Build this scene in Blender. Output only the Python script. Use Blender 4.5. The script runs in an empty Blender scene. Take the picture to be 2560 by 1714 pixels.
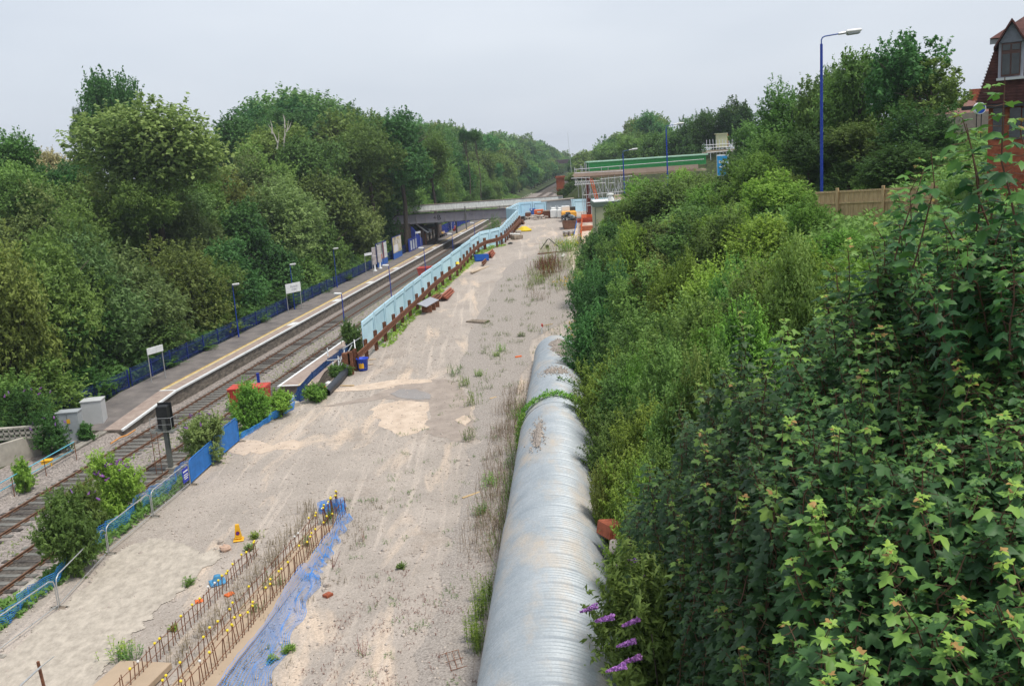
import bpy, math, random
import numpy as np
from mathutils import Vector, Matrix
R = math.radians
sc = bpy.context.scene
col = sc.collection

# ---------------------------------------------------------------- camera
F_PX, CX, CY = 2350.0, 1280.0, 857.0           # photo pixels (2560 wide)
ROLL, CAMZ = R(3.8), 15.7
PITCH = math.atan((857 - 395) * math.cos(ROLL) / F_PX)
FW = np.array([0, math.cos(PITCH), -math.sin(PITCH)])
_up = np.array([0, math.sin(PITCH), math.cos(PITCH)]); _rt = np.array([1.0, 0, 0])
UP = math.cos(ROLL) * _up + math.sin(ROLL) * _rt
RT = math.cos(ROLL) * _rt - math.sin(ROLL) * _up
CAM = np.array([0, 0, CAMZ])
cd = bpy.data.cameras.new('camera'); cam = bpy.data.objects.new('camera', cd); col.objects.link(cam)
m = Matrix(((RT[0], UP[0], -FW[0]), (RT[1], UP[1], -FW[1]), (RT[2], UP[2], -FW[2]))).to_4x4()
m.translation = Vector(CAM); cam.matrix_world = m
cd.sensor_width = 36; cd.lens = 36 * F_PX / 2560; cd.clip_start = .1; cd.clip_end = 6000
sc.camera = cam

# ---------------------------------------------------------------- world, sun, exposure
SUN_EL, SUN_AZ = 68, 120            # azimuth from +Y towards +X
w = bpy.data.worlds.new('World'); sc.world = w; w.use_nodes = True
nt = w.node_tree; N = nt.nodes; L = nt.links
bg = N['Background']
sky = N.new('ShaderNodeTexSky'); sky.sky_type = 'NISHITA'; sky.sun_disc = False
sky.sun_elevation = R(SUN_EL); sky.sun_rotation = R(SUN_AZ); sky.dust_density = 3; sky.air_density = 1.2
geo = N.new('ShaderNodeTexCoord')
noi = N.new('ShaderNodeTexNoise'); noi.inputs['Scale'].default_value = 1.6; noi.inputs['Detail'].default_value = 4
mp = N.new('ShaderNodeMapping'); mp.inputs['Scale'].default_value = (1, 1, 3.5)
L.new(geo.outputs['Generated'], mp.inputs['Vector']); L.new(mp.outputs['Vector'], noi.inputs['Vector'])
cr = N.new('ShaderNodeValToRGB')
cr.color_ramp.elements[0].position = .3; cr.color_ramp.elements[0].color = (4.7, 5.2, 6.0, 1)
cr.color_ramp.elements[1].position = .72; cr.color_ramp.elements[1].color = (6.3, 6.7, 7.3, 1)
L.new(noi.outputs['Fac'], cr.inputs['Fac'])
mx = N.new('ShaderNodeMix'); mx.data_type = 'RGBA'; mx.inputs['Factor'].default_value = .88
L.new(sky.outputs['Color'], mx.inputs['A']); L.new(cr.outputs['Color'], mx.inputs['B'])
L.new(mx.outputs['Result'], bg.inputs['Color']); bg.inputs['Strength'].default_value = .1
sd = bpy.data.lights.new('sun', 'SUN'); sd.energy = 2.4; sd.angle = R(12); sd.color = (1, .95, .87)
so = bpy.data.objects.new('sun', sd); col.objects.link(so)
so.rotation_euler = (R(90 - SUN_EL), 0, R(180 - SUN_AZ))   # light comes from azimuth SUN_AZ
sc.view_settings.view_transform = 'Standard'; sc.view_settings.look = 'None'; sc.view_settings.gamma = 1
sc.view_settings.exposure = 0.42

# ---------------------------------------------------------------- geometry of the place
def PZ(u, v, z):
    d = FW + RT * (u - CX) / F_PX - UP * (v - CY) / F_PX
    return CAM + d * ((z - CAMZ) / d[2])
def PD(u, v, D):
    return CAM + (FW + RT * (u - CX) / F_PX - UP * (v - CY) / F_PX) * D
AZ = math.atan(.1182); O2 = np.array([-30.78, 0.0])
DV = np.array([math.sin(AZ), math.cos(AZ)]); NV = np.array([math.cos(AZ), -math.sin(AZ)])
def S(s, t, z=0.0):                      # along / right of the left rail
    p = O2 + DV * s + NV * t
    return (float(p[0]), float(p[1]), z)
def ST(x, y):
    q = np.array([x, y]) - O2
    return float(q @ DV), float(q @ NV)
ROADZ = ([-50, 25, 45, 62, 75, 100, 122, 165, 2000], [.5, .5, .5, 1.0, 1.9, 3.6, 4.7, 5.5, 5.5])
EDGE = ([-50, 30, 38, 48.6, 60, 66, 72, 84, 96, 107, 118, 121, 124, 165, 2000], [7.0, 7.1, 7.4, 7.6, 9.0, 10.8, 11.2, 11.4, 12.0, 12.6, 13.1, 13.6, 15.2, 15.6, 16])
TOE = ([-50, 20, 35, 75, 100, 125, 165, 300, 2000], [28, 28, 27.8, 27.4, 26, 27, 36, 36, 16])
def roadz(s): return np.interp(s, *ROADZ)
def edge(s): return np.interp(s, *EDGE)
def toe(s): return np.interp(s, *TOE)
def H(x, y):                             # ground height
    x = np.asarray(x, float); y = np.asarray(y, float)
    s = (x - O2[0]) * DV[0] + y * DV[1]; t = (x - O2[0]) * NV[0] + y * NV[1]
    rz = roadz(s); e = edge(s); to = toe(s)
    far = np.clip((s - 185) / 20, 0, 1)
    rz = rz * (1 - far) + .3 * far; to = to * (1 - far) + 12 * far; e = e * (1 - far) + 9 * far
    z = np.where(t < 6.0, -.06, 0)
    k = np.clip((t - (e - np.clip(rz, .3, 9) * .8)) / (np.clip(rz, .3, 9) * .8), 0, 1)
    z = np.where(t >= 6.0, -.06 + (rz + .06) * k, z)
    z = z + np.where((t > e + .5) & (t < to), .10 * np.sin(s * .21 + t * .33) * np.clip((t - e) / 6, 0, 1), 0)
    near = np.clip((70 - s) / 30, 0, 1)
    z = z + np.where(t > 20, np.clip((t - 20) / 6, 0, 1) * .7 * near, 0)
    b = np.clip(t - to, 0, None)
    top = 9.7 - 1.6 * np.clip((s - 60) / 60, 0, 1)
    bank = np.minimum(b * .78, np.maximum(top + 1 - rz, 2) + 0 * b)
    bank = bank + np.clip(b - 16.8, 0, 14) * .35
    z = z + bank
    lb = np.clip(-5.3 - t, 0, None)
    left = np.where(s < 62, np.clip(-t - 9.5, 0, None), lb)
    z = z + np.where(t < -1.2, .0, 0) + np.minimum(left * .42, 9 + left * .03)
    z = z + np.where((t < -1.5) & (s < 66), .25, 0) + np.where((t < -5) & (s >= 66), .7, 0)
    return z
def G(u, v):                             # where the sight line of a photo pixel meets the ground
    z = 1.0
    d = FW + RT * (u - CX) / F_PX - UP * (v - CY) / F_PX
    lo, hi = 5.0, 900.0
    prev = 5.0
    for D in np.concatenate([np.arange(6, 80, .25), np.arange(80, 400, 1.0)]):
        p = CAM + d * D
        if p[2] < H(p[0], p[1]):
            lo, hi = prev, D
            for _ in range(14):
                mid = (lo + hi) / 2; q = CAM + d * mid
                if q[2] < H(q[0], q[1]): hi = mid
                else: lo = mid
            q = CAM + d * hi
            return np.array([q[0], q[1], float(H(q[0], q[1]))])
        prev = D
    return CAM + d * 400

# ---------------------------------------------------------------- helpers
def lin(c):
    return tuple((x / 12.92 if x <= .04045 else ((x + .055) / 1.055) ** 2.4) for x in c)
MATS = {}
def M(name, c, rough=.7, metal=0, var=.15, scale=3.0, c2=None, bump=0, bscale=30, spec=.35, stretch=None, thr=None):
    if name in MATS: return MATS[name]
    mt = bpy.data.materials.new(name); mt.use_nodes = True
    n = mt.node_tree.nodes; l = mt.node_tree.links; b = n['Principled BSDF']
    b.inputs['Roughness'].default_value = rough; b.inputs['Metallic'].default_value = metal
    b.inputs['Specular IOR Level'].default_value = spec
    tc = n.new('ShaderNodeTexCoord'); v = tc.outputs['Object']
    if stretch:
        mpp = n.new('ShaderNodeMapping'); mpp.inputs['Scale'].default_value = stretch; l.new(v, mpp.inputs['Vector']); v = mpp.outputs['Vector']
    no = n.new('ShaderNodeTexNoise'); no.inputs['Scale'].default_value = scale; no.inputs['Detail'].default_value = 6; no.inputs['Roughness'].default_value = .65
    l.new(v, no.inputs['Vector'])
    r = n.new('ShaderNodeValToRGB'); e = r.color_ramp.elements
    lo, hi = thr if thr else (.32, .68)
    e[0].position = lo; e[1].position = hi
    e[0].color = tuple(max(0, x * (1 - var)) for x in c) + (1,)
    e[1].color = (tuple(c2) if c2 else tuple(x * (1 + var) for x in c)) + (1,)
    l.new(no.outputs['Fac'], r.inputs['Fac']); l.new(r.outputs['Color'], b.inputs['Base Color'])
    if bump:
        nb = n.new('ShaderNodeTexNoise'); nb.inputs['Scale'].default_value = bscale; nb.inputs['Detail'].default_value = 4; l.new(v, nb.inputs['Vector'])
        bp = n.new('ShaderNodeBump'); bp.inputs['Strength'].default_value = bump; bp.inputs['Distance'].default_value = .03
        l.new(nb.outputs['Fac'], bp.inputs['Height']); l.new(bp.outputs['Normal'], b.inputs['Normal'])
    MATS[name] = mt; return mt
def leafmat(name, dark, light, trans=.3, rough=.55):
    if name in MATS: return MATS[name]
    mt = bpy.data.materials.new(name); mt.use_nodes = True
    n = mt.node_tree.nodes; l = mt.node_tree.links; b = n['Principled BSDF']; out = n['Material Output']
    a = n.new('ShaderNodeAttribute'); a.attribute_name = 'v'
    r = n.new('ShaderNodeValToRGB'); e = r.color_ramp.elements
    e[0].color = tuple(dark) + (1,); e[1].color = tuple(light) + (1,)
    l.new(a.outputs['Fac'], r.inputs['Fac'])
    oi = n.new('ShaderNodeObjectInfo'); hs = n.new('ShaderNodeHueSaturation')
    mr = n.new('ShaderNodeMapRange'); mr.inputs['To Min'].default_value = .475; mr.inputs['To Max'].default_value = .525
    l.new(oi.outputs['Random'], mr.inputs['Value']); l.new(mr.outputs['Result'], hs.inputs['Hue'])
    mr2 = n.new('ShaderNodeMapRange'); mr2.inputs['To Min'].default_value = .75; mr2.inputs['To Max'].default_value = 1.3
    m2 = n.new('ShaderNodeMath'); m2.operation = 'MULTIPLY'; m2.inputs[1].default_value = 7.31
    m3 = n.new('ShaderNodeMath'); m3.operation = 'FRACT'
    l.new(oi.outputs['Random'], m2.inputs[0]); l.new(m2.outputs[0], m3.inputs[0]); l.new(m3.outputs[0], mr2.inputs['Value'])
    l.new(mr2.outputs['Result'], hs.inputs['Value'])
    l.new(r.outputs['Color'], hs.inputs['Color'])
    l.new(hs.outputs['Color'], b.inputs['Base Color'])
    b.inputs['Roughness'].default_value = rough; b.inputs['Specular IOR Level'].default_value = .25
    t = n.new('ShaderNodeBsdfTranslucent'); mxs = n.new('ShaderNodeMixShader'); mxs.inputs[0].default_value = trans
    l.new(hs.outputs['Color'], t.inputs['Color'])
    l.new(b.outputs[0], mxs.inputs[1]); l.new(t.outputs[0], mxs.inputs[2]); l.new(mxs.outputs[0], out.inputs['Surface'])
    MATS[name] = mt; return mt

def tag(o, label=None, cat=None, group=None, kind=None):
    if label: o['label'] = label
    if cat: o['category'] = cat
    if group: o['group'] = group
    if kind: o['kind'] = kind
    return o
def empty(name, loc, rz=0, label=None, cat=None, group=None):
    o = bpy.data.objects.new(name, None); col.objects.link(o); o.empty_display_size = .2
    o.location = tuple(float(c) for c in loc); o.rotation_euler = (0, 0, rz)
    return tag(o, label, cat, group)
def np_obj(name, V, Fc, mat, parent=None, attr=None, smooth=False):
    V = np.asarray(V, np.float32); Fc = np.asarray(Fc, np.int32)
    me = bpy.data.meshes.new(name); k = Fc.shape[1]
    me.vertices.add(len(V)); me.vertices.foreach_set('co', V.ravel())
    me.loops.add(Fc.size); me.loops.foreach_set('vertex_index', Fc.ravel())
    me.polygons.add(len(Fc)); me.polygons.foreach_set('loop_start', np.arange(0, Fc.size, k, dtype=np.int32))
    me.polygons.foreach_set('loop_total', np.full(len(Fc), k, np.int32))
    if smooth: me.polygons.foreach_set('use_smooth', np.ones(len(Fc), bool))
    me.update(calc_edges=True)
    if attr is not None:
        a = me.attributes.new('v', 'FLOAT', 'POINT'); a.data.foreach_set('value', np.asarray(attr, np.float32))
    me.materials.append(mat)
    o = bpy.data.objects.new(name, me); col.objects.link(o)
    if parent: o.parent = parent
    return o
def children(o, allo=None): return list(o.children)
def copy_tree(o, parent=None):
    c = o.copy(); col.objects.link(c)
    if parent: c.parent = parent
    for ch in list(o.children): copy_tree(ch, c)
    return c
class MB:
    def __init__(s): s.v = []; s.f = []; s.smooth = []
    def add(s, vs, fs, sm=False):
        b = len(s.v); s.v += [tuple(map(float, p)) for p in vs]
        s.f += [tuple(b + i for i in f) for f in fs]; s.smooth += [sm] * len(fs); return s
    def box(s, c, d, rz=0, rx=0, ry=0, bev=0):
        mt = Matrix.Rotation(rz, 3, 'Z') @ Matrix.Rotation(ry, 3, 'Y') @ Matrix.Rotation(rx, 3, 'X')
        x, y, z = d[0] / 2, d[1] / 2, d[2] / 2; b = min(bev, x * .9, y * .9, z * .9)
        if b <= 0:
            vs = [(i * x, j * y, k * z) for k in (-1, 1) for j in (-1, 1) for i in (-1, 1)]
            fs = [(0, 2, 3, 1), (4, 5, 7, 6), (0, 1, 5, 4), (2, 6, 7, 3), (0, 4, 6, 2), (1, 3, 7, 5)]
        else:
            ring = lambda xx, yy, zz: [(-xx, -yy, zz), (xx, -yy, zz), (xx, yy, zz), (-xx, yy, zz)]
            vs = ring(x - b, y - b, -z) + ring(x, y, -z + b) + ring(x, y, z - b) + ring(x - b, y - b, z)
            fs = [(3, 2, 1, 0), (12, 13, 14, 15)]
            for r0 in (0, 4, 8):
                for i in range(4): j = (i + 1) % 4; fs.append((r0 + i, r0 + j, r0 + 4 + j, r0 + 4 + i))
        return s.add([tuple(Vector(c) + mt @ Vector(p)) for p in vs], fs)
    def tube(s, p0, p1, r, n=8, r1=None, cap=True):
        return s.path([p0, p1], [r, r if r1 is None else r1], n, cap)
    def path(s, pts, r, n=8, cap=True):
        pts = [Vector(tuple(map(float, p))) for p in pts]
        rs = r if isinstance(r, (list, tuple)) else [r] * len(pts)
        vs = []; last = None
        for i, p in enumerate(pts):
            d = (pts[min(i + 1, len(pts) - 1)] - pts[max(i - 1, 0)])
            if d.length < 1e-6: d = Vector((0, 0, 1))
            d.normalize()
            a = last if last is not None else (Vector((0, 0, 1)) if abs(d.z) < .9 else Vector((1, 0, 0)))
            a = (a - d * a.dot(d));
            if a.length < 1e-4: a = Vector((1, 0, 0)) - d * d.x
            a.normalize(); last = a; bb = d.cross(a)
            for k in range(n):
                an = 2 * math.pi * k / n
                vs.append(p + (a * math.cos(an) + bb * math.sin(an)) * rs[i])
        fs = []
        for i in range(len(pts) - 1):
            for k in range(n):
                j = (k + 1) % n; fs.append((i * n + k, i * n + j, (i + 1) * n + j, (i + 1) * n + k))
        s.add(vs, fs, n > 5)
        if cap and n > 2:
            s.add([vs[k] for k in range(n)], [tuple(range(n - 1, -1, -1))]); e = (len(pts) - 1) * n
            s.add([vs[e + k] for k in range(n)], [tuple(range(n))])
        return s
    def prism(s, poly, ax, d):          # extrude 3D polygon by vector d
        k = len(poly); d = Vector(d); a = [Vector(p) for p in poly]; b = [p + d for p in a]
        return s.add(a + b, [tuple(range(k - 1, -1, -1)), tuple(range(k, 2 * k))] + [(i, (i + 1) % k, k + (i + 1) % k, k + i) for i in range(k)])
    def lathe(s, prof, n=16, c=(0, 0, 0)):
        vs = []; fs = []
        for r, z in prof:
            for k in range(n): a = 2 * math.pi * k / n; vs.append((c[0] + r * math.cos(a), c[1] + r * math.sin(a), c[2] + z))
        for i in range(len(prof) - 1):
            for k in range(n): j = (k + 1) % n; fs.append((i * n + k, i * n + j, (i + 1) * n + j, (i + 1) * n + k))
        return s.add(vs, fs, True)
    def quad(s, a, b, c, d): return s.add([a, b, c, d], [(0, 1, 2, 3)])
    def build(s, name, mat, parent=None, world=True, label=None):
        me = bpy.data.meshes.new(name)
        v = s.v
        if parent is not None and world:
            L0 = parent.location if parent.parent is None else parent.location + parent.parent.location
            v = [(a - L0.x, b - L0.y, c - L0.z) for a, b, c in v]
        me.from_pydata(v, [], s.f); me.polygons.foreach_set('use_smooth', s.smooth); me.update()
        me.materials.append(mat)
        o = bpy.data.objects.new(name, me); col.objects.link(o)
        if parent is not None: o.parent = parent
        if label: o['label'] = label
        return o
def grid(name, fn, nu, nv, mat, kind='structure', smooth=True):
    u, v = np.meshgrid(np.linspace(0, 1, nu), np.linspace(0, 1, nv)); X = fn(u.ravel(), v.ravel())
    i = np.arange(nu * nv).reshape(nv, nu)
    Fc = np.stack([i[:-1, :-1], i[:-1, 1:], i[1:, 1:], i[1:, :-1]], -1).reshape(-1, 4)
    o = np_obj(name, X, Fc, mat, smooth=smooth); tag(o, kind=kind); return o
rng = np.random.default_rng(7); random.seed(7)

# ---------------------------------------------------------------- materials
def ground_mat():
    mt = bpy.data.materials.new('haul_dirt'); mt.use_nodes = True
    n = mt.node_tree.nodes; l = mt.node_tree.links; b = n['Principled BSDF']; b.inputs['Roughness'].default_value = .9; b.inputs['Specular IOR Level'].default_value = .2
    tc = n.new('ShaderNodeTexCoord'); v = tc.outputs['Object']
    def noise(sc_, det=5, rough=.6, rot=None, stretch=None, dist=0):
        x = n.new('ShaderNodeTexNoise'); x.inputs['Scale'].default_value = sc_; x.inputs['Detail'].default_value = det; x.inputs['Roughness'].default_value = rough; x.inputs['Distortion'].default_value = dist
        if stretch:
            q = n.new('ShaderNodeMapping'); q.inputs['Scale'].default_value = stretch; q.inputs['Rotation'].default_value = (0, 0, rot or 0)
            l.new(v, q.inputs['Vector']); l.new(q.outputs['Vector'], x.inputs['Vector'])
        else: l.new(v, x.inputs['Vector'])
        return x.outputs['Fac']
    def ramp(f, a, b_, c0, c1):
        x = n.new('ShaderNodeValToRGB'); x.color_ramp.elements[0].position = a; x.color_ramp.elements[1].position = b_
        x.color_ramp.elements[0].color = c0 + (1,); x.color_ramp.elements[1].color = c1 + (1,); l.new(f, x.inputs['Fac']); return x.outputs['Color']
    def mix(a, b_, f, mode='MIX'):
        x = n.new('ShaderNodeMix'); x.data_type = 'RGBA'; x.blend_type = mode
        for s_, val in ((x.inputs['A'], a), (x.inputs['B'], b_), (x.inputs['Factor'], f)):
            if isinstance(val, (tuple, float, int)): s_.default_value = val if not isinstance(val, tuple) else val + (1,)
            else: l.new(val, s_)
        return x.outputs['Result']
    base = ramp(noise(.35, 6), .35, .65, (.345, .303, .265), (.425, .372, .325))
    sand = ramp(noise(.22, 8, .62, R(-18), (1.6, .45, 1), .6), .54, .64, (0, 0, 0), (1, 1, 1))
    c = mix(base, (.58, .47, .37), sand)
    # tyre tracks along the haul road
    tr = ramp(noise(.9, 4, .5, R(7), (2.6, .09, 1)), .56, .68, (0, 0, 0), (.75, .75, .75))
    c = mix(c, (.52, .45, .385), tr)
    mud = ramp(noise(.19, 7, .72), .57, .68, (0, 0, 0), (.55, .55, .55))
    c = mix(c, (.29, .235, .19), mud)
    vo = n.new('ShaderNodeTexVoronoi'); vo.inputs['Scale'].default_value = 17; l.new(v, vo.inputs['Vector'])
    peb = ramp(vo.outputs['Color'], .05, .95, (.68, .67, .66), (1.25, 1.24, 1.23))
    c = mix(c, peb, .6, 'MULTIPLY')
    fine = ramp(noise(34, 3, .8), .3, .7, (.72, .72, .72), (1.24, 1.24, 1.24))
    c = mix(c, fine, .8, 'MULTIPLY')
    l.new(c, b.inputs['Base Color'])
    bp = n.new('ShaderNodeBump'); bp.inputs['Strength'].default_value = .45; bp.inputs['Distance'].default_value = .03
    ad = n.new('ShaderNodeMath'); ad.operation = 'ADD'; l.new(noise(22, 4, .7), ad.inputs[0]); l.new(noise(1.2, 3, .5), ad.inputs[1])
    l.new(ad.outputs[0], bp.inputs['Height']); l.new(bp.outputs['Normal'], b.inputs['Normal'])
    return mt
mGround = ground_mat()
mBallast = M('ballast', (.235, .20, .18), .95, var=.6, scale=9, c2=(.44, .385, .345), bump=1, bscale=14)
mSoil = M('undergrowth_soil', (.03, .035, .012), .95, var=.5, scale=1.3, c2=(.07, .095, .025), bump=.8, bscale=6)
mRust = M('rust', (.155, .066, .038), .85, var=.35, scale=6, c2=(.27, .11, .055), bump=.3)
mRail = M('rail_rust', (.15, .082, .05), .6, var=.3, scale=5, c2=(.24, .13, .08))
mRailTop = M('rail_head', (.2, .15, .11), .4, metal=.6, var=.2)
mSleeper = M('sleeper_concrete', (.17, .165, .15), .9, var=.3, scale=4)
mSleeperW = M('sleeper_timber', (.05, .042, .037), .9, var=.4, scale=4, c2=(.115, .10, .09))
mAsphalt = M('platform_asphalt', (.155, .14, .135), .9, var=.25, scale=.8, c2=(.22, .195, .18), bump=.2)
mSlab = M('platform_slabs', (.33, .25, .215), .9, var=.2, scale=2, c2=(.40, .32, .27))
mWhite = M('white_paint', (.72, .74, .74), .7, var=.12, scale=3)
mYel = M('yellow_line', (.62, .38, .07), .8, var=.25, scale=3)
mYel2 = M('worn_yellow', (.55, .46, .26), .8, var=.3, scale=2)
mWall = M('platform_brick', (.11, .10, .085), .95, var=.5, scale=3, c2=(.26, .22, .18), bump=.6, bscale=6, stretch=(1, .5, 2))
mConc = M('concrete', (.40, .37, .32), .9, var=.22, scale=1.3, c2=(.52, .48, .41), bump=.3)
mConcD = M('weathered_concrete', (.27, .25, .215), .9, var=.3, scale=2, c2=(.42, .39, .34), bump=.3)
mBlue = M('blue_paint', (.012, .045, .33), .45, var=.12); mFenceD = M('fence_navy', (.012, .06, .20), .6, var=.35, scale=1.5); mFence = M('fence_blue', (.010, .030, .165), .6, var=.3, scale=1)
mBlueD = M('dark_blue_paint', (.010, .025, .17), .6, var=.2)
mNet = M('blue_plastic_net', (.03, .27, .76), .5, var=.2)
mMesh = M('blue_debris_mesh', (.025, .165, .50), .7, var=.2, scale=2)
mGalv = M('galvanised', (.50, .51, .51), .45, metal=.6, var=.12, scale=5)
mTube = M('scaffold_tube', (.56, .57, .58), .4, metal=.5, var=.15)
mHoard = M('pale_blue_hoarding', (.60, .85, .98), .6, var=.07, scale=1.5)
mHoard2 = M('hoarding_panel', (.52, .76, .90), .6, var=.07, scale=1.5)
mWood = M('timber', (.50, .36, .19), .8, var=.25, scale=2, stretch=(8, 8, 1))
mWoodG = M('weathered_timber', (.27, .22, .17), .85, var=.3, scale=3)
mPly = M('plywood', (.50, .40, .29), .8, var=.12, scale=2)
mRed = M('red_paint', (.55, .045, .03), .55, var=.2, scale=1.5, c2=(.6, .10, .07))
mYellow = M('yellow_plastic', (.78, .42, .02), .5, var=.1)
mCap = M('yellow_cap', (.85, .66, .03), .5, var=.1)
mWhiteP = M('white_plastic', (.75, .75, .73), .5, var=.08)
mBlack = M('black_plastic', (.018, .019, .02), .45, var=.2)
mDark = M('dark_steel', (.045, .048, .045), .6, var=.3)
mPost = M('signal_post_grey', (.15, .155, .14), .6, var=.25)
mCab = M('cabinet_grey', (.36, .385, .40), .5, var=.1, scale=1.5)
mCab2 = M('cabinet_pale', (.52, .53, .53), .5, var=.08, scale=1.5)
mCyan = M('handrail_blue', (.13, .48, .62), .5, var=.15)
mBrick = M('red_brick', (.30, .075, .035), .85, var=.3, scale=6, c2=(.42, .12, .06), bump=.3)
mTile = M('roof_tile', (.075, .028, .024), .8, var=.35, scale=3, c2=(.13, .05, .04))
mGlass = M('window_glass', (.03, .035, .035), .12, var=.5, scale=2, spec=.6)
mLilac = M('girder_paint', (.33, .31, .35), .7, var=.12, scale=.6, c2=(.40, .375, .41))
mSteelBl = M('grey_sheet', (.45, .50, .54), .6, var=.1)
mOrange = M('orange_plastic', (.80, .16, .03), .55, var=.15)
mGreen = M('green_roof', (.05, .36, .10), .5, var=.12)
mGreenP = M('pale_green_roof', (.45, .72, .55), .5, var=.08)
mBeige = M('beige_cabin', (.40, .40, .27), .7, var=.07, scale=.7)
mFascia = M('grey_green_fascia', (.10, .14, .11), .7, var=.1)
mCream = M('cream_box', (.58, .58, .36), .7, var=.06)
mSignBlue = M('sign_blue', (.02, .30, .66), .5, var=.05)
mBark = M('bark', (.10, .08, .06), .95, var=.35, scale=3, bump=.5)
mTwig = M('red_twig', (.10, .05, .028), .7, var=.3)
mSkin = M('skin', (.50, .30, .22), .6, var=.05)
mHair = M('dark_hair', (.03, .02, .015), .7, var=.2)
mShirtY = M('yellow_shirt', (.75, .52, .05), .8, var=.08)
mShirtR = M('red_top', (.50, .04, .06), .8, var=.1)
mJean = M('dark_trousers', (.025, .03, .05), .85, var=.2)
mTan = M('tan_board', (.42, .32, .225), .85, var=.08, scale=1)
mStone = M('stone', (.42, .36, .31), .9, var=.3, scale=5, c2=(.60, .52, .45), bump=.4)
mMudW = M('wet_mud', (.315, .255, .21), .55, var=.15, scale=1.2, c2=(.39, .32, .265), spec=.4)
mWater = M('puddle_water', (.26, .225, .195), .16, var=.1, scale=1, spec=.6)
mSand = M('pale_sand', (.56, .44, .34), .95, var=.15, scale=1.5, c2=(.64, .52, .41), bump=.3)
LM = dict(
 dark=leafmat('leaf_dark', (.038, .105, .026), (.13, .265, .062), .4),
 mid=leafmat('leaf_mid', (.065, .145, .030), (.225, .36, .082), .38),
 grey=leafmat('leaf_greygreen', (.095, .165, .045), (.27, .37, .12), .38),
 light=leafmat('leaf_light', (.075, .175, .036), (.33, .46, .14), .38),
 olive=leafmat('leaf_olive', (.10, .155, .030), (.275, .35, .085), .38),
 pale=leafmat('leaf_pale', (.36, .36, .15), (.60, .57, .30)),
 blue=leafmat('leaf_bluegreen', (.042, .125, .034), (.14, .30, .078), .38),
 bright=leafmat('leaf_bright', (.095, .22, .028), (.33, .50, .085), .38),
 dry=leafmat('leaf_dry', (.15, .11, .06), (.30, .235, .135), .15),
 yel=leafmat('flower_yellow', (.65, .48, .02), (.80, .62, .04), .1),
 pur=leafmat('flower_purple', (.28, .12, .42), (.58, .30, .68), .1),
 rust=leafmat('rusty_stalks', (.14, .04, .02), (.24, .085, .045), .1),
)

# ---------------------------------------------------------------- terrain
def strip(name, t0, t1, s0, s1, nt_, ns, mat, kind='structure', dz=0, warp=1.0, label=None):
    def fn(u, v):
        s = s0 + (s1 - s0) * v ** warp
        a = t0(s) if callable(t0) else t0; b = t1(s) if callable(t1) else t1
        t = a + (b - a) * u
        x = O2[0] + DV[0] * s + NV[0] * t; y = DV[1] * s + NV[1] * t
        return np.stack([x, y, H(x, y) + dz], 1)
    o = grid(name, fn, nt_, ns, mat, kind); return o
eL = lambda s: np.interp(s, EDGE[0], EDGE[1]) - np.clip(np.interp(s, *ROADZ), .3, 9) * .8 * (s < 190)
strip('track_bed', -5.0, lambda s: edge(s) - .6, 0, 420, 40, 420, mBallast)
strip('ground', lambda s: edge(s) - .62, lambda s: toe(s) + .3, 5, 176, 70, 500, mGround, dz=.004)
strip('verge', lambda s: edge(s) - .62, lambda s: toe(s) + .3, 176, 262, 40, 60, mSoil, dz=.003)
for q_ in (0, 3.98): strip('track_bed', q_ + .06, q_ + 1.44, 0, 420, 3, 420, M('oily_ballast', (.055, .047, .04), .95, var=.5, scale=9, c2=(.16, .14, .12), bump=1, bscale=14), dz=.012)
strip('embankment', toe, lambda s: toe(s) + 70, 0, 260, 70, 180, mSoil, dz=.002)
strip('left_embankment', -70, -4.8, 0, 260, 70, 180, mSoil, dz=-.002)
# far cutting
def cut(name, sgn):
    def fn(u, v):
        s = 255 + 1500 * v ** 1.5; t = (-4.5 - 150 * u) if sgn < 0 else (8 + 150 * u)
        x = O2[0] + DV[0] * s + NV[0] * t; y = DV[1] * s + NV[1] * t
        base = np.clip((np.abs(t - 2) - 7), 0, None)
        z = np.minimum(base * .42, 9) * np.clip((s - 250) / 30, .6, 1)
        return np.stack([x, y, z - .05], 1)
    return grid(name, fn, 40, 80, M('cutting_grass', (.035, .06, .015), .95, var=.4, scale=.15, c2=(.08, .11, .035)))
cut('hills', -1); cut('hills', 1)
strip('far_track_bed', -3, 8, 418, 1700, 8, 60, MATS['oily_ballast'], dz=.01)
g = MB(); g.quad((-1500, -60, -1.2), (1500, -60, -1.2), (1500, 3000, -1.2), (-1500, 3000, -1.2))
tag(g.build('terrain', M('far_field', (.05, .08, .03), .95, var=.3, scale=.01)), kind='structure')
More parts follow.
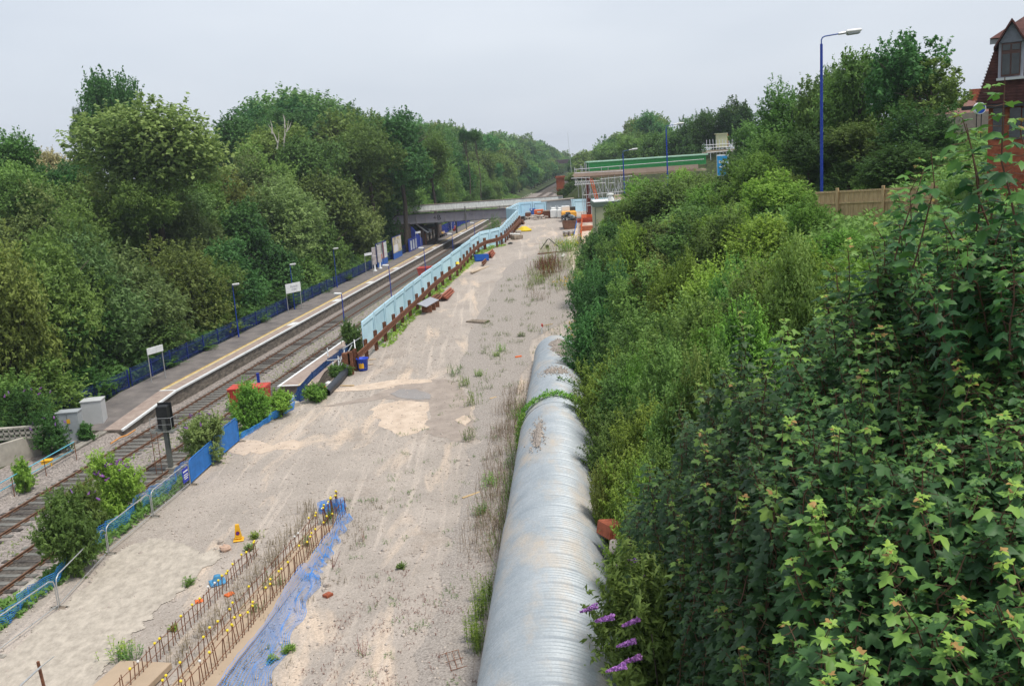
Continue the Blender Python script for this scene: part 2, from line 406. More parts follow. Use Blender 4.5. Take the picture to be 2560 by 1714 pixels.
# concrete slab in the near left of the site, puddle and mud
def sheet(name, pts, z, mat, label=None, kind='structure', jag=.12, sub=6, dz=.012, cell=.07):
    P = [G(*p)[:2] if z is None else PZ(p[0], p[1], z)[:2] for p in pts]
    out = []
    for i in range(len(P)):
        a, b = P[i], P[(i + 1) % len(P)]
        for k in range(sub):
            q = a + (b - a) * k / sub; out.append(q + rng.normal(0, jag, 2) * (k > 0))
    out = np.array(out); lo = out.min(0); hi = out.max(0); st_ = cell
    nx, ny = [int(q) + 2 for q in (hi - lo) / st_]; gx = lo[0] + np.arange(nx) * st_; gy = lo[1] + np.arange(ny) * st_
    X, Y = np.meshgrid(gx, gy); cxs = (X[:-1, :-1] + st_ / 2).ravel(); cys = (Y[:-1, :-1] + st_ / 2).ravel(); ins = np.zeros(len(cxs), bool); j = len(out) - 1
    for i in range(len(out)):
        xi, yi = out[i]; xj, yj = out[j]
        ins ^= ((yi > cys) != (yj > cys)) & (cxs < (xj - xi) * (cys - yi) / (yj - yi + 1e-12) + xi); j = i
    idx = np.arange(nx * ny).reshape(ny, nx); Fc = np.stack([idx[:-1, :-1], idx[:-1, 1:], idx[1:, 1:], idx[1:, :-1]], -1).reshape(-1, 4)[ins]
    V = np.stack([X.ravel(), Y.ravel(), H(X.ravel(), Y.ravel()) + dz], 1); used = np.unique(Fc); mp_ = np.zeros(len(V), int); mp_[used] = np.arange(len(used))
    o = np_obj(name, V[used], mp_[Fc], mat, smooth=True); tag(o, kind=kind); return o
mSlabC = M('old_concrete_slab', (.37, .325, .27), .92, var=.12, scale=3.2, c2=(.52, .46, .385), bump=.7, bscale=7, stretch=(1.3, .8, 1))
sheet('concrete_slab', [(-60, 1714), (60, 1600), (150, 1525), (230, 1450), (262, 1400), (300, 1372), (375, 1345), (430, 1350), (500, 1380), (560, 1372), (545, 1400), (490, 1445), (440, 1480), (380, 1530), (330, 1590), (260, 1660), (200, 1760)], .5, mSlabC, dz=.03)
sheet('mud', [(960, 975), (1000, 962), (1060, 952), (1110, 945), (1150, 960), (1175, 1000), (1185, 1050), (1182, 1108), (1140, 1102), (1085, 1090), (1062, 1078), (1078, 1070), (1060, 1060), (1078, 1045), (1072, 1004), (1000, 1001), (960, 996), (860, 1012), (800, 1018), (860, 1005), (930, 990)], None, mMudW, dz=.015, sub=4, jag=.07)
sheet('gravel_verge', [(1020, 1760), (1075, 1560), (1110, 1400), (1150, 1290), (1165, 1130), (1195, 1080), (1185, 1000), (1150, 900), (1190, 800), (1240, 705), (1290, 650), (1390, 625), (1445, 690), (1430, 790), (1330, 850), (1290, 1000), (1250, 1300), (1200, 1560), (1170, 1760)], None, M('verge_gravel', (.25, .215, .188), .95, var=.3, scale=14, c2=(.46, .41, .365), bump=1, bscale=18), dz=.02, sub=5, jag=.22)
sheet('puddle', [(975, 985), (1000, 973), (1040, 973), (1075, 985), (1076, 998), (1040, 1000), (1005, 996)], None, mWater, dz=.028, sub=3, jag=.05)
sheet('dry_mud', [(560, 1120), (640, 1100), (700, 1105), (760, 1108), (740, 1125), (650, 1135), (580, 1132)], None, mSand, dz=.012, sub=3, jag=.3)
sheet('dry_mud', [(950, 1010), (1000, 998), (1072, 1004), (1070, 1050), (1055, 1075), (1000, 1090), (960, 1070), (930, 1040)], None, mSand, dz=.012, sub=3, jag=.3)
sheet('sand', [(1138, 1050), (1160, 1038), (1178, 1050), (1165, 1066)], None, mSand, dz=.03, sub=3, jag=.05)
sheet('sand', [(800, 985), (860, 978), (920, 975), (1000, 962), (1080, 955), (1060, 948), (980, 950), (900, 962), (830, 974)], None, mSand, dz=.02, sub=3, jag=.08)
sheet('path', [(1415, 500 + 122), (1420, 590), (1450, 560), (1520, 560), (1520, 640), (1440, 690)], None, M('pale_slab', (.55, .47, .38), .9, var=.1, scale=.5), dz=.05, sub=2, jag=.02)

# ---------------------------------------------------------------- tracks
def track(t0, label, s0, s1, n_ind):
    root = empty('railway_track', S(s0, t0 + .75, 0), 0, label, 'railway track', 'tracks through the station')
    for t in (t0, t0 + 1.5):
        mb = MB(); a, b = S(s0, t), S(s1, t); rz = -AZ
        c = [(p + q) / 2 for p, q in zip(a, b)]; ln = s1 - s0
        mb.box((c[0], c[1], .035), (.022, ln, .11), rz); mb.box((c[0], c[1], -.012), (.14, ln, .02), rz); mb.box((c[0], c[1], .10), (.07, ln, .04), rz, bev=.01)
        mb.build('rail', mRail, root)
    mats = (mSleeperW, mSleeper)
    i = 0; s = s0 + .4; rest = MB(); base = None
    me = MB().box((0, 0, 0), (2.5, .26, .10), 0, bev=.02)
    protos = []
    for q in range(3):
        bb = MB(); bb.box((0, 0, 0), (2.5, .25 + .02 * q, .09), 0, bev=.02)
        for e_ in (-.75, .75):
            for g_ in (-.13, .13): bb.box((e_ + g_, 0, .055), (.09, .14, .04))
        o = bb.build('sleeper', mats[q != 1], None, world=False); protos.append(o)
    first = [True] * 3
    while s < min(s1, 330):
        q = int(rng.integers(0, 3)); L0 = root.location; p = S(s, t0 + .75)
        loc = (p[0] - L0.x, p[1] - L0.y, -.045 - L0.z)
        if s > 27 and i < n_ind:
            o = protos[q] if first[q] else protos[q].copy()
            if not first[q]: col.objects.link(o)
            first[q] = False; o.parent = root; o.location = loc; o.rotation_euler = (0, 0, -AZ + rng.normal(0, .006)); i += 1
        else: rest.box((p[0], p[1], -.045), (2.5, .26, .09), -AZ)
        s += .72
    if rest.v:
        o = rest.build('sleepers', mSleeper, root); o['kind'] = 'stuff'
    return root
track(0, 'left hand rusty track along the foot of the long platform wall', 5, 1500, 100)
track(3.98, 'right hand rusty track beside the short cut back platform', 5, 1500, 100)
for i, sx in enumerate([51.5, 55.5, 59.3]):    # orange hoses on the ballast
    pass

# ---------------------------------------------------------------- platforms
def platform(tface, sgn, s0, s1, width, label, ramp=None):
    root = empty('station_platform', S(s0, tface, 0), 0, label, 'platform', 'station platforms')
    tb = tface + sgn * width
    def slab(mb, ta, tb_, sa, sb, za, zb, thick):
        pts = []
        for z0, z1 in ((za, zb),):
            a, b, c_, d = S(sa, ta, za), S(sb, ta, zb), S(sb, tb_, zb), S(sa, tb_, za)
            mb.add([a, b, c_, d] + [(p[0], p[1], p[2] - thick) for p in (a, b, c_, d)],
                   [(0, 1, 2, 3), (7, 6, 5, 4), (0, 4, 5, 1), (1, 5, 6, 2), (2, 6, 7, 3), (3, 7, 4, 0)])
    segs = [(s0, s1, 1.0, 1.0)] + ([ramp] if ramp else [])
    wall, edgeb, slabs, asph, yel, yel2 = MB(), MB(), MB(), MB(), MB(), MB()
    for sa, sb, za, zb in segs:
        slab(wall, tface + sgn * .12, tb, sa, sb, za - .06, zb - .06, 1.3)
        slab(edgeb, tface, tface + sgn * .17, sa, sb, za, zb, .12)
        slab(slabs, tface + sgn * .172, tface + sgn * 1.35, sa, sb, za - .005, zb - .005, .05)
        slab(asph, tface + sgn * 1.352, tb, sa, sb, za - .008, zb - .008, .05)
    slab(yel, tface + sgn * 1.30, tface + sgn * 1.42, s0 + .3, s1, 1.001, 1.001, .004)
    slab(yel2, tface + sgn * 1.05, tface + sgn * 1.29, s0 + .3, s1, .999, .999, .003)
    wall.build('wall', mWall, root); edgeb.build('edge', mWhite, root); slabs.build('paving', mSlab, root); asph.build('surface', mAsphalt, root)
    yel.build('yellow_line', mYel, root); yel2.build('worn_line', mYel2, root)
    return root
pl = platform(-1.15, -1, 66, 330, 4.3, 'long left platform with white edge and yellow line below the wooded bank', ramp=(58.3, 65.98, .40, 1.0))
mb = MB()
for k in range(8):                                            # loose worn patches of white at the edge
    s = 92 + k * 15.2; a = S(s, -1.45, 1.003); b_ = S(s + 1.6, -1.33, 1.003); c_ = S(s + 1.6, -2.0, 1.003); d = S(s - .3, -2.05, 1.003)
    mb.quad(a, b_, c_, d)
mb.build('paint_marks', mWhite, pl)
mb = MB(); a = S(66.1, -1.32, 1.002); mb.quad(S(66.0, -1.3, 1.002), S(66.25, -1.3, 1.002), S(66.25, -2.5, 1.002), S(66.0, -2.5, 1.002)); mb.build('white_line', mWhite, pl)
root = empty('station_platform', S(66, 6.25, 0), 0, 'short right platform with tapering brick paving and a wide yellow stripe', 'platform', 'station platforms')
def poly(name, pts, z, th, mat, parent):
    mb = MB(); P = [S(s, t, z) for s, t in pts]; mb.prism(P, None, (0, 0, -th)); return mb.build(name, mat, parent)
T0 = 6.3
poly('surface', [(66, T0 + .2), (66, T0 + 2.9), (70, T0 + 2.2), (76, T0 + 1.9), (84, T0 + 1.7), (200, T0 + 1.9), (200, T0 + .2)], .995, .05, mSlab, root)
poly('wall', [(66.05, T0 + .1), (66.05, T0 + 2.85), (70, T0 + 2.15), (84, T0 + 1.6), (200, T0 + 1.8), (200, T0 + .1)], .94, 1.1, mWall, root)
poly('edge', [(66, T0), (66, T0 + .2), (200, T0 + .2), (200, T0)], 1.0, .12, mWhite, root)
poly('white_line', [(66, T0 + .2), (66, T0 + 1.5), (66.25, T0 + 1.5), (66.25, T0 + .2)], 1.001, .005, mWhite, root)
poly('yellow_line', [(66, T0 + 1.5), (66, T0 + 2.35), (70, T0 + 1.75), (77, T0 + 1.55), (77, T0 + 1.42), (71, T0 + 1.45)], 1.002, .006, mYel2, root)

# ---------------------------------------------------------------- palisade fence behind the left platform
def fence_run(root, pts, h, mat, pale=.14, zf=None, post=2.75, postmat=None):
    pales, rails = MB(), MB(); posts = []
    for (a, b) in zip(pts[:-1], pts[1:]):
        a = Vector(a); b = Vector(b); d = b - a; ln = d.length; rz = math.atan2(d.y, d.x)
        n = max(1, int(ln / pale))
        for i in range(n):
            p = a + d * ((i + .5) / n); hh = h + rng.normal(0, .008)
            pales.box((p.x, p.y, p.z + hh / 2), (.05, .014, hh), rz)
        for zz in (.25, h - .3):
            c = (a + b) / 2; rails.box((c.x, c.y, c.z + zz), (ln, .05, .05), rz)
        k = max(1, int(ln / post))
        for i in range(k + 1):
            p = a + d * (i / k); q = MB(); q.box((p.x, p.y, p.z + h / 2), (.1, .09, h + .05), rz); posts.append(q)
    pales.build('pales', mat, root); rails.build('rails', mat, root)
    for q in posts: q.build('post', postmat or mat, root)
def fpt(s, t): p = S(s, t); return (p[0], p[1], float(H(p[0], p[1])) if s < 66 else 1.0)
r_ = empty('palisade_fence', S(66, -5.5, 1), 0, 'long blue palisade fence along the back of the left platform', 'fence')
fence_run(r_, [(*S(s, -5.55)[:2], 1.0) for s in (68, 90, 120, 150, 175)], 1.35, mFence, pale=.16)
r_ = empty('palisade_fence', fpt(50, -9), 0, 'blue palisade fence bending away behind the two equipment cabinets', 'fence')
fence_run(r_, [(*S(57.5, -8.3)[:2], .5), (*S(63, -6.6)[:2], .6), (*S(67.8, -5.7)[:2], .9)], 1.35, mBlueD)
r_ = empty('palisade_fence', S(183, -5.4, 1), 0, 'blue fence behind the seated passengers beyond the girder bridge', 'fence')
fence_run(r_, [(*S(196, -5.5)[:2], 1.0), (*S(236, -5.4)[:2], 1.0)], 1.9, mBlue, pale=.1)
r_ = empty('palisade_fence', S(66, 9, 1), 0, 'dark blue fence curving round the back of the short right platform', 'fence')
fence_run(r_, [(*PZ(u, v, 1.5)[:2], .3) for u, v in ((738, 985), (745, 968), (780, 930), (820, 896), (876, 856))], 1.2, mFenceD, pale=.10)

# ---------------------------------------------------------------- platform lamps
def lamp_tree(h, arm, headL=.55, name='street_lamp'):
    r = empty(name, (0, 0, 0)); p = MB(); p.tube((0, 0, 0), (0, 0, 1.1), .075, 10); p.tube((0, 0, 1.1), (0, 0, h), .05, 10, r1=.04); p.build('post', mBlue, r, world=False)
    a = MB(); a.tube((0, 0, h - .02), (-arm * .3, 0, h + .02), .03, 8); a.build('arm', mBlue, r, world=False)
    hd = MB(); hd.box((-arm * .3 - headL / 2 + .08, 0, h + .05), (headL, .24, .17), ry=.08, bev=.05); o = hd.build('lamp_head', mWhiteP, r, world=False)
    gl = MB(); gl.box((-arm * .3 - headL / 2 + .08, 0, h - .05), (headL * .8, .18, .05), bev=.02); gl.build('diffuser', M('lamp_glass', (.6, .62, .62), .2, var=.05), o, world=False)
    return r
proto = lamp_tree(4.9, .3, .62)
SIDE = -AZ
lampsL = [(86.6 + 0, 597, 842, 'nearest of the blue lamp posts at the back of the left platform'), (0, 737, 773, 'blue lamp post just behind the station name board'), (0, 843, 718, 'blue lamp post by the back fence between name board and white framed sign')]
first = True
for _, u, v, lab in lampsL:
    o = proto if first else copy_tree(proto); first = False
    p = PZ(u, v, 1.0); o.location = (p[0], p[1], 1.0); o.rotation_euler = (0, 0, math.pi + SIDE); tag(o, lab, 'lamp post', 'blue lamp posts of the station')
lampsR = [(79.5, 7.55, 'blue lamp post on the short platform, in front of the first hoarding panel'), (96.0, 7.7, 'second blue lamp post behind the pale blue hoarding'),
          (113.5, 7.8, 'third blue lamp post behind the hoarding, left of its middle'), (133.0, 7.9, 'blue lamp post behind the hoarding just past the small red bin'),
          (153.5, 8.0, 'lamp post behind the hoarding below the girder bridge'), (176.0, 8.0, 'lamp head seen over the hoarding just before the bridge'), (200.0, 8.1, 'farthest lamp head under the right end of the girder bridge')]
for s, t, lab in lampsR:
    o = copy_tree(proto); p = S(s, t, .6 if s < 82 else 1.0); o.location = p; o.rotation_euler = (0, 0, SIDE); tag(o, lab, 'lamp post', 'blue lamp posts of the station')
def tall_lamp(loc, h, rz, lab, sc_=1.0):
    r = empty('street_lamp', loc, rz, lab, 'street lamp', 'tall blue street lamps on the right bank')
    p = MB(); p.tube((0, 0, -1), (0, 0, h * .55), .085, 12, r1=.08); p.tube((0, 0, h * .55), (0, 0, h - .35), .08, 12, r1=.07); p.build('post', mBlue, r, world=False)
    a = MB(); a.path([(0, 0, h - .4), (0, 0, h - .15), (.06, 0, h - .03), (.2, 0, h + .03), (1.05, 0, h + .12)], .035, 8); a.build('arm', M('arm_paint', (.06, .11, .33), .4), r, world=False)
    hd = MB(); hd.box((1.15, 0, h + .13), (.5, .13, .13), ry=-.1, bev=.04); hd.build('bracket', mGalv, r, world=False)
    cp = MB(); cp.box((1.72, 0, h + .22), (.82, .34, .18), ry=-.05, bev=.07); o = cp.build('lamp_head', mWhiteP, r, world=False)
    gl = MB(); gl.box((1.72, 0, h + .09), (.68, .27, .14), ry=-.08, bev=.06); gl.build('diffuser', M('lamp_glass2', (.35, .37, .37), .1, spec=.6), o, world=False)
q = PD(2054, 455, 51); q2 = PD(2054, 100, 51)
tall_lamp(tuple(q), q2[2] - q[2], .05, 'tallest blue street lamp, standing by the wooden fence')
q = PD(1670, 470, 112); q2 = PD(1667, 316, 112)
tall_lamp(tuple(q), q2[2] - q[2], .05, 'blue street lamp in front of the green roof, middle one')
q = PD(1562, 500, 135); q2 = PD(1560, 378, 135)
tall_lamp(tuple(q), q2[2] - q[2], .05, 'blue street lamp nearest the scaffold tower')

def text(parent, s, size, loc, rot, mat, ex=.004, name='lettering'):
    cu = bpy.data.curves.new(name, 'FONT'); cu.body = s; cu.size = size; cu.extrude = ex; cu.align_x = 'CENTER'; cu.align_y = 'CENTER'
    o = bpy.data.objects.new(name, cu); col.objects.link(o)
    dg = bpy.context.evaluated_depsgraph_get(); me = bpy.data.meshes.new_from_object(o.evaluated_get(dg))
    bpy.data.objects.remove(o); me.materials.clear(); me.materials.append(mat)
    o = bpy.data.objects.new(name, me); col.objects.link(o); o.parent = parent; o.location = loc; o.rotation_euler = rot
    return o
# ---------------------------------------------------------------- corrugated steel pipe
PR = 1.70
pA = PD(1381, 1714, 22.25); pB = PD(1392, 936, 60.5)
ax = (pB - pA) / np.linalg.norm(pB - pA); ax_len0 = np.linalg.norm(pB - pA)
lat = np.cross(ax, [0, 0, 1]); lat /= np.linalg.norm(lat); upv = np.cross(lat, ax)
def pipe_pt(d, a, r=PR): return pA + ax * d + (lat * math.cos(a) + upv * math.sin(a)) * r
def pipe_section(d0, d1, r0, ph, parent):
    pitch = 1.0; n = int((d1 - d0) / .022); d = np.linspace(d0, d1, n)
    fr = ((d - ph) / pitch) % 1.0
    ridge = np.where(fr < .18, 0.0, np.abs(np.sin((fr - .18) / .82 * math.pi * 5)) ** 1.0 * .065)
    seam = np.where(fr < .16, -.012 * np.sin(fr / .16 * math.pi), 0)
    rr = r0 + ridge + seam
    rr[0] = r0 - .06; rr[-1] = r0 - .06
    na = 72; a = np.linspace(-.5, math.pi + .5, na); V = (pA[None, None] + ax * d[:, None, None] + (lat * np.cos(a)[None, :, None] + upv * np.sin(a)[None, :, None]) * (rr[:, None, None] + .012 * np.sin(a * 3 + d0)[None, :, None]))
    V = V.reshape(-1, 3) - np.array(parent.location)
    i = np.arange(n * na).reshape(n, na)
    Fc = np.stack([i[:-1, :-1], i[:-1, 1:], i[1:, 1:], i[1:, :-1]], -1).reshape(-1, 4)
    return np_obj('pipe_section', V, Fc, mPipe, parent, smooth=True)
def pipe_mat():
    mt = bpy.data.materials.new('galvanised_pipe'); mt.use_nodes = True
    n = mt.node_tree.nodes; l = mt.node_tree.links; b = n['Principled BSDF']
    tc = n.new('ShaderNodeTexCoord'); v = tc.outputs['Object']
    def noise(s_, det=5, st=None):
        x = n.new('ShaderNodeTexNoise'); x.inputs['Scale'].default_value = s_; x.inputs['Detail'].default_value = det; x.inputs['Roughness'].default_value = .65
        if st:
            q = n.new('ShaderNodeMapping'); q.inputs['Scale'].default_value = st; l.new(v, q.inputs['Vector']); l.new(q.outputs['Vector'], x.inputs['Vector'])
        else: l.new(v, x.inputs['Vector'])
        return x.outputs['Fac']
    r = n.new('ShaderNodeValToRGB'); e = r.color_ramp.elements; e[0].position = .35; e[1].position = .66
    e[0].color = (.33, .37, .40, 1); e[1].color = (.42, .455, .48, 1); l.new(noise(.9, 6), r.inputs['Fac'])
    r2 = n.new('ShaderNodeValToRGB'); e = r2.color_ramp.elements; e[0].position = .48; e[1].position = .70
    e[0].color = (0, 0, 0, 1); e[1].color = (.75, .75, .75, 1); l.new(noise(.55, 7, (1.5, .6, 1)), r2.inputs['Fac'])
    mxx = n.new('ShaderNodeMix'); mxx.data_type = 'RGBA'; mxx.inputs['B'].default_value = (.50, .42, .33, 1)
    l.new(r2.outputs['Color'], mxx.inputs['Factor']); l.new(r.outputs['Color'], mxx.inputs['A'])
    sp = n.new('ShaderNodeValToRGB'); e = sp.color_ramp.elements; e[0].position = .3; e[1].position = .7
    e[0].color = (.8, .8, .8, 1); e[1].color = (1.15, 1.15, 1.15, 1); l.new(noise(22, 3), sp.inputs['Fac'])
    mm = n.new('ShaderNodeMix'); mm.data_type = 'RGBA'; mm.blend_type = 'MULTIPLY'; mm.inputs['Factor'].default_value = .7
    l.new(mxx.outputs['Result'], mm.inputs['A']); l.new(sp.outputs['Color'], mm.inputs['B'])
    l.new(mm.outputs['Result'], b.inputs['Base Color'])
    inv = n.new('ShaderNodeMath'); inv.operation = 'MULTIPLY_ADD'; inv.inputs[1].default_value = -.3; inv.inputs[2].default_value = .26
    l.new(r2.outputs['Color'], inv.inputs[0]); l.new(inv.outputs[0], b.inputs['Metallic'])
    b.inputs['Roughness'].default_value = .55
    return mt
mPipe = pipe_mat()
pipe = empty('corrugated_pipe', pA, 0, 'huge silvery corrugated steel pipe lying along the foot of the green bank', 'pipe')
PEND = 45.0
pipe_section(-12, 9.6, PR, 0, pipe); pipe_section(9.62, 23.0, PR - .03, .3, pipe); pipe_section(23.02, 33.4, PR - .10, .5, pipe); pipe_section(33.42, PEND, PR - .13, .2, pipe)
# collars where the lengths meet
for d in (9.6, 23.0, 33.4):
    mb = MB(); mb.path([pipe_pt(d, a, PR + (.018 if d < 30 else -.085)) for a in np.linspace(-.4, math.pi + .4, 40)], .014, 6); mb.build('joint_band', M('dark_joint', (.05, .045, .035), .8), pipe)
# gravel lying on top of the pipe
def gravel_on_pipe(n, d0, d1, a0, a1):
    mb = MB()
    for _ in range(n):
        u_, w_ = rng.normal(0, .33, 2); d = (d0 + d1) / 2 + u_ * (d1 - d0) / 1.4; a = (a0 + a1) / 2 + w_ * (a1 - a0) / 1.4
        p = pipe_pt(d, a, PR + .0 if d > 23 else PR + .07); s = rng.uniform(.025, .06); r4 = rng.uniform(0, 6)
        mb.box(tuple(p), (s, s * 1.3, s * .7), rz=r4, rx=r4, bev=s * .2)
    return mb
def earth_patch(d0, d1, a0, a1, label):
    rg = np.random.default_rng(int(d0 * 10)); nr, na_ = 12, 40; th_ = np.linspace(0, 2 * math.pi, na_, endpoint=False); edge_ = 1 + .18 * np.sin(th_ * 3 + d0) + .12 * np.sin(th_ * 7) + rg.normal(0, .07, na_); V = []
    for i in range(nr + 1):
        f = i / nr
        for k in range(na_):
            dd_ = (d0 + d1) / 2 + (d1 - d0) / 2 * f * edge_[k] * math.cos(th_[k]); aa_ = (a0 + a1) / 2 + (a1 - a0) / 2 * f * edge_[k] * math.sin(th_[k])
            V.append(pipe_pt(dd_, aa_, (PR - .06 if dd_ > 23 else PR + .055) + .10 * (1 - f ** 2) + rg.normal(0, .008)))
    i = np.arange(na_ * (nr + 1)).reshape(nr + 1, na_); j = np.roll(i, -1, 1); Fc = np.stack([i[:-1], j[:-1], j[1:], i[1:]], -1).reshape(-1, 4)
    o = np_obj('earth', np.array(V), Fc, M('spilled_earth', (.24, .20, .17), .95, var=.35, scale=12, c2=(.42, .37, .33), bump=1, bscale=20), smooth=True); tag(o, label, 'earth', kind='stuff'); return o
earth_patch(37.2, 43.0, .55, 1.85, 'patch of earth and gravel on top of the far end of the steel pipe'); earth_patch(30.6, 32.2, 1.15, 1.5, 'small patch of earth on the pipe beyond the bramble collar'); earth_patch(31.0, 32.4, 1.65, 1.95, 'second small patch of earth on the pipe beyond the bramble collar'); earth_patch(15.4, 19.4, 1.85, 2.05, 'thin streak of earth on top of the pipe before the bramble collar')
mb = gravel_on_pipe(1500, 38.0, 42.5, .75, 1.7)
mb.v += []
o = mb.build('gravel', mStone); tag(o, 'heap of grey gravel and earth spilled on the far end of the steel pipe', 'gravel', kind='stuff')
mb = gravel_on_pipe(420, 30.2, 32.8, 1.0, 2.0); o = mb.build('gravel', mStone); tag(o, 'small scatter of gravel on the pipe behind the bramble collar', 'gravel', kind='stuff')
mb = gravel_on_pipe(330, 15.2, 19.8, 1.75, 2.15); o = mb.build('gravel', mStone); tag(o, 'thin trail of gravel on top of the pipe in front of the bramble collar', 'gravel', kind='stuff')

# ---------------------------------------------------------------- pale blue hoarding (steel panels) along the haul road
mHS = M('hoarding_shadow_line', (.20, .38, .47), .6, var=.05)
def hoarding(path, label, hgt=2.5, pw=3.6, zoff=-.1, name='hoarding_fence'):
    root = empty(name, path[0], 0, label, 'hoarding')
    for a, b in zip(path[:-1], path[1:]):
        a = Vector(a); b = Vector(b); ln = (b - a).xy.length; n = max(1, round(ln / pw)); rz = math.atan2(b.y - a.y, b.x - a.x); w_ = ln / n
        nrm = Vector((math.sin(rz), -math.cos(rz), 0))
        for i in range(n):
            c = a + (b - a) * ((i + .5) / n); dxy = Vector((b.x - a.x, b.y - a.y, 0)).normalized(); sl = .82 * (b.z - a.z) / ln; z0 = c.z + zoff; dz_ = rng.normal(0, .02)
            def para(mb, x0, x1, lo, hi, off, th):
                P = [c + dxy * x + nrm * off for x in (x0, x1)]
                mb.prism([(P[0].x, P[0].y, z0 + dz_ + lo + sl * x0), (P[1].x, P[1].y, z0 + dz_ + lo + sl * x1), (P[1].x, P[1].y, z0 + dz_ + hi + sl * x1), (P[0].x, P[0].y, z0 + dz_ + hi + sl * x0)], None, tuple(nrm * th))
            q = MB(); hw = w_ / 2 - .02; para(q, -hw, hw, 0, hgt, -.02, .03); o = q.build('hoarding_panel', mHoard2 if (i * 7) % 5 == 2 else mHoard, root)
            f = MB(); k = min(.3, w_ * .1)
            para(f, -hw + .04, -hw + k, .02, hgt - .02, .012, .035); para(f, hw - k, hw - .04, .02, hgt - .02, .012, .035); para(f, -hw + k + .02, hw - k - .02, hgt - .36, hgt - .03, .012, .03); para(f, -hw + k + .02, hw - k - .02, .05, .55, .012, .03)
            o2 = f.build('frame', mHoard, None); o2.parent = o; o2.data.transform(Matrix.Translation(-Vector(root.location)))
            g_ = MB(); para(g_, -hw + k + .02, -hw + k + .10, .58, hgt - .38, .012, .012); para(g_, hw - k - .10, hw - k - .02, .58, hgt - .38, .012, .012); para(g_, -hw + k + .12, hw - k - .12, hgt - .46, hgt - .38, .012, .012); para(g_, hw - .035, hw + .015, 0, hgt - .02, .012, .05)
            o3 = g_.build('groove', mHS, None); o3.parent = o; o3.data.transform(Matrix.Translation(-Vector(root.location)))
    return root
hp = []
tops = [((902, 803), 71.0), ((1197, 581), 117.5)]
z0 = lambda s: float(roadz(s))
a0 = PD(903, 805, 71.5); a1 = PD(1197, 580, 117.0)
mid = [a0 + (a1 - a0) * k / 4 for k in range(5)]
vt = [805, 741, 695, 640, 580]; ut = [903, 985, 1052, 1127, 1197]
pts = []
for k in range(5):
    D = 71.5 + (117 - 71.5) * k / 4; p = PD(ut[k], [805, 738, 686, 633, 580][k], D); pts.append((p[0], p[1], p[2] - 2.5))
b1 = PD(1249, 568, 122); pts.append((b1[0], b1[1], b1[2] - 2.5))
hoarding([(p[0], p[1], p[2] + .1) for p in pts], 'long run of pale blue hoarding panels between the haul road and the platforms')
b2 = PD(1293, 524, 146); pts2 = [(b1[0] + .05, b1[1] + .3, b1[2] - 2.4), (b2[0], b2[1], b2[2] - 2.4)]
hoarding(pts2, 'steeply receding pale blue hoarding run beyond the kink, above the stepped barrier posts', pw=2.2)
c1 = PD(1265, 521, 150); c2 = PD(1297, 506, 168); c3 = PD(1432, 498, 168); c4 = PD(1469, 497, 168)
hoarding([(b2[0] + .1, b2[1] + .2, b2[2] - 2.4), (c1[0], c1[1], c1[2] - 2.4), (c2[0], c2[1], c2[2] - 2.4), (c3[0], c3[1], c3[2] - 2.4), (c4[0], c4[1], c4[2] - 2.4), (c4[0] + 6, c4[1], c4[2] - 2.4)],
         'farthest pale blue hoarding closing the head of the haul road', pw=2.6)
q = PD(2095, 345, 78); q2 = PD(2125, 345, 78)
hoarding([(q[0], q[1], q[2] - 1.4), (q2[0] + 1, q2[1], q2[2] - 1.4)], 'scrap of pale blue hoarding glimpsed between trees behind the tallest lamp', 3.0, 1.2)
q = PD(2232, 330, 74); q2 = PD(2300, 330, 74)
hoarding([(q[0], q[1], q[2] - 1.3), (q2[0], q2[1], q2[2] - 1.3)], 'pale blue hoarding glimpsed through the tree in front of the brick building', 3.0, 1.2)

# ---------------------------------------------------------------- rusty crash barrier
def crash_barrier(pix, label):
    P = [G(u, v) + np.array([0, 0, 1.02]) for u, v in pix]
    root = empty('crash_barrier', (P[0][0], P[0][1], P[0][2] - 1.02), 0, label, 'crash barrier')
    # resample
    L_ = [0]
    for a, b in zip(P[:-1], P[1:]): L_.append(L_[-1] + np.linalg.norm(b - a))
    n = int(L_[-1] / 2.55); ss = np.linspace(0, L_[-1], n + 1); PP = np.stack([np.interp(ss, L_, [p[k] for p in P]) for k in range(3)], 1)
    mb = MB()
    for a, b in zip(PP[:-1], PP[1:]):
        c = (a + b) / 2; d = b - a; rz = math.atan2(d[1], d[0]); tilt = -math.atan2(d[2], math.hypot(d[0], d[1])); ln = np.linalg.norm(d) + .02
        for dz, dy, h_ in ((.16, -.03, .13), (0, .04, .17), (-.16, -.03, .13)): mb.box((c[0] - math.sin(rz) * dy, c[1] + math.cos(rz) * dy, c[2] + dz), (ln, .07, h_ + .03), rz, ry=tilt)
        mb.box((c[0] + math.sin(rz) * .06, c[1] - math.cos(rz) * .06, c[2]), (ln, .03, .05), rz, ry=tilt)
    mb.build('rail', mRust, root)
    for k, p in enumerate(PP):
        j = min(k, len(PP) - 2); d = PP[j + 1] - PP[j]; rz = math.atan2(d[1], d[0]); off = np.array([-math.sin(rz), math.cos(rz)]) * .16
        zt = p[2] + .55; zb = float(H(p[0], p[1])) - .3; q = MB()
        x, y = p[0] + off[0], p[1] + off[1]
        q.box((x, y, (zt + zb) / 2), (.42, .05, zt - zb), rz); q.box((x - .17 * math.cos(rz), y - .17 * math.sin(rz), (zt + zb) / 2), (.03, .2, zt - zb), rz); q.box((x + .17 * math.cos(rz), y + .17 * math.sin(rz), (zt + zb) / 2), (.03, .2, zt - zb), rz)
        q.build('post', mRust, root)
    return root
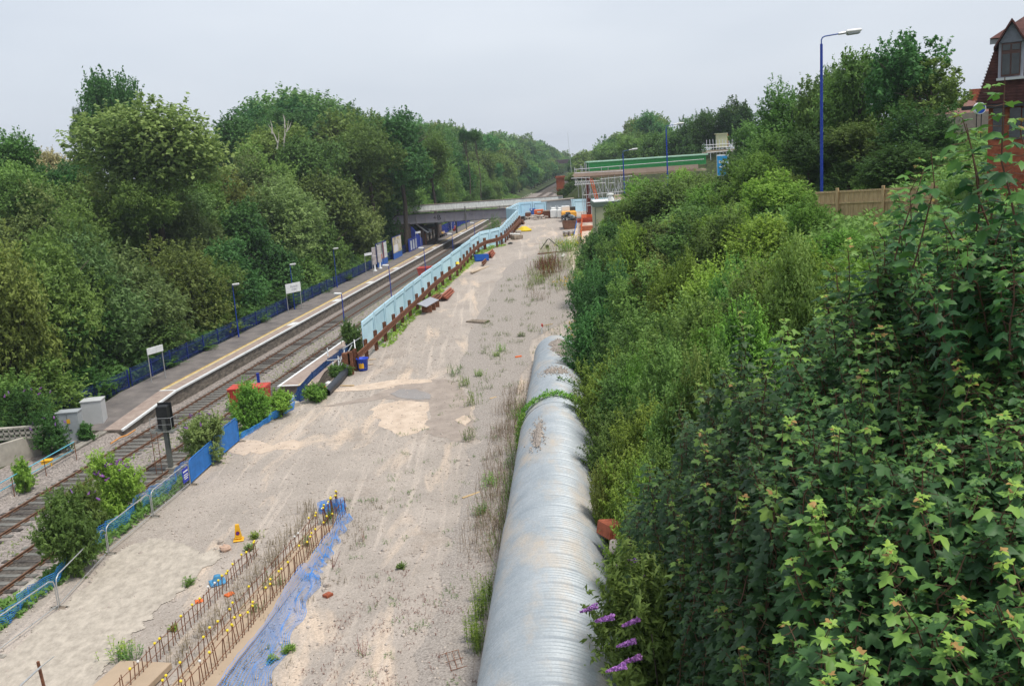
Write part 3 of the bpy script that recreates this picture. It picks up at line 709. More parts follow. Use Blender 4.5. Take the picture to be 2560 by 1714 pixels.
crash_barrier([(896, 925), (924, 898), (974, 848), (998, 826), (1021, 803), (1043, 783), (1082, 742), (1117, 712), (1147, 692), (1173, 661), (1195, 637), (1221, 623), (1248, 618), (1266, 607), (1288, 583), (1303, 564)], 'rusty steel crash barrier on stout posts beside the haul road')
# barrier end block
# ---------------------------------------------------------------- girder bridge over the tracks
DB = 172.0
def bridge():
    a = PD(1063, 558, DB); b_ = PD(1290, 545, DB); z0_ = 5.05; x0, x1 = a[0] - 6, b_[0] + 2; y = a[1]
    root = empty('girder_bridge', (x0, y, 0), 0, 'grey steel girder road bridge crossing the platforms and tracks', 'bridge')
    mb = MB(); mb.box(((x0 + x1) / 2, y, z0_ + .85), (x1 - x0, .12, 1.7)); mb.build('girder', mLilac, root)
    fr = MB(); fr.box(((x0 + x1) / 2, y - .12, z0_ + 1.72), (x1 - x0, .5, .08)); fr.box(((x0 + x1) / 2, y - .12, z0_), (x1 - x0, .45, .07)); fr.build('flange', mDark, root)
    st = MB(); k = 0; x = x0 + 1.0
    while x < x1: st.box((x, y - .13, z0_ + .85), (.07, .2, 1.62)); x += 1.75
    st.build('stiffeners', M('stiffener', (.38, .34, .34), .7, var=.1), root)
    dk = MB(); dk.box(((x0 + x1) / 2, y + 5.2, z0_ + .5), (x1 - x0, 10, .5)); dk.build('deck', mDark, root)
    pr = MB(); ya = y + 3.0; pr.box(((x0 + x1) / 2 + 3, ya, z0_ + 1.98), (x1 - x0 + 8, .3, .28)); pr.build('beam', mConc, root)
    co = MB(); xs = np.arange(x0 - 2, x1 + 6, .12)
    V = []; 
    for i, x in enumerate(xs): co.add([(x, ya + .1 + .03 * (i % 2), z0_ + 2.12), (x + .12, ya + .1 + .03 * ((i + 1) % 2), z0_ + 2.12), (x + .12, ya + .6 + .03 * ((i + 1) % 2), z0_ + 3.12), (x, ya + .6 + .03 * (i % 2), z0_ + 3.12)], [(0, 1, 2, 3)])
    co.box(((x0 + x1) / 2 + 3, ya + .75, z0_ + 2.9), (x1 - x0 + 8, .1, .5)); co.build('parapet_sheeting', M('parapet_grey', (.42, .43, .42), .75, var=.15, scale=1.2, c2=(.56, .57, .55), stretch=(3, 1, 1)), root)
    cp = MB(); cp.box(((x0 + x1) / 2 + 3, ya + .7, z0_ + 3.18), (x1 - x0 + 8, .35, .1)); cp.build('coping', M('coping_rusty', (.42, .33, .28), .8, var=.15), root)
    ps = MB(); 
    for x in np.arange(x0 + 3, x1, 4.2): ps.box((x, y + .6, z0_ + 2.0), (.08, .08, .5))
    ps.build('railing_posts', mDark, root)
    for dx in (0,): 
        ab = MB(); ab.box((x0 + 1.2, y + 5, 2.6), (4, 10.5, 5.2)); ab.box((x1 - .2, y + 5, 2.6), (1.5, 10.5, 5.2)); ab.build('abutment', M('abutment_brick', (.16, .12, .10), .9, var=.3, scale=3), root)
    # graffiti
    gx = PD(1092, 540, DB - .3)[0]
    text(root, '+B', 1.25, (gx - x0, -.1, z0_ + .85), (R(90), 0, 0), mBlack, .01, 'graffiti')
    text(root, '~_', .6, (PD(1176, 535, DB)[0] - x0, -.1, z0_ + 1.2), (R(90), R(-20), 0), mBlack, .01, 'graffiti')
    dp = MB(); px = PD(1163, 530, DB - 1)[0]
    dp.tube((px, y - .3, z0_ + 2.6), (px, y - .3, z0_ - 1.6), .10, 8); dp.build('drainpipe', mPost, root)
    return root
bridge()
p = S(199, -2.6, 1.0); r_ = empty('column', p, 0, 'black round steel column on the platform under the girder bridge', 'column')
mb = MB(); mb.tube(p, (p[0], p[1], 5.3), .17, 12); mb.box((p[0], p[1], 5.25), (.7, .7, .15)); mb.box((p[0], p[1], 1.03), (.5, .5, .06)); mb.build('shaft', mDark, r_)
# station building under the bridge
def station():
    root = empty('station_building', S(176, -6, 1), 0, 'low brown station building with white framed windows under the bridge', 'building')
    q = lambda s, t, z: S(s, t, z)
    w_ = MB(); c = S(184, -5.9, 2.4); w_.box(c, (2.6, 18, 2.8), -AZ); w_.build('wall', M('station_wall', (.12, .085, .07), .9, var=.3, scale=3), root)
    for s in (177.5, 180.8, 184, 187.2):
        f = MB(); c = S(s, -4.55, 2.3); f.box(c, (.06, 1.5, 1.5), -AZ); o = f.build('window', M('window_frame', (.55, .50, .42), .6), root)
        g_ = MB(); c = S(s, -4.5, 2.3); g_.box(c, (.04, 1.1, 1.2), -AZ); o2 = g_.build('pane', mGlass, None); o2.parent = o; o2.data.transform(Matrix.Translation(-Vector(root.location)))
    rf = MB(); a = S(175.0, -7.8, 3.9); b = S(175.0, -6.0, 4.9); c = S(175.0, -4.0, 2.9); d = DV * 3.4
    rf.prism([a, b, (c[0], c[1], 3.6), (c[0], c[1], 3.4), (b[0], b[1], 4.65), (a[0], a[1], 3.7)], None, (d[0], d[1], 0)); rf.build('roof', mDark, root)
    bg_ = MB(); bg_.tube(S(174.9, -6.0, 4.95), S(174.9, -3.8, 3.2), .13, 4); bg_.build('bargeboard', mWhite, root)
    cn = MB(); c = S(183, -4.3, 4.2); cn.box(c, (2.4, 14, .15), -AZ); cn.build('canopy', mDark, root)
    sg = MB(); c = S(176.5, -4.3, 3.5); sg.box(c, (1.6, .12, .6), -AZ); sg.build('hanging_sign', mCab, root)
    ds = MB(); c = S(175.8, -4.9, 1.9); ds.box(c, (.7, .5, 2.2), -AZ); ds.build('orange_door', M('door_orange', (.35, .12, .03), .7), root)
station()
r_ = empty('stair_screen', S(168, -6, 1), 0, 'blue lattice stair screen sloping up beside the station building', 'screen')
mb = MB(); mb.prism([S(166.5, -5.2, 1), S(174, -5.0, 1), S(174, -5.0, 2.3), S(167.2, -5.2, 5.0), S(166.5, -5.2, 5.0)], None, (.12, 0, 0)); mb.build('panel', mBlue, r_)
mb = MB()
for k in range(12):
    s = 166.7 + k * .55; mb.tube(S(s, -5.0, 1), S(s, -5.0, max(2.4, 4.9 - k * .22)), .03, 4)
mb.build('bars', mBlueD, r_)

# ---------------------------------------------------------------- signs on the platform
def board(pix, w_, h_, zc, label, legs=True, rot=None, col_=None, cat='sign', txt=None, legmat=None):
    p = PZ(pix[0], pix[1], 1.0); rz = R(rot) if rot is not None else 0
    r = empty('name_board' if txt else 'sign', (p[0], p[1], 1.0), rz, label, cat)
    b = MB(); b.box((0, 0, zc), (w_, .06, h_), bev=.01); b.build('board', col_ or mWhite, r, world=False)
    if legs:
        for sx in (-.5, .5):
            q = MB(); q.tube((sx * (w_ - .15), .04, 0), (sx * (w_ - .15), .04, zc + h_ / 2 - .05), .04, 8); q.build('leg', legmat or mGalv, r, world=False)
    if txt:
        for k, s in enumerate(txt): text(r, s, .30, (0.1, -.04, zc + .15 - .30 * k), (R(90), 0, 0), M('sign_ink', (.35, .33, .42), .6), .003)
    return r
board((739, 776), 2.25, 1.02, 2.5, 'white station name board on two legs on the left platform', rot=58, txt=['Gerrards', 'Cross'])
board((398, 950), 1.6, .5, 2.35, 'plain white sign on two thin legs at the platform ramp end', rot=66)
board((925, 687), 1.6, .35, 2.9, 'small white headed sign frame before the two narrow totems', rot=58)
board((1048, 622), 1.5, .35, 2.9, 'white headed sign frame just before the three notices', rot=58)
for u, v, lab, c in ((938, 677, 'narrow greyish advertising totem on a white foot, nearer of two', (.30, .25, .25)), (951, 671, 'narrow white advertising totem on a white foot, farther of two', (.60, .58, .56))):
    p = PZ(u, v, 1.0); r = empty('advert_totem', (p[0], p[1], 1.0), R(58), lab, 'totem', 'advertising totems')
    b = MB(); b.box((0, 0, 2.15), (.85, .12, 2.5), bev=.04); b.build('panel', M('totem%d' % u, c, .5, var=.35, scale=1.6, c2=(.6, .55, .55)), r, world=False)
    b = MB(); b.box((0, -.066, 2.15), (.9, .02, .06)); b.box((0, -.066, 3.36), (.9, .02, .06)); b.build('frame', mWhite, r, world=False)
    b = MB(); b.lathe([(.3, 0), (.28, .06), (.14, .2), (.12, .95)], 12); b.build('foot', mWhite, r, world=False)
def poster(s, ln, parts, label):
    r = empty('poster_board', S(s, -5.05, 1), 0, label, 'poster board', 'poster boards by the platform fence')
    b = MB(); b.box(S(s + ln / 2, -5.05, 2.75), (.14, ln, 3.5), -AZ); b.build('frame', mBlueD, r)
    b = MB(); b.box(S(s + ln / 2, -4.96, 1.45), (.05, ln - .04, .9), -AZ); b.build('kick_board', M('kick_blue', (.03, .13, .48), .5), r)
    for k, (a, bb, z0_, z1, mt) in enumerate(parts):
        q = MB(); q.box(S(s + (a + bb) / 2, -4.955 + .004 * k, (z0_ + z1) / 2), (.04, bb - a, z1 - z0_), -AZ); q.build('poster', mt, r)
pm = lambda n, c, c2, s=1.1: M(n, c, .6, var=0, scale=s, c2=c2, thr=(.42, .56))
poster(140.5, 6.4, [(.1, 3.6, 1.95, 4.4, pm('art_grey', (.10, .13, .12), (.48, .47, .40), .9)), (.3, 3.0, 2.0, 2.75, pm('art_red', (.45, .04, .02), (.60, .12, .05), 2)), (3.65, 4.4, 1.95, 4.4, M('art_maroon', (.16, .03, .05), .6)), (4.4, 6.3, 1.95, 4.3, pm('art_white', (.70, .72, .70), (.55, .56, .58), 2)), (3.55, 3.7, 1.0, 3.4, mBlueD)], 'twin posters, grey and red beside white, in a blue frame on the platform')
poster(151.0, 6.2, [(.1, 6.1, 1.95, 4.4, pm('art_gold', (.50, .40, .18), (.62, .58, .48), .8)), (.6, 3.6, 2.1, 3.2, M('art_panel', (.74, .72, .74), .6)), (1.0, 4.8, 3.2, 4.0, pm('art_cream', (.66, .62, .58), (.40, .36, .30), 1.4)), (1.2, 2.4, 4.0, 4.35, pm('art_dark', (.06, .06, .06), (.5, .5, .48), 3))], 'single gold and cream poster with white panel, beside the twin posters')
r = empty('notice_board', S(163, -4.9, 1), 0, 'blue notice board with three tall white notices before the station building', 'notice board')
b = MB(); b.box(S(166.2, -4.95, 2.1), (.12, 7.4, 2.2), -AZ); b.build('board', mBlue, r)
for k in range(3):
    b = MB(); b.box(S(164.3 + k * 2.0, -4.87, 2.0), (.03, 1.1, 1.6), -AZ); b.build('notice', M('notice', (.66, .70, .76), .6), r)

# ---------------------------------------------------------------- people
def person(loc, rz, shirt, trousers, label, sit=True, h=1.72, hair=mHair):
    r = empty('person', loc, rz, label, 'person')
    def skin(name, nodes, edges, mat, lv=1):
        me = bpy.data.meshes.new(name); me.from_pydata([n_[0] for n_ in nodes], edges, []); o = bpy.data.objects.new(name, me); col.objects.link(o)
        md = o.modifiers.new('s', 'SKIN'); me.skin_vertices[0].data.foreach_get
        for i_, n_ in enumerate(nodes): me.skin_vertices[0].data[i_].radius = (n_[1], n_[1] * (n_[2] if len(n_) > 2 else 1)); 
        me.skin_vertices[0].data[0].use_root = True
        o.modifiers.new('u', 'SUBSURF').levels = lv; o.modifiers['u'].render_levels = lv
        dg = bpy.context.evaluated_depsgraph_get(); m2 = bpy.data.meshes.new_from_object(o.evaluated_get(dg)); bpy.data.objects.remove(o)
        m2.materials.clear(); m2.materials.append(mat); o = bpy.data.objects.new(name, m2); col.objects.link(o); o.parent = r; return o
    if sit:
        hip = .50; body = [((0, 0, hip), .13), ((0, .02, .72), .12), ((0, 0, .95), .15), ((0, -.02, 1.08), .06), ((0, -.03, 1.20), .085), ((0, -.03, 1.30), .075),
            ((.19, 0, 1.0), .06), ((.24, -.08, .76), .045), ((.12, -.28, .66), .035), ((.09, -.36, .63), .03), ((-.19, 0, 1.0), .06), ((-.24, -.08, .76), .045), ((-.12, -.28, .66), .035), ((-.09, -.36, .63), .03),
            ((.1, -.08, hip), .09), ((.13, -.45, .50), .07), ((.13, -.48, .1), .05), ((.13, -.62, .05), .04), ((-.1, -.08, hip), .09), ((-.13, -.45, .50), .07), ((-.13, -.52, .1), .05), ((-.13, -.66, .05), .04)]
    else:
        body = [((0, 0, .92), .13), ((0, 0, 1.12), .12), ((0, 0, 1.36), .15), ((0, 0, 1.48), .06), ((0, -.02, 1.60), .085), ((0, -.02, 1.70), .07),
            ((.19, 0, 1.40), .06), ((.25, .02, 1.14), .045), ((.24, -.10, .92), .035), ((.23, -.14, .84), .03), ((-.19, 0, 1.40), .06), ((-.25, .02, 1.14), .045), ((-.24, -.10, .92), .035), ((-.23, -.14, .84), .03),
            ((.09, 0, .88), .09), ((.10, -.03, .48), .065), ((.10, 0, .08), .045), ((.10, -.16, .04), .04), ((-.09, 0, .88), .09), ((-.11, .04, .48), .065), ((-.11, .08, .08), .045), ((-.11, -.08, .04), .04)]
    E_ = [(0, 1), (1, 2), (2, 3), (3, 4), (4, 5), (2, 6), (6, 7), (7, 8), (8, 9), (2, 10), (10, 11), (11, 12), (12, 13), (0, 14), (14, 15), (15, 16), (16, 17), (0, 18), (18, 19), (19, 20), (20, 21)]
    skin('body', body, E_, mSkin)
    gr = lambda idx, k: [(body[i][0], body[i][1] * k) for i in idx]
    skin('shirt', gr([1, 0, 2, 6, 7, 10, 11], 1.18), [(1, 0), (0, 2), (2, 3), (3, 4), (2, 5), (5, 6)], shirt)
    skin('trousers', gr([0, 14, 15, 16, 18, 19, 20], 1.22), [(0, 1), (1, 2), (2, 3), (0, 4), (4, 5), (5, 6)], trousers)
    hz = body[5][0]; hb = MB(); hb.lathe([(.0, .075), (.06, .06), (.09, .0), (.088, -.08)], 10, (hz[0], hz[1] + .02, hz[2])); hb.build('hair', hair, r, world=False)
    return r
p1 = PZ(1114, 592, 1.0); bench = empty('bench', (p1[0] - .8, p1[1], 1.0), R(80), 'dark platform bench under the bridge with passengers on it', 'bench')
mb = MB(); mb.box((0, 0, .44), (2.4, .45, .05)); mb.build('seat', mDark, bench, world=False)
mb = MB(); mb.box((0, .24, .75), (2.4, .05, .4)); mb.build('backrest', mDark, bench, world=False)
for sx in (-1, 1): mb = MB(); mb.box((sx, 0, .22), (.06, .4, .44)); mb.build('leg', mDark, bench, world=False)
person((p1[0] - .6, p1[1] + .1, 1.0), R(60), mShirtY, mJean, 'person in a yellow top sitting bent forward on the bench under the bridge')
person((p1[0] - .35, p1[1] + 1.3, 1.0), R(70), M('white_shirt', (.55, .56, .55), .8), mJean, 'person in a pale top sitting beside the one in yellow')
p2 = PZ(1138, 577, 1.0)
b2_ = empty('bench', (p2[0] - .1, p2[1], 1.0), R(80), 'red seated bench in the small glazed shelter beyond the bridge', 'bench')
mb = MB(); mb.box((0, 0, .44), (1.8, .45, .05)); mb.build('seat', mRed, b2_, world=False)
for sx in (-.7, .7): mb = MB(); mb.box((sx, 0, .22), (.06, .4, .44)); mb.build('leg', mRed, b2_, world=False)
person((p2[0], p2[1], 1.0), R(60), mShirtR, mShirtR, 'person dressed in red sitting in the shelter beyond the bridge')
sh = empty('shelter', (p2[0] - 1.2, p2[1] + .6, 1.0), R(83), 'small flat roofed waiting shelter on thin posts beyond the bridge', 'shelter')
mb = MB(); mb.box((0, 0, 2.5), (4.2, 1.8, .12)); mb.build('roof', mCab2, sh, world=False)
for sx in (-2, 2):
    for sy in (-.8, .8): mb = MB(); mb.box((sx, sy, 1.25), (.07, .07, 2.5)); mb.build('post', mWhite, sh, world=False)
q = PD(1260, 503, 176.5); person((q[0], q[1], q[2] - 1.2), 0, M('hivis_teal', (.05, .30, .34), .7), mJean, 'person in teal jacket standing on the bridge deck behind the parapet', sit=False)

# ---------------------------------------------------------------- crowd barriers at the track side of the site
feet = [G(-10, 1640), G(149, 1520), G(272, 1385), G(383, 1292), G(478, 1212), G(540, 1155), G(600, 1104)]
def net_sheet(name, A, B, h, mat, cell=.07, wd=.012, parent=None, sag=.03, lean=0.0, z0=.05, world=True):
    A = Vector(A); B = Vector(B); d = B - A; ln = d.length; d.normalize(); nrm = Vector((d.y, -d.x, 0)); mb = MB()
    nx = int(ln / cell); nz = int(h / (cell * .8))
    ph = random.random() * 9
    def P(i, j):
        x = i / nx * ln; z = j / nz * h
        return A + d * x + nrm * (sag * math.sin(x * 2.3 + ph) * math.sin(z * 3) + lean * z + sag * .5 * math.sin(x * 7 + z * 5)) + Vector((0, 0, z0 + z + sag * .8 * math.sin(x * 1.7 + ph)))
    for j in range(nz + 1):
        for i in range(0, nx, 3):
            i2 = min(i + 3, nx); a, b = P(i, j), P(i2, j); u = Vector((0, 0, wd)); mb.quad(a - u, b - u, b + u, a + u)
    for i in range(nx + 1):
        a, b = P(i, 0), P(i, nz); m_ = P(i, nz // 2); u = d * wd * .8
        mb.quad(a - u, a + u, m_ + u, m_ - u); mb.quad(m_ - u, m_ + u, b + u, b - u)
    return mb.build(name, mat, parent, world)
def barrier(a, b, label, fill=None, h=1.22, sign=False, col_=None):
    a = Vector(a); b = Vector(b); d = (b - a); d.z = 0; ln = d.length; rz = math.atan2(d.y, d.x)
    r = empty('site_barrier', tuple(a), rz, label, 'barrier', 'steel site barriers'); tm = col_ or mGalv; dz = b.z - a.z
    fr = MB(); r0 = .28
    pts = [(0.06, 0, .05), (.06, 0, h - r0), (.12, 0, h - .1), (.06 + r0, 0, h), (ln - .06 - r0, 0, h + dz), (ln - .12, 0, h - .1 + dz), (ln - .06, 0, h - r0 + dz), (ln - .06, 0, .05 + dz)]
    fr.path(pts, .024, 8); fr.tube((.06, 0, .16), (ln - .06, 0, .16 + dz), .018, 8); fr.build('frame', tm, r, world=False)
    if fill == 'wire':
        w_ = MB(); n = int(ln / .11)
        for k in range(1, n): x = .06 + (ln - .12) * k / n; w_.box((x, 0, .16 + (h - .2) / 2 + dz * x / ln), (.004, .004, h - .2))
        for k in range(1, 5): z = .16 + (h - .2) * k / 5; w_.tube((.06, 0, z), (ln - .06, 0, z + dz), .003, 4)
        w_.build('infill', mGalv, r, world=False)
    if fill == 'solid':
        w_ = MB(); w_.prism([(.07, .01, .1), (.07, .01, h - .3), (.3, .01, h - .02), (ln - .3, .01, h - .02 + dz), (ln - .07, .01, h - .3 + dz), (ln - .07, .01, .1 + dz)], None, (0, .02, 0)); w_.build('debris_screen', mMesh, r, world=False)
    for k in (0, 1):
        f = MB(); f.box((.0 if k == 0 else ln, 0, -.01 + (dz if k else 0)), (.22, .72, .13), bev=.03); f.box((.0 if k == 0 else ln, 0, .07 + (dz if k else 0)), (.10, .5, .05), bev=.02); f.build('foot', mWoodG if k else mConcD, r, world=False)
    if sign:
        x = ln - .52; q = MB(); q.box((x, -.035, h - .42), (.62, .02, .72), ry=0); s_ = q.build('sign_plate', M('deep_blue_sign', (.02, .04, .42), .5, var=.03), r, world=False)
        for zz, ww, hh in ((.19, .50, .07), (.02, .42, .045), (-.08, .50, .045), (-.18, .36, .045)):
            q = MB(); q.box((x + .01, -.05, h - .42 + zz), (ww, .008, hh)); l_ = q.build('text_line', mWhite, s_, world=False)
    return r
barrier(feet[0], feet[1], 'bare round cornered steel barrier nearest the bottom left corner', None)
barrier(feet[1], feet[2], 'second steel barrier, beside the cracked concrete slab', None)
barrier(feet[2], feet[3], 'third steel barrier, in front of the purple flowering bush', None)
barrier(feet[3], feet[4], 'steel barrier with blue sign plate and pale mesh, next to the blue screened panels', 'wire', sign=True)
barrier(feet[4], feet[5], 'barrier covered with solid blue debris netting, nearer of the two', 'solid', col_=mMesh, h=1.3)
barrier(feet[5], feet[6], 'barrier covered with solid blue debris netting, farther and taller one', 'solid', col_=mMesh, h=1.5)
r_ = empty('plastic_netting', S(30, 7.6, .4), 0, 'sagging blue plastic netting along the concrete kerb behind the steel barriers', 'netting')
for a, b in ((28, 33), (33, 38), (38, 43), (43, 49), (49, 54)): net_sheet('net', S(a, 8.05 + .2 * math.sin(a), .45), S(b, 8.0 + .2 * math.sin(b), .45), .95 if a > 33 else .8, mNet, .11, .013, r_, .16, .25)
r_ = empty('plastic_netting', S(58, 9, .9), 0, 'blue plastic netting draped over kerb blocks beside the green weeds', 'netting')
net_sheet('net', G(600, 1098), G(668, 1060), .35, mNet, .07, .018, r_, .06, .3); net_sheet('net', G(668, 1060), G(735, 1022), .5, mNet, .07, .02, r_, .08, .2)
# concrete kerb wall
r_ = empty('concrete_kerb', S(28, 7.3, 0), 0, 'low pale concrete kerb wall between the site and the ballast', 'kerb wall')
for k, (s, t, ln_, hh) in enumerate([(30.5, 7.25, 3.0, .75), (34.3, 7.3, 3.4, .7), (38.0, 7.4, 3.0, .55), (43.6, 7.55, 3.5, .55), (47.5, 7.7, 3.2, .55)]):
    mb = MB(); mb.box(S(s, t, hh / 2), (.28, ln_, hh), -AZ + .02 * math.sin(k * 3), bev=.03); mb.build('block', mConc, r_)
r_ = empty('concrete_kerb', G(600, 1085), 0, 'broken concrete kerb blocks beside the blue draped netting', 'kerb wall')
for u0, v0, u1, v1, h_ in ((600, 1082, 640, 1062, .25), (632, 1066, 700, 1040, .5), (640, 1040, 712, 1010, .45), (700, 1030, 745, 1012, .4)):
    a, b = G(u0, v0), G(u1, v1); c = (a + b) / 2; mb = MB(); mb.box((c[0], c[1], c[2] + h_ / 2 - .1), (np.linalg.norm(b - a), .35, h_), math.atan2(b[1] - a[1], b[0] - a[0]), bev=.04); mb.build('block', mConc, r_)
# ---------------------------------------------------------------- starter bars of the foundation
beamA, beamB = G(700, 1560), G(860, 1300)
sa = 21.5; sb = 41.0
foundation = empty('concrete_foundation', S(28, 17, .5), 0, 'long low concrete strip foundation under the rusty starter bars', 'foundation')
mb = MB()
def beam_t(s): return 16.35 + (s - 30) * .035
a, b = S(sa, beam_t(sa) + .9, .5), S(sb, beam_t(sb) + .9, .5); c = [(x + y) / 2 for x, y in zip(a, b)]
mb.box((c[0], c[1], .54), (1.5, sb - sa, .16), -math.atan(.1182 + .035), bev=.02); mb.build('strip', mTan, foundation)
mb = MB(); p0 = G(390, 1700); mb.box((p0[0] - .9, p0[1] - .9, .56), (1.8, 3.4, .22), -.2, bev=.02); o = mb.build('slab', mTan); tag(o, 'flat tan concrete pad at the bottom edge beside the starter bars', 'slab')
o.name = 'concrete_pad'
def rebar_row(label, s0, s1, t0, spacing, h, capp, rows=2):
    r = empty('rebar_row', S(s0, t0, .5), 0, label, 'starter bars'); k = 0; s = s0; n = 0
    while s < s1:
        t = t0 + (s - 30) * .035 + rng.normal(0, .015); hh = h * rng.uniform(.9, 1.08); tp = S(s + rng.normal(0, .04), t + rng.normal(0, .045), .5 + hh); q = MB()
        q.tube(S(s, t, .5), tp, .016, 5); o = q.build('bar', mRust, r); n += 1
        if rng.random() < capp:
            c_ = MB(); c_.lathe([(.0, .045), (.035, .035), (.05, 0), (.035, -.035), (.0, -.045)], 8, tp); o2 = c_.build('cap', mCap if rng.random() < .85 else mWhiteP, None); o2.parent = o
            o2.data.transform(Matrix.Translation(-Vector(r.location)))
        s += spacing * rng.uniform(.75, 1.3)
        if n > 97: break
    for z in ((.3, h * .9)):
        q = MB(); q.path([S(s_, t0 + (s_ - 30) * .035 + .02, .5 + z + .02 * math.sin(s_ * 3)) for s_ in np.linspace(s0, s1, 20)], .012, 5); q.build('tie_bar', mRust, r)
    return r
rebar_row('nearer long row of rusty starter bars with yellow caps above the blue netting', 22.5, 42.5, 17.55, .24, .88, .36)
rebar_row('middle row of rusty starter bars tied with horizontal bars', 22.5, 41.0, 16.75, .34, .75, .45)
rebar_row('left row of rusty starter bars, short groups with yellow caps beside the gravel', 25.5, 38.2, 15.25, .26, .7, .33)
r_ = rebar_row('small cluster of yellow capped bars at the far end by the rolled blue netting', 41.0, 43.2, 17.0, .16, .9, .8)
# long blue netting beside the foundation
r_ = empty('plastic_netting', S(28, 18.2, .5), 0, 'long slumped blue plastic netting on the near side of the starter bars', 'netting')
def ground_net(pa, pb, w0, w1, n, mat, parent, cell=.10, hum=.26):
    mb = MB(); a = np.array(pa); b = np.array(pb); d = b - a; ln = np.linalg.norm(d[:2]); d = d / ln; nr = np.array([d[1], -d[0], 0])
    nx = int(ln / cell); nw = n
    def P(i, j):
        x = i / nx; ww = w0 + (w1 - w0) * x; y = j / nw * ww; jag = .12 * math.sin(x * 23) * (j / nw)
        px = a[:2] + d[:2] * x * ln + nr[:2] * (y + jag); z = float(H(px[0], px[1])) + .03 + hum * (1 + math.sin(x * 31 + j * .9)) * .5 * math.exp(-((j / nw - .68) * 5) ** 2) + max(0, .55 * (1 - j / nw * 2.2)) * (.6 + .2 * math.sin(x * 9))
        return Vector((px[0], px[1], z + .02 * math.sin(i * .7 + j)))
    wd = .007
    for j in range(nw + 1):
        for i in range(nx):
            A_, B_ = P(i, j), P(i + 1, j); u = Vector((nr[0], nr[1], 0)) * wd; mb.quad(A_ - u, B_ - u, B_ + u, A_ + u)
    for i in range(nx + 1):
        for j in range(nw):
            A_, B_ = P(i, j), P(i, j + 1); u = Vector((d[0], d[1], 0)) * wd * .8; mb.quad(A_ - u, A_ + u, B_ + u, B_ - u)
    return mb.build('net', mat, parent)
ground_net(G(535, 1760), G(755, 1440), 1.45, .8, 16, mNet, r_)
ground_net(G(742, 1452), G(800, 1390), .75, .4, 9, mNet, r_, .075); ground_net(G(795, 1395), G(862, 1290), .45, .35, 7, mNet, r_, .06, .25)
r_ = empty('plastic_netting', G(800, 1270), 0, 'crumpled bundle of blue plastic netting at the far end of the starter bars', 'netting')
c = G(812, 1285)
for k in range(4):
    a_ = rng.uniform(-.6, .6); net_sheet('net', (c[0] - .6 * math.cos(a_) + .3, c[1] - .6 * math.sin(a_) + k * .16, c[2] + .05), (c[0] + .6 * math.cos(a_) + .3, c[1] + .6 * math.sin(a_) + k * .16, c[2] - .05), .5 - .09 * k, mNet, .06, .009, r_, .2, -.5)
# cone, blue cone base, debris around the starter bars
p = G(597, 1350); r_ = empty('traffic_cone', p, .2, 'yellow no waiting traffic cone standing on the dirt', 'traffic cone')
mb = MB(); mb.box((0, 0, .045), (.44, .44, .07), bev=.03); mb.build('base', mYellow, r_, world=False)
mb = MB(); mb.box((0, 0, .14), (.30, .26, .12), bev=.05); mb.add([(-.14, -.12, .18), (.14, -.12, .18), (.14, .12, .18), (-.14, .12, .18), (-.075, -.06, .72), (.075, -.06, .72), (.075, .06, .72), (-.075, .06, .72)], [(0, 1, 5, 4), (1, 2, 6, 5), (2, 3, 7, 6), (3, 0, 4, 7), (4, 5, 6, 7)]); mb.build('body', mYellow, r_, world=False)
mb = MB(); n = 16; mb.add([(.085 * math.cos(a), -.112, .36 + .095 * math.sin(a)) for a in np.linspace(0, 2 * math.pi, n, endpoint=False)], [tuple(range(n))]); o = mb.build('roundel', M('roundel_red', (.45, .03, .04), .5), r_, world=False)
mb = MB(); mb.add([(.06 * math.cos(a), -.116, .36 + .068 * math.sin(a)) for a in np.linspace(0, 2 * math.pi, n, endpoint=False)], [tuple(range(n))]); mb.build('disc', mBlue, r_, world=False)
mb = MB(); mb.prism([(-.06, -.119, .41), (-.045, -.119, .42), (.06, -.119, .31), (.045, -.119, .30)], None, (0, -.003, 0)); mb.build('bar', M('roundel_red'  , (.45, .03, .04)), r_, world=False)
for o in r_.children:
    if o.name.startswith(('roundel', 'disc', 'bar')): o.rotation_euler = (0, 0, 0)
p = G(545, 1458); r_ = empty('cone_base', p, .5, 'faded blue plastic cone base lying on gravel by the left starter bars', 'cone base')
mb = MB(); mb.box((0, 0, .06), (.60, .5, .10), rx=.1, bev=.04); mb.build('foot', M('faded_blue', (.07, .27, .48), .7, var=.2), r_, world=False)
mb = MB(); mb.lathe([(.24, .08), (.2, .16), (.13, .3), (.13, .34), (.0, .35)], 12); mb.build('socket', M('faded_blue', (.07, .27, .48)), r_, world=False)
def slabpiece(pix, d, mat, name, label, cat, rz=0, rx=0, ry=0, bev=.02, lift=0):
    p = G(*pix); mb = MB(); mb.box((p[0], p[1], p[2] + d[2] / 2 + lift), d, rz, rx, ry, bev); o = mb.build(name, mat); return tag(o, label, cat)
def rock(pix, r0, mat, name, label, cat, sq=.6):
    p = G(*pix); mb = MB(); prof = []; n = 9
    vs = []; 
    for i in range(5):
        ph = -math.pi / 2 + math.pi * (i + .5) / 5
        for k in range(n): a = 2 * math.pi * k / n; q = r0 * (1 + random.uniform(-.22, .22)); vs.append((p[0] + q * math.cos(ph) * math.cos(a), p[1] + q * math.cos(ph) * math.sin(a) * .8, p[2] + r0 * sq * .7 + q * sq * math.sin(ph)))
    fs = [(i * n + k, i * n + (k + 1) % n, (i + 1) * n + (k + 1) % n, (i + 1) * n + k) for i in range(4) for k in range(n)] + [tuple(range(4 * n, 5 * n))]
    mb.add(vs, fs); o = mb.build(name, mat); return tag(o, label, cat)
rock((563, 1376), .26, M('pink_stone', (.52, .36, .27), .9, var=.2), 'boulder', 'pale pinkish boulder just in front of the yellow cone', 'rock')
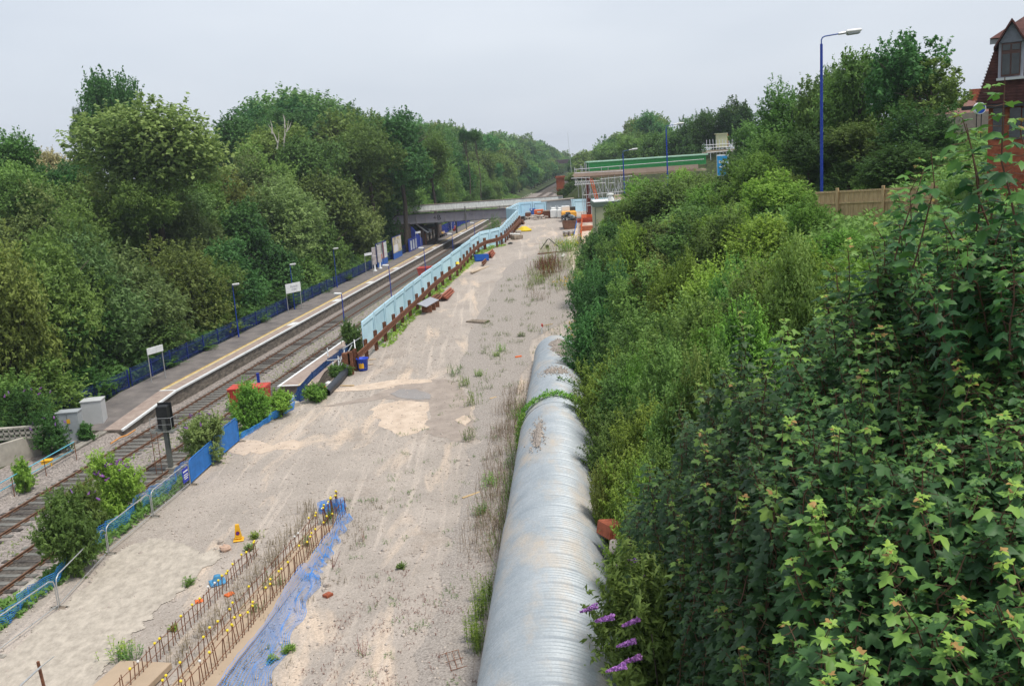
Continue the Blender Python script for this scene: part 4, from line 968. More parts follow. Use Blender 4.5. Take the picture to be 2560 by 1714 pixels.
rock((552, 1358), .16, mStone, 'boulder', 'smaller pale stone between cone and boulder', 'rock')
rock((817, 1465), .15, mStone, 'boulder', 'pale round stone right of the slumped blue netting', 'rock'); rock((808, 1473), .08, mStone, 'boulder', 'small stone beside the pale round one right of the netting', 'rock')
slabpiece((498, 1504), (.28, .24, .07), mOrange, 'brick', 'orange broken tile left of the starter bars', 'tile', .4)
slabpiece((574, 1487), (.34, .24, .08), mOrange, 'brick', 'orange broken tile between the starter bars', 'tile', .9)
slabpiece((820, 1490), (.3, .25, .12), mBrick, 'brick', 'broken brick right of the slumped blue netting', 'brick', .9)
slabpiece((1330, 1200), (.0001 + .12, .9, .05), mWood, 'timber_offcut', 'short timber offcut near the pipe', 'timber', .9) if False else None
slabpiece((1178, 1238), (.12, 1.0, .06), mWood, 'timber_offcut', 'short piece of timber on the dirt left of the pipe', 'timber', -.9)
slabpiece((1233, 995), (.08, .55, .06), mWood, 'timber_offcut', 'small stick of timber left of the pipe among seedlings', 'timber', -.9)
p = G(1296, 893); o = slabpiece((1296, 893), (.5, .12, .12), mOrange, 'orange_debris', 'orange plastic scrap on the slope left of the pipe', 'debris', .5)
# marker post beyond the pipe
p = G(1355, 835); r_ = empty('marker_post', p, 0, 'small white post with a red arrow top beyond the end of the pipe', 'marker')
mb = MB(); mb.box((p[0], p[1], p[2] + .3), (.12, .12, .6), rx=.15); mb.build('post', mWhite, r_)
mb = MB(); mb.box((p[0] + .05, p[1], p[2] + .68), (.14, .13, .28), rx=.15); mb.build('red_top', mRed, r_); mb = MB(); mb.box((p[0] + .5, p[1], p[2] + .72), (.8, .08, .05), ry=-.1); mb.build('arm', mWood, r_)
# red brick rubble right of the pipe
rb = PD(1532, 1318, 28.5)
for k, (u, v, s_, lab, mt) in enumerate([(1528, 1322, .55, 'lump of red brickwork leaning on the right side of the pipe', mBrick), (1548, 1345, .3, 'smaller red brick lump below the brickwork by the pipe', mBrick), (1556, 1370, .5, 'pale stone block beside the pipe below the red brickwork', mStone), (1575, 1330, .3, 'grey stone with moss right of the red brickwork', mConcD)]):
    p = PD(u, v, 27.5 - k * .4); mb = MB(); mb.box(tuple(p), (s_, s_ * 1.2, s_ * .8), .5 + k, .3 * k, .2, bev=.04); o = mb.build('brick_rubble', mt); tag(o, lab, 'rubble')
# small twisted wire frame at the bottom
p = G(1135, 1655); r_ = empty('wire_frame', p, .3, 'small rusty wire frame lying at the bottom edge left of the pipe', 'wire frame'); mb = MB()
for k in range(3): mb.tube((k * .18 - .2, -.5, .03), (k * .18 - .1, .5, .10), .01, 5)
for y in (-.5, 0, .5): mb.tube((-.25, y, .06), (.3, y + .05, .07), .01, 5)
mb.build('wires', mRust, r_, world=False)
# scaffold rail and rust post at the bottom left corner
a, b = G(45, 1760), G(110, 1700); r_ = empty('scaffold_rail', b, 0, 'steel tube on a rusty upright stake in the bottom left corner', 'rail')
mb = MB(); p = G(112, 1735); mb.box((p[0], p[1], p[2] + .55), (.07, .07, 1.2), rx=.1); mb.build('stake', mRust, r_)
mb = MB(); q = PD(50, 1714, 25.2); q2 = PD(103, 1665, 26.8); q3 = PD(135, 1640, 28.0); mb.tube(q, q2, .03, 8); mb.tube(q2, q3, .016, 6); mb.build('tube', mTube, r_)

# ---------------------------------------------------------------- signal, cabinets, walls at the left
p = np.array([*PZ(428, 1172, .1)[:2], -.05]); r_ = empty('railway_signal', p, R(-6), 'tall grey railway signal post with black signal head and small platform', 'signal'); r_.scale = (1, 1, .66)
top = 5.0
mb = MB(); mb.box((0, 0, 2.3), (.22, .22, 4.6), bev=.02); mb.build('post', mPost, r_, world=False)
mb = MB(); mb.box((0, .1, .2), (.5, .5, .4), bev=.03); mb.build('base', mConcD, r_, world=False)
mb = MB(); mb.box((-.1, .1, 3.55), (1.25, .8, .05)); mb.build('platform', mPost, r_, world=False)
mb = MB(); mb.box((-.05, .1, 4.72), (.62, .42, 2.0), bev=.08); hd = mb.build('signal_head', mBlack, r_, world=False)
mb = MB()
for k in range(4): mb.lathe([(.12, 0), (.14, .14), (.13, .14)], 12, (0, 0, 0))
mb = MB(); mb.box((-.05, .34, 4.72), (.80, .03, 2.3), bev=.01); mb.build('backplate', mBlack, r_, world=False)
mb = MB()
for x in (-.7, .5):
    mb.tube((x, -.28, 3.55), (x, -.28, 4.75), .018, 6); mb.tube((x, .45, 3.55), (x, .45, 4.75), .018, 6)
mb.tube((-.7, -.28, 4.75), (.5, -.28, 4.75), .018, 6); mb.tube((.5, -.28, 4.75), (.5, .45, 4.75), .018, 6); mb.tube((-.7, -.28, 4.2), (.5, -.28, 4.2), .012, 6); mb.build('guard_rail', mGalv, r_, world=False)
mb = MB()
for x in (-.72, -.38): mb.tube((x, -.3, 0), (x, -.3, 3.6), .02, 6)
for k in range(12): mb.tube((-.72, -.3, .3 + k * .28), (-.38, -.3, .3 + k * .28), .012, 5)
mb.build('ladder', mRust, r_, world=False)
p = PZ(400, 1090, .1); 
def cabinet(pix, z, w_, d_, h_, rz, mat, label, warn):
    p = PZ(pix[0], pix[1], z); r = empty('equipment_cabinet', (p[0], p[1], z - .1), rz, label, 'cabinet', 'trackside cabinets')
    mb = MB(); mb.box((0, 0, h_ / 2), (w_, d_, h_ - .08), bev=.015); mb.build('body', mat, r, world=False)
    mb = MB(); mb.box((0, 0, h_ - .03), (w_ + .08, d_ + .08, .09), bev=.02); mb.build('lid', mat, r, world=False)
    mb = MB(); mb.box((0, 0, .02), (w_ + .1, d_ + .1, .14)); mb.build('plinth', mConc, r, world=False)
    if warn:
        mb = MB(); mb.box((0, -d_ / 2 - .012, h_ * .5), (.012, .01, h_ * .86)); mb.build('door_gap', mDark, r, world=False)
        mb = MB(); mb.box((.06, -d_ / 2 - .02, h_ * .70), (.2, .012, .26)); mb.build('warning_label', mYellow, r, world=False)
        mb = MB(); mb.box((.12, -d_ / 2 - .03, h_ * .42), (.16, .04, .04)); mb.build('handle', mDark, r, world=False)
    return r
cabinet((182, 1098), .35, 1.30, .75, 1.95, .08, mCab, 'tall grey cabinet with yellow warning label and door handle', True)
cabinet((240, 1056), .45, 1.25, 1.05, 1.7, .14, mCab2, 'pale plain cabinet behind and right of the labelled grey one', False)
a, b = PZ(-60, 1185, .2), PZ(116, 1130, .2); c = (a + b) / 2; rz = math.atan2(b[1] - a[1], b[0] - a[0]); r_ = empty('retaining_wall', (b[0], b[1], .1), 0, 'low pale concrete retaining wall at the left edge with weeds before it', 'wall')
mb = MB(); mb.box((c[0], c[1], .75), (np.linalg.norm(b - a), .22, 1.5), rz, bev=.02); mb.build('wall', mConc, r_)
mb = MB(); cx = c[0] - 1.4; cy = c[1] + .9
for k in range(9):
    x = a[0] + k * .32
    for z_, hh in ((1.45, .12), (1.75, .14), (2.05, .12)): mb.box((x, cy, z_), (.33, .3, hh), rz * 0)
    mb.box((x - .13, cy, 1.75), (.07, .3, .6)); 
o = mb.build('perforated_blocks', mConc); tag(o, 'stack of pale perforated concrete blocks behind the retaining wall', 'blocks')
def rail2(pts, label, mat, name='handrail', cat='handrail', r0=.028, posts=None):
    r = empty(name, (pts[0][0][0], pts[0][0][1], .1), 0, label, cat)
    for pl_ in pts: mb = MB(); mb.path(pl_, r0, 8); mb.build('rail', mat, r)
    if posts:
        for p in posts: mb = MB(); mb.tube((p[0], p[1], 0), p, .025, 6); mb.build('post', mRust, r)
    return r
rail2([[PZ(-20, 1218, 1.1), PZ(185, 1104, 1.1)], [PZ(-20, 1238, .6), PZ(182, 1124, .6)]], 'light blue double handrail beside the track at the left edge', mCyan, posts=[PZ(185, 1104, 1.1), PZ(109, 1146, 1.1), PZ(28, 1191, 1.1)])
p = PZ(119, 1163, .2); mb = MB(); mb.box((p[0], p[1], .3), (.55, .4, .4), .2, bev=.06); mb.box((p[0], p[1], .53), (.6, .45, .06), .2, bev=.02); o = mb.build('grit_box', mYellow); tag(o, 'small yellow box behind the light blue handrail', 'box')
net_o = net_sheet('plastic_netting', PZ(112, 1090, .5), PZ(182, 1130, .3), .4, mNet, .08, .02, None, .08, .3); tag(net_o, 'strip of blue netting hanging from the retaining wall end to the handrail', 'netting')
r_ = empty('cable_trough', S(45, -2.2, .1), 0, 'line of weathered concrete cable trough slabs left of the tracks', 'cable trough')
for k in range(14):
    s = 50.5 + k * 1.02; t = -2.3 - .03 * k; mb = MB(); mb.box(S(s, t, .28), (.55, .98, .12), -AZ + rng.normal(0, .03), bev=.02); mb.build('slab', mConcD, r_)
r_ = empty('hose', PZ(275, 1108, .1), 0, 'thin orange hose lying beside the left hand track', 'hose')
mb = MB(); mb.path([PZ(277, 1108, .16), PZ(300, 1093, .16), PZ(318, 1087, .16), PZ(338, 1074, .16)], .05, 6); mb.build('tube', M('orange_hose', (.60, .26, .06), .6), r_)
tag(slabpiece((142, 1092), (.5, .35, .6), mWood, 'bollard', 'short weathered timber bollard left of the grey cabinet', 'bollard'), kind=None)
# white edge curb ramp left
# ---------------------------------------------------------------- red bin at the buffer, blue post
def tub(loc, w0, w1, d, h, rz, mat, label, name='skip', cat='skip', rim=True, fillm=None):
    r = empty(name, loc, rz, label, cat); mb = MB(); a, b = w0 / 2, w1 / 2; y = d / 2; t = .05
    mb.add([(-a, -y, 0), (a, -y, 0), (a, y, 0), (-a, y, 0), (-b, -y - .08, h), (b, -y - .08, h), (b, y + .08, h), (-b, y + .08, h),
            (-b + t, -y, h), (b - t, -y, h), (b - t, y, h), (-b + t, y, h), (-a + t, -y + t, h * .45), (a - t, -y + t, h * .45), (a - t, y - t, h * .45), (-a + t, y - t, h * .45)],
           [(0, 1, 5, 4), (1, 2, 6, 5), (2, 3, 7, 6), (3, 0, 4, 7), (3, 2, 1, 0), (4, 5, 9, 8), (5, 6, 10, 9), (6, 7, 11, 10), (7, 4, 8, 11), (8, 9, 13, 12), (9, 10, 14, 13), (10, 11, 15, 14), (11, 8, 12, 15), (12, 13, 14, 15)])
    mb.build('body', mat, r, world=False)
    mb = MB(); mb.tube((-b, -y - .1, h), (b, -y - .1, h), .05, 6); mb.tube((-b, y + .1, h), (b, y + .1, h), .05, 6)
    for sx in (-.55, .55): mb.box((sx * w0 * .8, -y - .07, h * .48), (.07, .07, h * .9), rx=.05)
    mb.build('ribs', mat, r, world=False)
    return r
p = np.array([*S(64.2, 5.0)[:2], -.05]); tub(tuple(p), 2.35, 2.65, 1.2, 1.55, -.02, mRed, 'bright red steel bin with a closed flat lid at the head of the short platform', 'red_bin', 'bin')
mb = MB(); mb.box((p[0], p[1], 1.52), (2.6, 1.35, .06)); o = mb.build('lid', mRed); o.parent = bpy.data.objects['red_bin']; o.data.transform(Matrix.Translation(-Vector(tuple(p))))
tub(tuple(np.array([*S(131, 4.6)[:2], 0])), 2.2, 3.0, 1.5, 1.7, -AZ, M('faded_red', (.58, .12, .10), .6), 'faded red skip on the track behind the pale blue hoarding', 'red_skip', 'skip')
q = PZ(662, 985, .2); r_ = empty('depot_post', (q[0], q[1] - 1.2, .1), 0, 'short square blue post in front of the red bin', 'post'); mb = MB(); mb.box((q[0], q[1] - 1.2, 1.0), (.17, .17, 2.0)); mb.build('shaft', mBlue, r_)
mb = MB(); mb.box((q[0], q[1] - 1.2, 2.02), (.2, .2, .04)); mb.build('cap', mBlue, r_)
# ---------------------------------------------------------------- things at the near end of the crash barrier
e0 = G(880, 935)
r_ = empty('barrier_terminal', e0, 0, 'rusty steel box posts ending the crash barrier beside the blue bucket', 'post'); mb = MB(); q = PD(888, 905, 69.3)
mb.box((e0[0], e0[1], e0[2] + .8), (.3, .3, 1.7)); mb.box((e0[0] - .3, e0[1] + .1, e0[2] + 1.15), (.55, .5, .8)); mb.build('post', mRust, r_)
p = G(908, 925); r_ = empty('bucket', p, 0, 'blue plastic bucket with a yellow patch beside the end of the crash barrier', 'bucket'); mb = MB(); mb.lathe([(.0, .02), (.34, .02), (.42, .85), (.46, .85), (.46, .9), (.40, .9), (.33, .3), (.0, .3)], 16); mb.build('body', M('bucket_blue', (.02, .07, .55), .4), r_, world=False)
mb = MB(); mb.add([(.385 * math.cos(a) * 1.01, .385 * math.sin(a) * 1.01, z) for z in (.2, .6) for a in np.linspace(-2.2, -1.2, 6)], [(i, i + 1, i + 7, i + 6) for i in range(5)]); mb.build('yellow_patch', mYellow, r_, world=False)
r_ = empty('drain_pipe', G(820, 985), 0, 'black curved plastic drainage pipe lying at the roadside with an open end', 'pipe')
pp = [G(817, 990), G(832, 975), G(850, 957), G(866, 937), G(874, 922)]; mb = MB(); mb.path([(q[0], q[1], q[2] + .25 + .03 * k) for k, q in enumerate(pp)], .27, 16, cap=False); mb.path([(q[0], q[1], q[2] + .25 + .03 * k) for k, q in enumerate(pp)], .22, 16, cap=False); mb.build('tube', M('pipe_black', (.035, .04, .05), .45), r_)
for k, (u, v, mt, lab) in enumerate([(823, 965, mWhiteP, 'crumpled white plastic bag beside the open end of the black pipe'), (810, 972, mOrange, 'orange plastic scrap beside the white bag at the black pipe')]):
    rock((u, v), .32 - .12 * k, mt, 'plastic_bag' if k == 0 else 'plastic_scrap', lab, 'bag' if k == 0 else 'scrap')
rock((725, 1008), .40, M('blue_white_bag', (.10, .25, .60), .6, var=0, scale=3, c2=(.6, .6, .6), thr=(.4, .6)), 'rubble_bag', 'blue and white rubble bag slumped on the kerb among weeds', 'bag', .9)
slabpiece((925, 900), (.9, .2, .08), mPly, 'plank', 'short pale plank beside the blue bucket', 'plank', .3); slabpiece((923, 912), (.6, .2, .08), mPly, 'plank', 'shorter pale board lying below the plank by the bucket', 'plank', .1)
slabpiece((868, 965), (1.0, .15, .08), mWood, 'plank', 'broken board beside the black drainage pipe', 'plank', -.2)
# scaffold tubes
r_ = empty('scaffold_railing', G(850, 950), 0, 'leaning scaffold tubes clamped between crash barrier and blue fence', 'scaffolding')
for a, b in (((817, 901, 68), (877, 895, 69.5)), ((835, 943, 67), (862, 873, 72)), ((836, 945, 66.5), (880, 862, 74)), ((832, 905, 68), (836, 948, 66.5)), ((857, 872, 71), (902, 843, 78)), ((858, 910, 69), (903, 880, 72)), ((885, 849, 71), (889, 880, 70.5)), ((818, 870, 72), (820, 892, 71)), ((845, 890, 70), (848, 922, 68)), ((860, 875, 71), (866, 910, 69.5)), ((857, 920, 68), (877, 903, 69.5))):
    mb = MB(); mb.tube(PD(*a), PD(*b), .045, 8); mb.build('tube', mTube, r_)

# ---------------------------------------------------------------- stores along the haul road
def beams(pix, n, ln_, label, mat=None, rz=None, name='beam_stack', cat='steel beams', sec=(.16, .22)):
    p = G(*pix); rz = rz if rz is not None else math.pi / 2 - AZ; r = empty(name, p, rz, label, cat); k = 0
    for layer in range(3):
        for i in range(max(1, n - layer)):
            if k >= n * 2: break
            q = MB(); y = (i - (n - layer) / 2) * (sec[0] * 1.25) + rng.normal(0, .02); z = sec[1] / 2 + layer * sec[1] * 1.05; l_ = ln_ * rng.uniform(.85, 1.05)
            q.box((rng.normal(0, .15), y, z + sec[1] * .4), (l_, sec[0], .02), rng.normal(0, .02)); q.box((0, y, z - sec[1] * .4), (l_, sec[0], .02)); q.box((0, y, z), (l_, .03, sec[1] * .8)); q.build('beam', mat or M('red_primer', (.36, .12, .07), .8, var=.25), r, world=False); k += 1
    return r
beams((1225, 640), 4, 4.2, 'stack of red primed steel beams on the road edge below the hoarding kink')
beams((1115, 740), 3, 5.0, 'red brown steel sections lying beside the crash barrier, mid way', sec=(.22, .16))
beams((1083, 752), 2, 5.5, 'rusty trench sheets lying against the crash barrier behind the grey board', mat=mRust, sec=(.35, .12))
beams((1210, 660), 1, 3.5, 'single rusty bar lying left of the red beam stack', mat=mRust)
p = G(1075, 775); r_ = empty('board_stack', p, math.pi / 2 - AZ - .1, 'grey sheeted board on brown trestle timber beside the crash barrier', 'board')
mb = MB(); mb.box((0, .1, .75), (4.0, .9, .05), rx=.35); mb.build('sheet', M('grey_sheet_board', (.32, .33, .36), .5, var=.15), r_, world=False)
for x in (-1.2, 0, 1.2): mb = MB(); mb.box((x, -.1, .3), (.15, .9, .6)); mb.build('bearer', mRust, r_, world=False)
p = PD(995, 792, 79.5); r_ = empty('grey_tray', p, math.pi / 2 - AZ, 'grey board resting on the crash barrier near its second post', 'board'); mb = MB(); mb.box((0, 0, .05), (2.6, .35, .05), ry=-.05); mb.build('sheet', M('grey_sheet_board', (.32, .33, .36)), r_, world=False)
p = G(1204, 652); r_ = empty('blue_crate', p, .2, 'bright blue plastic crate on the ground beside the barrier posts', 'crate')
mb = MB(); mb.box((0, 0, .08), (1.6, .9, .1)); 
for a in ((0, -.42, .4, 1.6, .06), (0, .42, .4, 1.6, .06)): mb.box(a[:3], (a[3], a[4], .7))
for sx in (-.78, .78): mb.box((sx, 0, .4), (.06, .8, .7))
mb.build('body', M('crate_blue', (.02, .12, .50), .5), r_, world=False)
slabpiece((1200, 675), (.3, 5.0, .15), mPly, 'timber_beam', 'long pale timber beam lying at the road edge near the blue crate', 'timber', -AZ - .25)
p = PD(1144, 659, 98); mb = MB(); mb.lathe([(0, .22), (.12, .19), (.17, .08), (.19, 0), (.26, -.01), (0, -.01)], 12, tuple(p)); o = mb.build('hard_hat', mCap); tag(o, 'yellow hard hat hung on a crash barrier post', 'hard hat')
# yellow hose coil
p = G(1310, 578); r_ = empty('hose_coil', p, 0, 'bright yellow coiled layflat hose on the road side by the stepped barrier', 'hose'); mb = MB()
for k in range(5):
    n = 20; mb.path([(math.cos(a) * (1.05 - k * .17), math.sin(a) * (.8 - k * .12), .14 + .11 * k) for a in np.linspace(0, 2 * math.pi, n)], .12, 8)
mb.build('coil', M('hose_yellow', (.75, .56, .03), .6), r_, world=False)
rock((1297, 582), .45, mStone, 'sandbag', 'pale sandbag left of the yellow hose coil', 'sandbag'); slabpiece((1322, 572), (.15, 3.0, .1), mPly, 'plank', 'pale plank pointing away beyond the yellow hose coil', 'plank', -.5)
p = G(1292, 598); r_ = empty('debris_box', p, .4, 'brown broken box with a white pipe across it on the road side', 'debris'); mb = MB(); mb.box((0, 0, .3), (1.4, 1.0, .6), .2, bev=.1); mb.build('box', mWoodG, r_, world=False); mb = MB(); mb.tube((-.9, .2, .8), (.4, -.2, .65), .1, 8); mb.build('white_pipe', mWhiteP, r_, world=False)
rock((1276, 610), .35, mDark, 'tyre_scrap', 'dark rubber scrap on the verge by the kink of the hoarding', 'scrap', .4)
# far end group
for u, v, w_, lab, mt in ((1325, 548, 3.6, 'heap of cream sandbags at the head of the road, left pile', mStone), (1350, 548, 2.4, 'heap of cream sacks in front of the orange machine', mStone)):
    p = G(u, v); r_ = empty('sandbag_heap', p, 0, lab, 'sandbags')
    for k in range(14): q = MB(); q.box((rng.uniform(-w_ / 2, w_ / 2), rng.uniform(-.5, .5), .15 + .2 * (k % 3)), (.6, .4, .22), rng.uniform(0, 3), .2, bev=.08); q.build('sack', mt, r_, world=False)
p = G(1348, 541); r_ = empty('compressor', p, 0, 'orange site compressor with a dark base at the head of the road', 'machine'); r_.scale = (.66, .7, .8)
mb = MB(); mb.box((0, 0, .95), (2.5, 1.3, 1.1), bev=.12); mb.build('body', M('machine_orange', (.72, .15, .03), .5), r_, world=False); mb = MB(); mb.box((0, 0, .3), (2.6, 1.2, .3)); mb.build('chassis', mDark, r_, world=False); mb = MB(); mb.box((0, -.67, 1.0), (1.0, .02, .25)); mb.build('label_plate', mWhite, r_, world=False)
for sx in (-.8, .8): mb = MB(); mb.path([(sx, -.7, .32), (sx, -.5, .32)], .3, 12); mb.build('wheel', mBlack, r_, world=False)
p = G(1332, 538); r_ = empty('blue_box', p, 0, 'blue steel box with a white label left of the orange compressor', 'box'); r_.scale = (.66, .7, .85); mb = MB(); mb.box((0, 0, .7), (1.5, 1.2, 1.4), bev=.03); mb.build('body', M('box_blue', (.03, .11, .38), .5), r_, world=False); mb = MB(); mb.box((-.3, -.62, 1.2), (.4, .02, .3)); mb.build('label_plate', mWhite, r_, world=False)
p = G(1321, 545); r_ = empty('brown_bin', p, 0, 'rust brown steel bin with a pale top behind the sandbags', 'bin'); r_.scale = (.66, .7, .85); mb = MB(); mb.box((0, 0, .5), (1.6, 1.2, 1.0)); mb.build('body', mRust, r_, world=False); mb = MB(); mb.box((0, 0, 1.15), (1.4, 1.0, .3), bev=.08); mb.build('load', mCab, r_, world=False)
p = G(1367, 545); tub(tuple(p), 1.2, 1.35, 1.2, 1.15, 0, mRust, 'rust brown skip filled with dark waste, between compressor and white bags', 'rusty_skip', 'skip')
mb = MB(); mb.box((p[0], p[1], p[2] + 1.15), (1.15, 1.0, .3), bev=.12); o = mb.build('waste', mWoodG); o.parent = bpy.data.objects['rusty_skip']; o.data.transform(Matrix.Translation(-Vector(tuple(p))))
for k in range(2):
    p = G(1385 + 17 * k, 545); r_ = empty('bulk_bag', p, .1 * k, ('left' if k == 0 else 'right') + ' of two full white bulk bags before the grey shed', 'bulk bag', 'white bulk bags'); mb = MB(); mb.box((0, 0, .75), (1.15, 1.1, 1.5), bev=.2); mb.box((0, 0, 1.6), (.8, .7, .35), bev=.15); mb.build('bag', mWhiteP, r_, world=False)
    for sx in (-.4, .4): mb = MB(); mb.path([(sx, -.3, 1.5), (sx, -.1, 2.0), (sx, .2, 1.6)], .04, 5); mb.build('strap', mWhite, r_, world=False)
# grey shed
p = PD(1398, 530, 160); r_ = empty('shed', (p[0], p[1], 5.5), 0, 'grey corrugated steel shed with a sloping roof at the head of the road', 'shed'); mb = MB(); mb.box((0, 0, 1.3), (4.1, 2.2, 2.7))
for k in range(16): mb.box((-2.0 + k * .27, -1.12, 1.3), (.1, .05, 2.6))
mb.build('wall', mSteelBl, r_, world=False); mb = MB(); mb.box((-.2, 0, 2.75), (5.6, 2.6, .12), ry=-.03); mb.build('roof', M('shed_roof', (.30, .26, .22), .8), r_, world=False)
# wire cage left of it
p = G(1300, 540); r_ = empty('mesh_cage', p, 0, 'grey wire mesh cage leaning beside the hoarding end', 'cage'); mb = MB()
for k in range(12): mb.tube((k * .22 - 1.3, 0, 0), (k * .22 - 1.3, 0, 2.0), .02, 4); 
for k in range(10): mb.tube((-1.3, 0, k * .22), (1.2, 0, k * .22), .02, 4)
mb.build('mesh', mGalv, r_, world=False)
beams((1305, 560), 3, 2.5, 'rusty steel pieces stacked behind the far end of the crash barrier', mat=mRust)
# dumper / truck with tarp over a skip
p = G(1424, 570); tub(tuple(p), 1.75, 2.0, 3.2, 1.15, 0, M('skip_brown', (.22, .12, .075), .8, var=.3), 'brown skip heaped with black sacks beside the orange netting', 'loaded_skip', 'skip'); lsk = bpy.data.objects['loaded_skip']
for k in range(26):
    q = MB(); q.box((rng.uniform(-.75, .75), rng.uniform(-1.3, 1.3), 1.2 + abs(rng.normal(0, .28))), (.7, .8, .5), rng.uniform(0, 3), rng.uniform(0, 1), bev=.2); o = q.build('waste_sack', M('black_sack', (.02, .022, .025), .25, spec=.6) if k % 5 else M('pale_sack', (.3, .38, .42), .4), lsk, world=False)
p = G(1423, 553); r_ = empty('dumper', (p[0], p[1], p[2]), 0, 'orange yellow site dumper with white box behind the loaded skip', 'dumper'); mb = MB(); mb.box((0, 0, 1.15), (2.3, 2.0, .9), bev=.15); mb.build('skip_body', M('dumper_orange', (.80, .38, .04), .5), r_, world=False); mb = MB(); mb.box((-.4, 1.4, 1.9), (1.3, 1.0, .9), bev=.06); mb.build('cab', mWhite, r_, world=False); mb = MB(); mb.box((.7, 1.4, 1.8), (.9, .9, .7)); mb.build('engine', mDark, r_, world=False)
for sx in (-.95, .95):
    for y in (-.6, 1.6): mb = MB(); mb.path([(sx - .15, y, .45), (sx + .15, y, .45)], .45, 14); mb.build('wheel', mBlack, r_, world=False)
# pallets
p = G(1422, 590)
for k in range(4):
    r_ = empty('pallet', (p[0], p[1], p[2] + .16 * k + (.0 if k < 3 else .05)), .05 * k, ['lowest wooden pallet of the stack before the brown skip', 'second wooden pallet of the stack before the brown skip', 'third wooden pallet of the stack before the brown skip', 'grey topmost pallet of the stack before the brown skip'][k], 'pallet', 'stacked pallets')
    for i in range(5): q = MB(); q.box((0, -.5 + .25 * i, .13), (1.5, .12, .02)); q.build('board', mWoodG if k < 3 else mCab, r_, world=False)
    for i in (-1, 0, 1): q = MB(); q.box((i * .65, 0, .06), (.1, 1.1, .1)); q.build('bearer', mWoodG, r_, world=False)
# orange mesh barrier with posts
A = G(1452, 612); B = G(1455, 556); r_ = empty('orange_netting', A, 0, 'orange plastic netting fence on thin posts along the right side of the road', 'netting')
net_sheet('net', A, B, 1.2, mOrange, .14, .045, r_, .1, 0)
for k in range(5): c = A + (B - A) * k / 4; mb = MB(); mb.tube(c, (c[0], c[1], c[2] + 1.5), .04, 6); mb.build('post', mGalv, r_)
A = G(1455, 556); B = np.array([A[0] + 5.5, A[1] + 1, A[2]]); r_ = empty('orange_netting', A, 0, 'second stretch of orange netting turning towards the beige cabin', 'netting'); net_sheet('net', A, B, 1.1, mOrange, .14, .045, r_, .1, 0)
beams((1475, 555), 4, 4.5, 'stack of red painted steel beams before the beige cabin', mat=M('red_beam', (.48, .11, .06), .7), rz=0)
p = PD(1486, 578, 108); p = np.array([p[0], p[1], float(H(p[0], p[1])) + .05])
slabpiece((1467, 577), (1.8, .9, .7), M('terracotta_brick', (.40, .14, .07), .8), 'brick_pallet', 'small block stack of terracotta bricks left of the striped cone', 'bricks')
p = G(1484, 572); r_ = empty('traffic_cone', p, 0, 'red and white striped traffic cone at the corner of the beige cabin', 'traffic cone'); mb = MB(); mb.box((0, 0, .04), (.6, .6, .08)); mb.build('base', mRed, r_, world=False)
for k, (z0_, z1) in enumerate([(0.06, .45), (.45, .8), (.8, 1.15)]): f = lambda z: .25 * (1 - z / 1.3); mb = MB(); mb.lathe([(f(z0_), z0_), (f(z1), z1)], 12); mb.build('band', mWhiteP if k == 1 else mRed, r_, world=False)
# leaning metal frame and blue rod
p = G(1372, 622); r_ = empty('bent_frame', p, 0, 'bent dark steel frame standing in the verge weeds', 'frame'); mb = MB(); mb.path([(-1.0, 0, .0), (-.1, 0, 1.15), (.1, 0, 1.2), (1.3, 0, .1)], .05, 6); mb.box((-.2, .1, .3), (.4, .05, .4)); mb.build('bar', mDark, r_, world=False)
p = G(1433, 597); mb = MB(); mb.tube(p, (p[0] + .7, p[1] + 1.5, p[2] + 2.2), .06, 6); o = mb.build('leaning_pole', mMesh); tag(o, 'blue grey pole leaning behind the wooden pallets', 'pole')
slabpiece((1385, 632), (4.0, .15, .12), mRust, 'timber_beam', 'dark rusty bar lying in the weeds above the reddish dock plants', 'bar', .25)
p = G(1405, 645); mb = MB(); mb.tube((p[0], p[1], p[2] + .1), (p[0] + .3, p[1] + 1.0, p[2] + .25), .14, 10); o = mb.build('white_tube', mWhiteP); tag(o, 'short white plastic tube lying in the verge', 'tube')
p = G(1195, 805); r_ = empty('grating', p, -.6, 'grey slatted pallet half buried beside the haul road', 'pallet'); mb = MB()
for k in range(6): mb.box((-.8 + .32 * k, 0, .12), (.2, .9, .04)); 
mb.box((0, -.4, .06), (1.9, .08, .1)); mb.box((0, .4, .06), (1.9, .08, .1)); mb.build('slats', mWoodG, r_, world=False)

# ---------------------------------------------------------------- beige cabin, scaffold tower, green roofed walkway
a = PD(1486, 512, 110); r_ = empty('site_cabin', (a[0], a[1], 5.2), -.03, 'tall beige site cabin with a grey green roof edge', 'cabin')
top = a[2] - 5.2
mb = MB(); mb.box((5.0, 2.5, top / 2), (10, 5, top)); mb.build('wall', mBeige, r_, world=False)
mb = MB(); mb.box((5.0, 2.5, top + .0), (10.3, 5.3, .55)); mb.build('fascia', mFascia, r_, world=False)
mb = MB(); mb.box((5, 2.5, top + .3), (10.1, 5.1, .1)); mb.build('roof', mWhiteP, r_, world=False)
for x in (.0, 2.5, 5.0): mb = MB(); mb.box((x + .05, -.03, top / 2 - .2), (.10, .08, top - .4)); mb.build('joint', mFascia, r_, world=False)
mb = MB(); mb.lathe([(.0, 0), (.3, 0), (.3, .5), (.15, .6), (.4, .7), (.4, .85), (0, .9)], 10, (2.0, 1, top + .3)); mb.build('roof_vent', mWhiteP, r_, world=False)
for k in range(4): mb = MB(); mb.box((4.2, 1.5 + .1 * k, top + .45 + k * .14), (3.5, .5, .1)); o = mb.build('plank', mPly, r_, world=False)
DS = 150.0
def P3(u, v, D=DS): return tuple(PD(u, v, D))
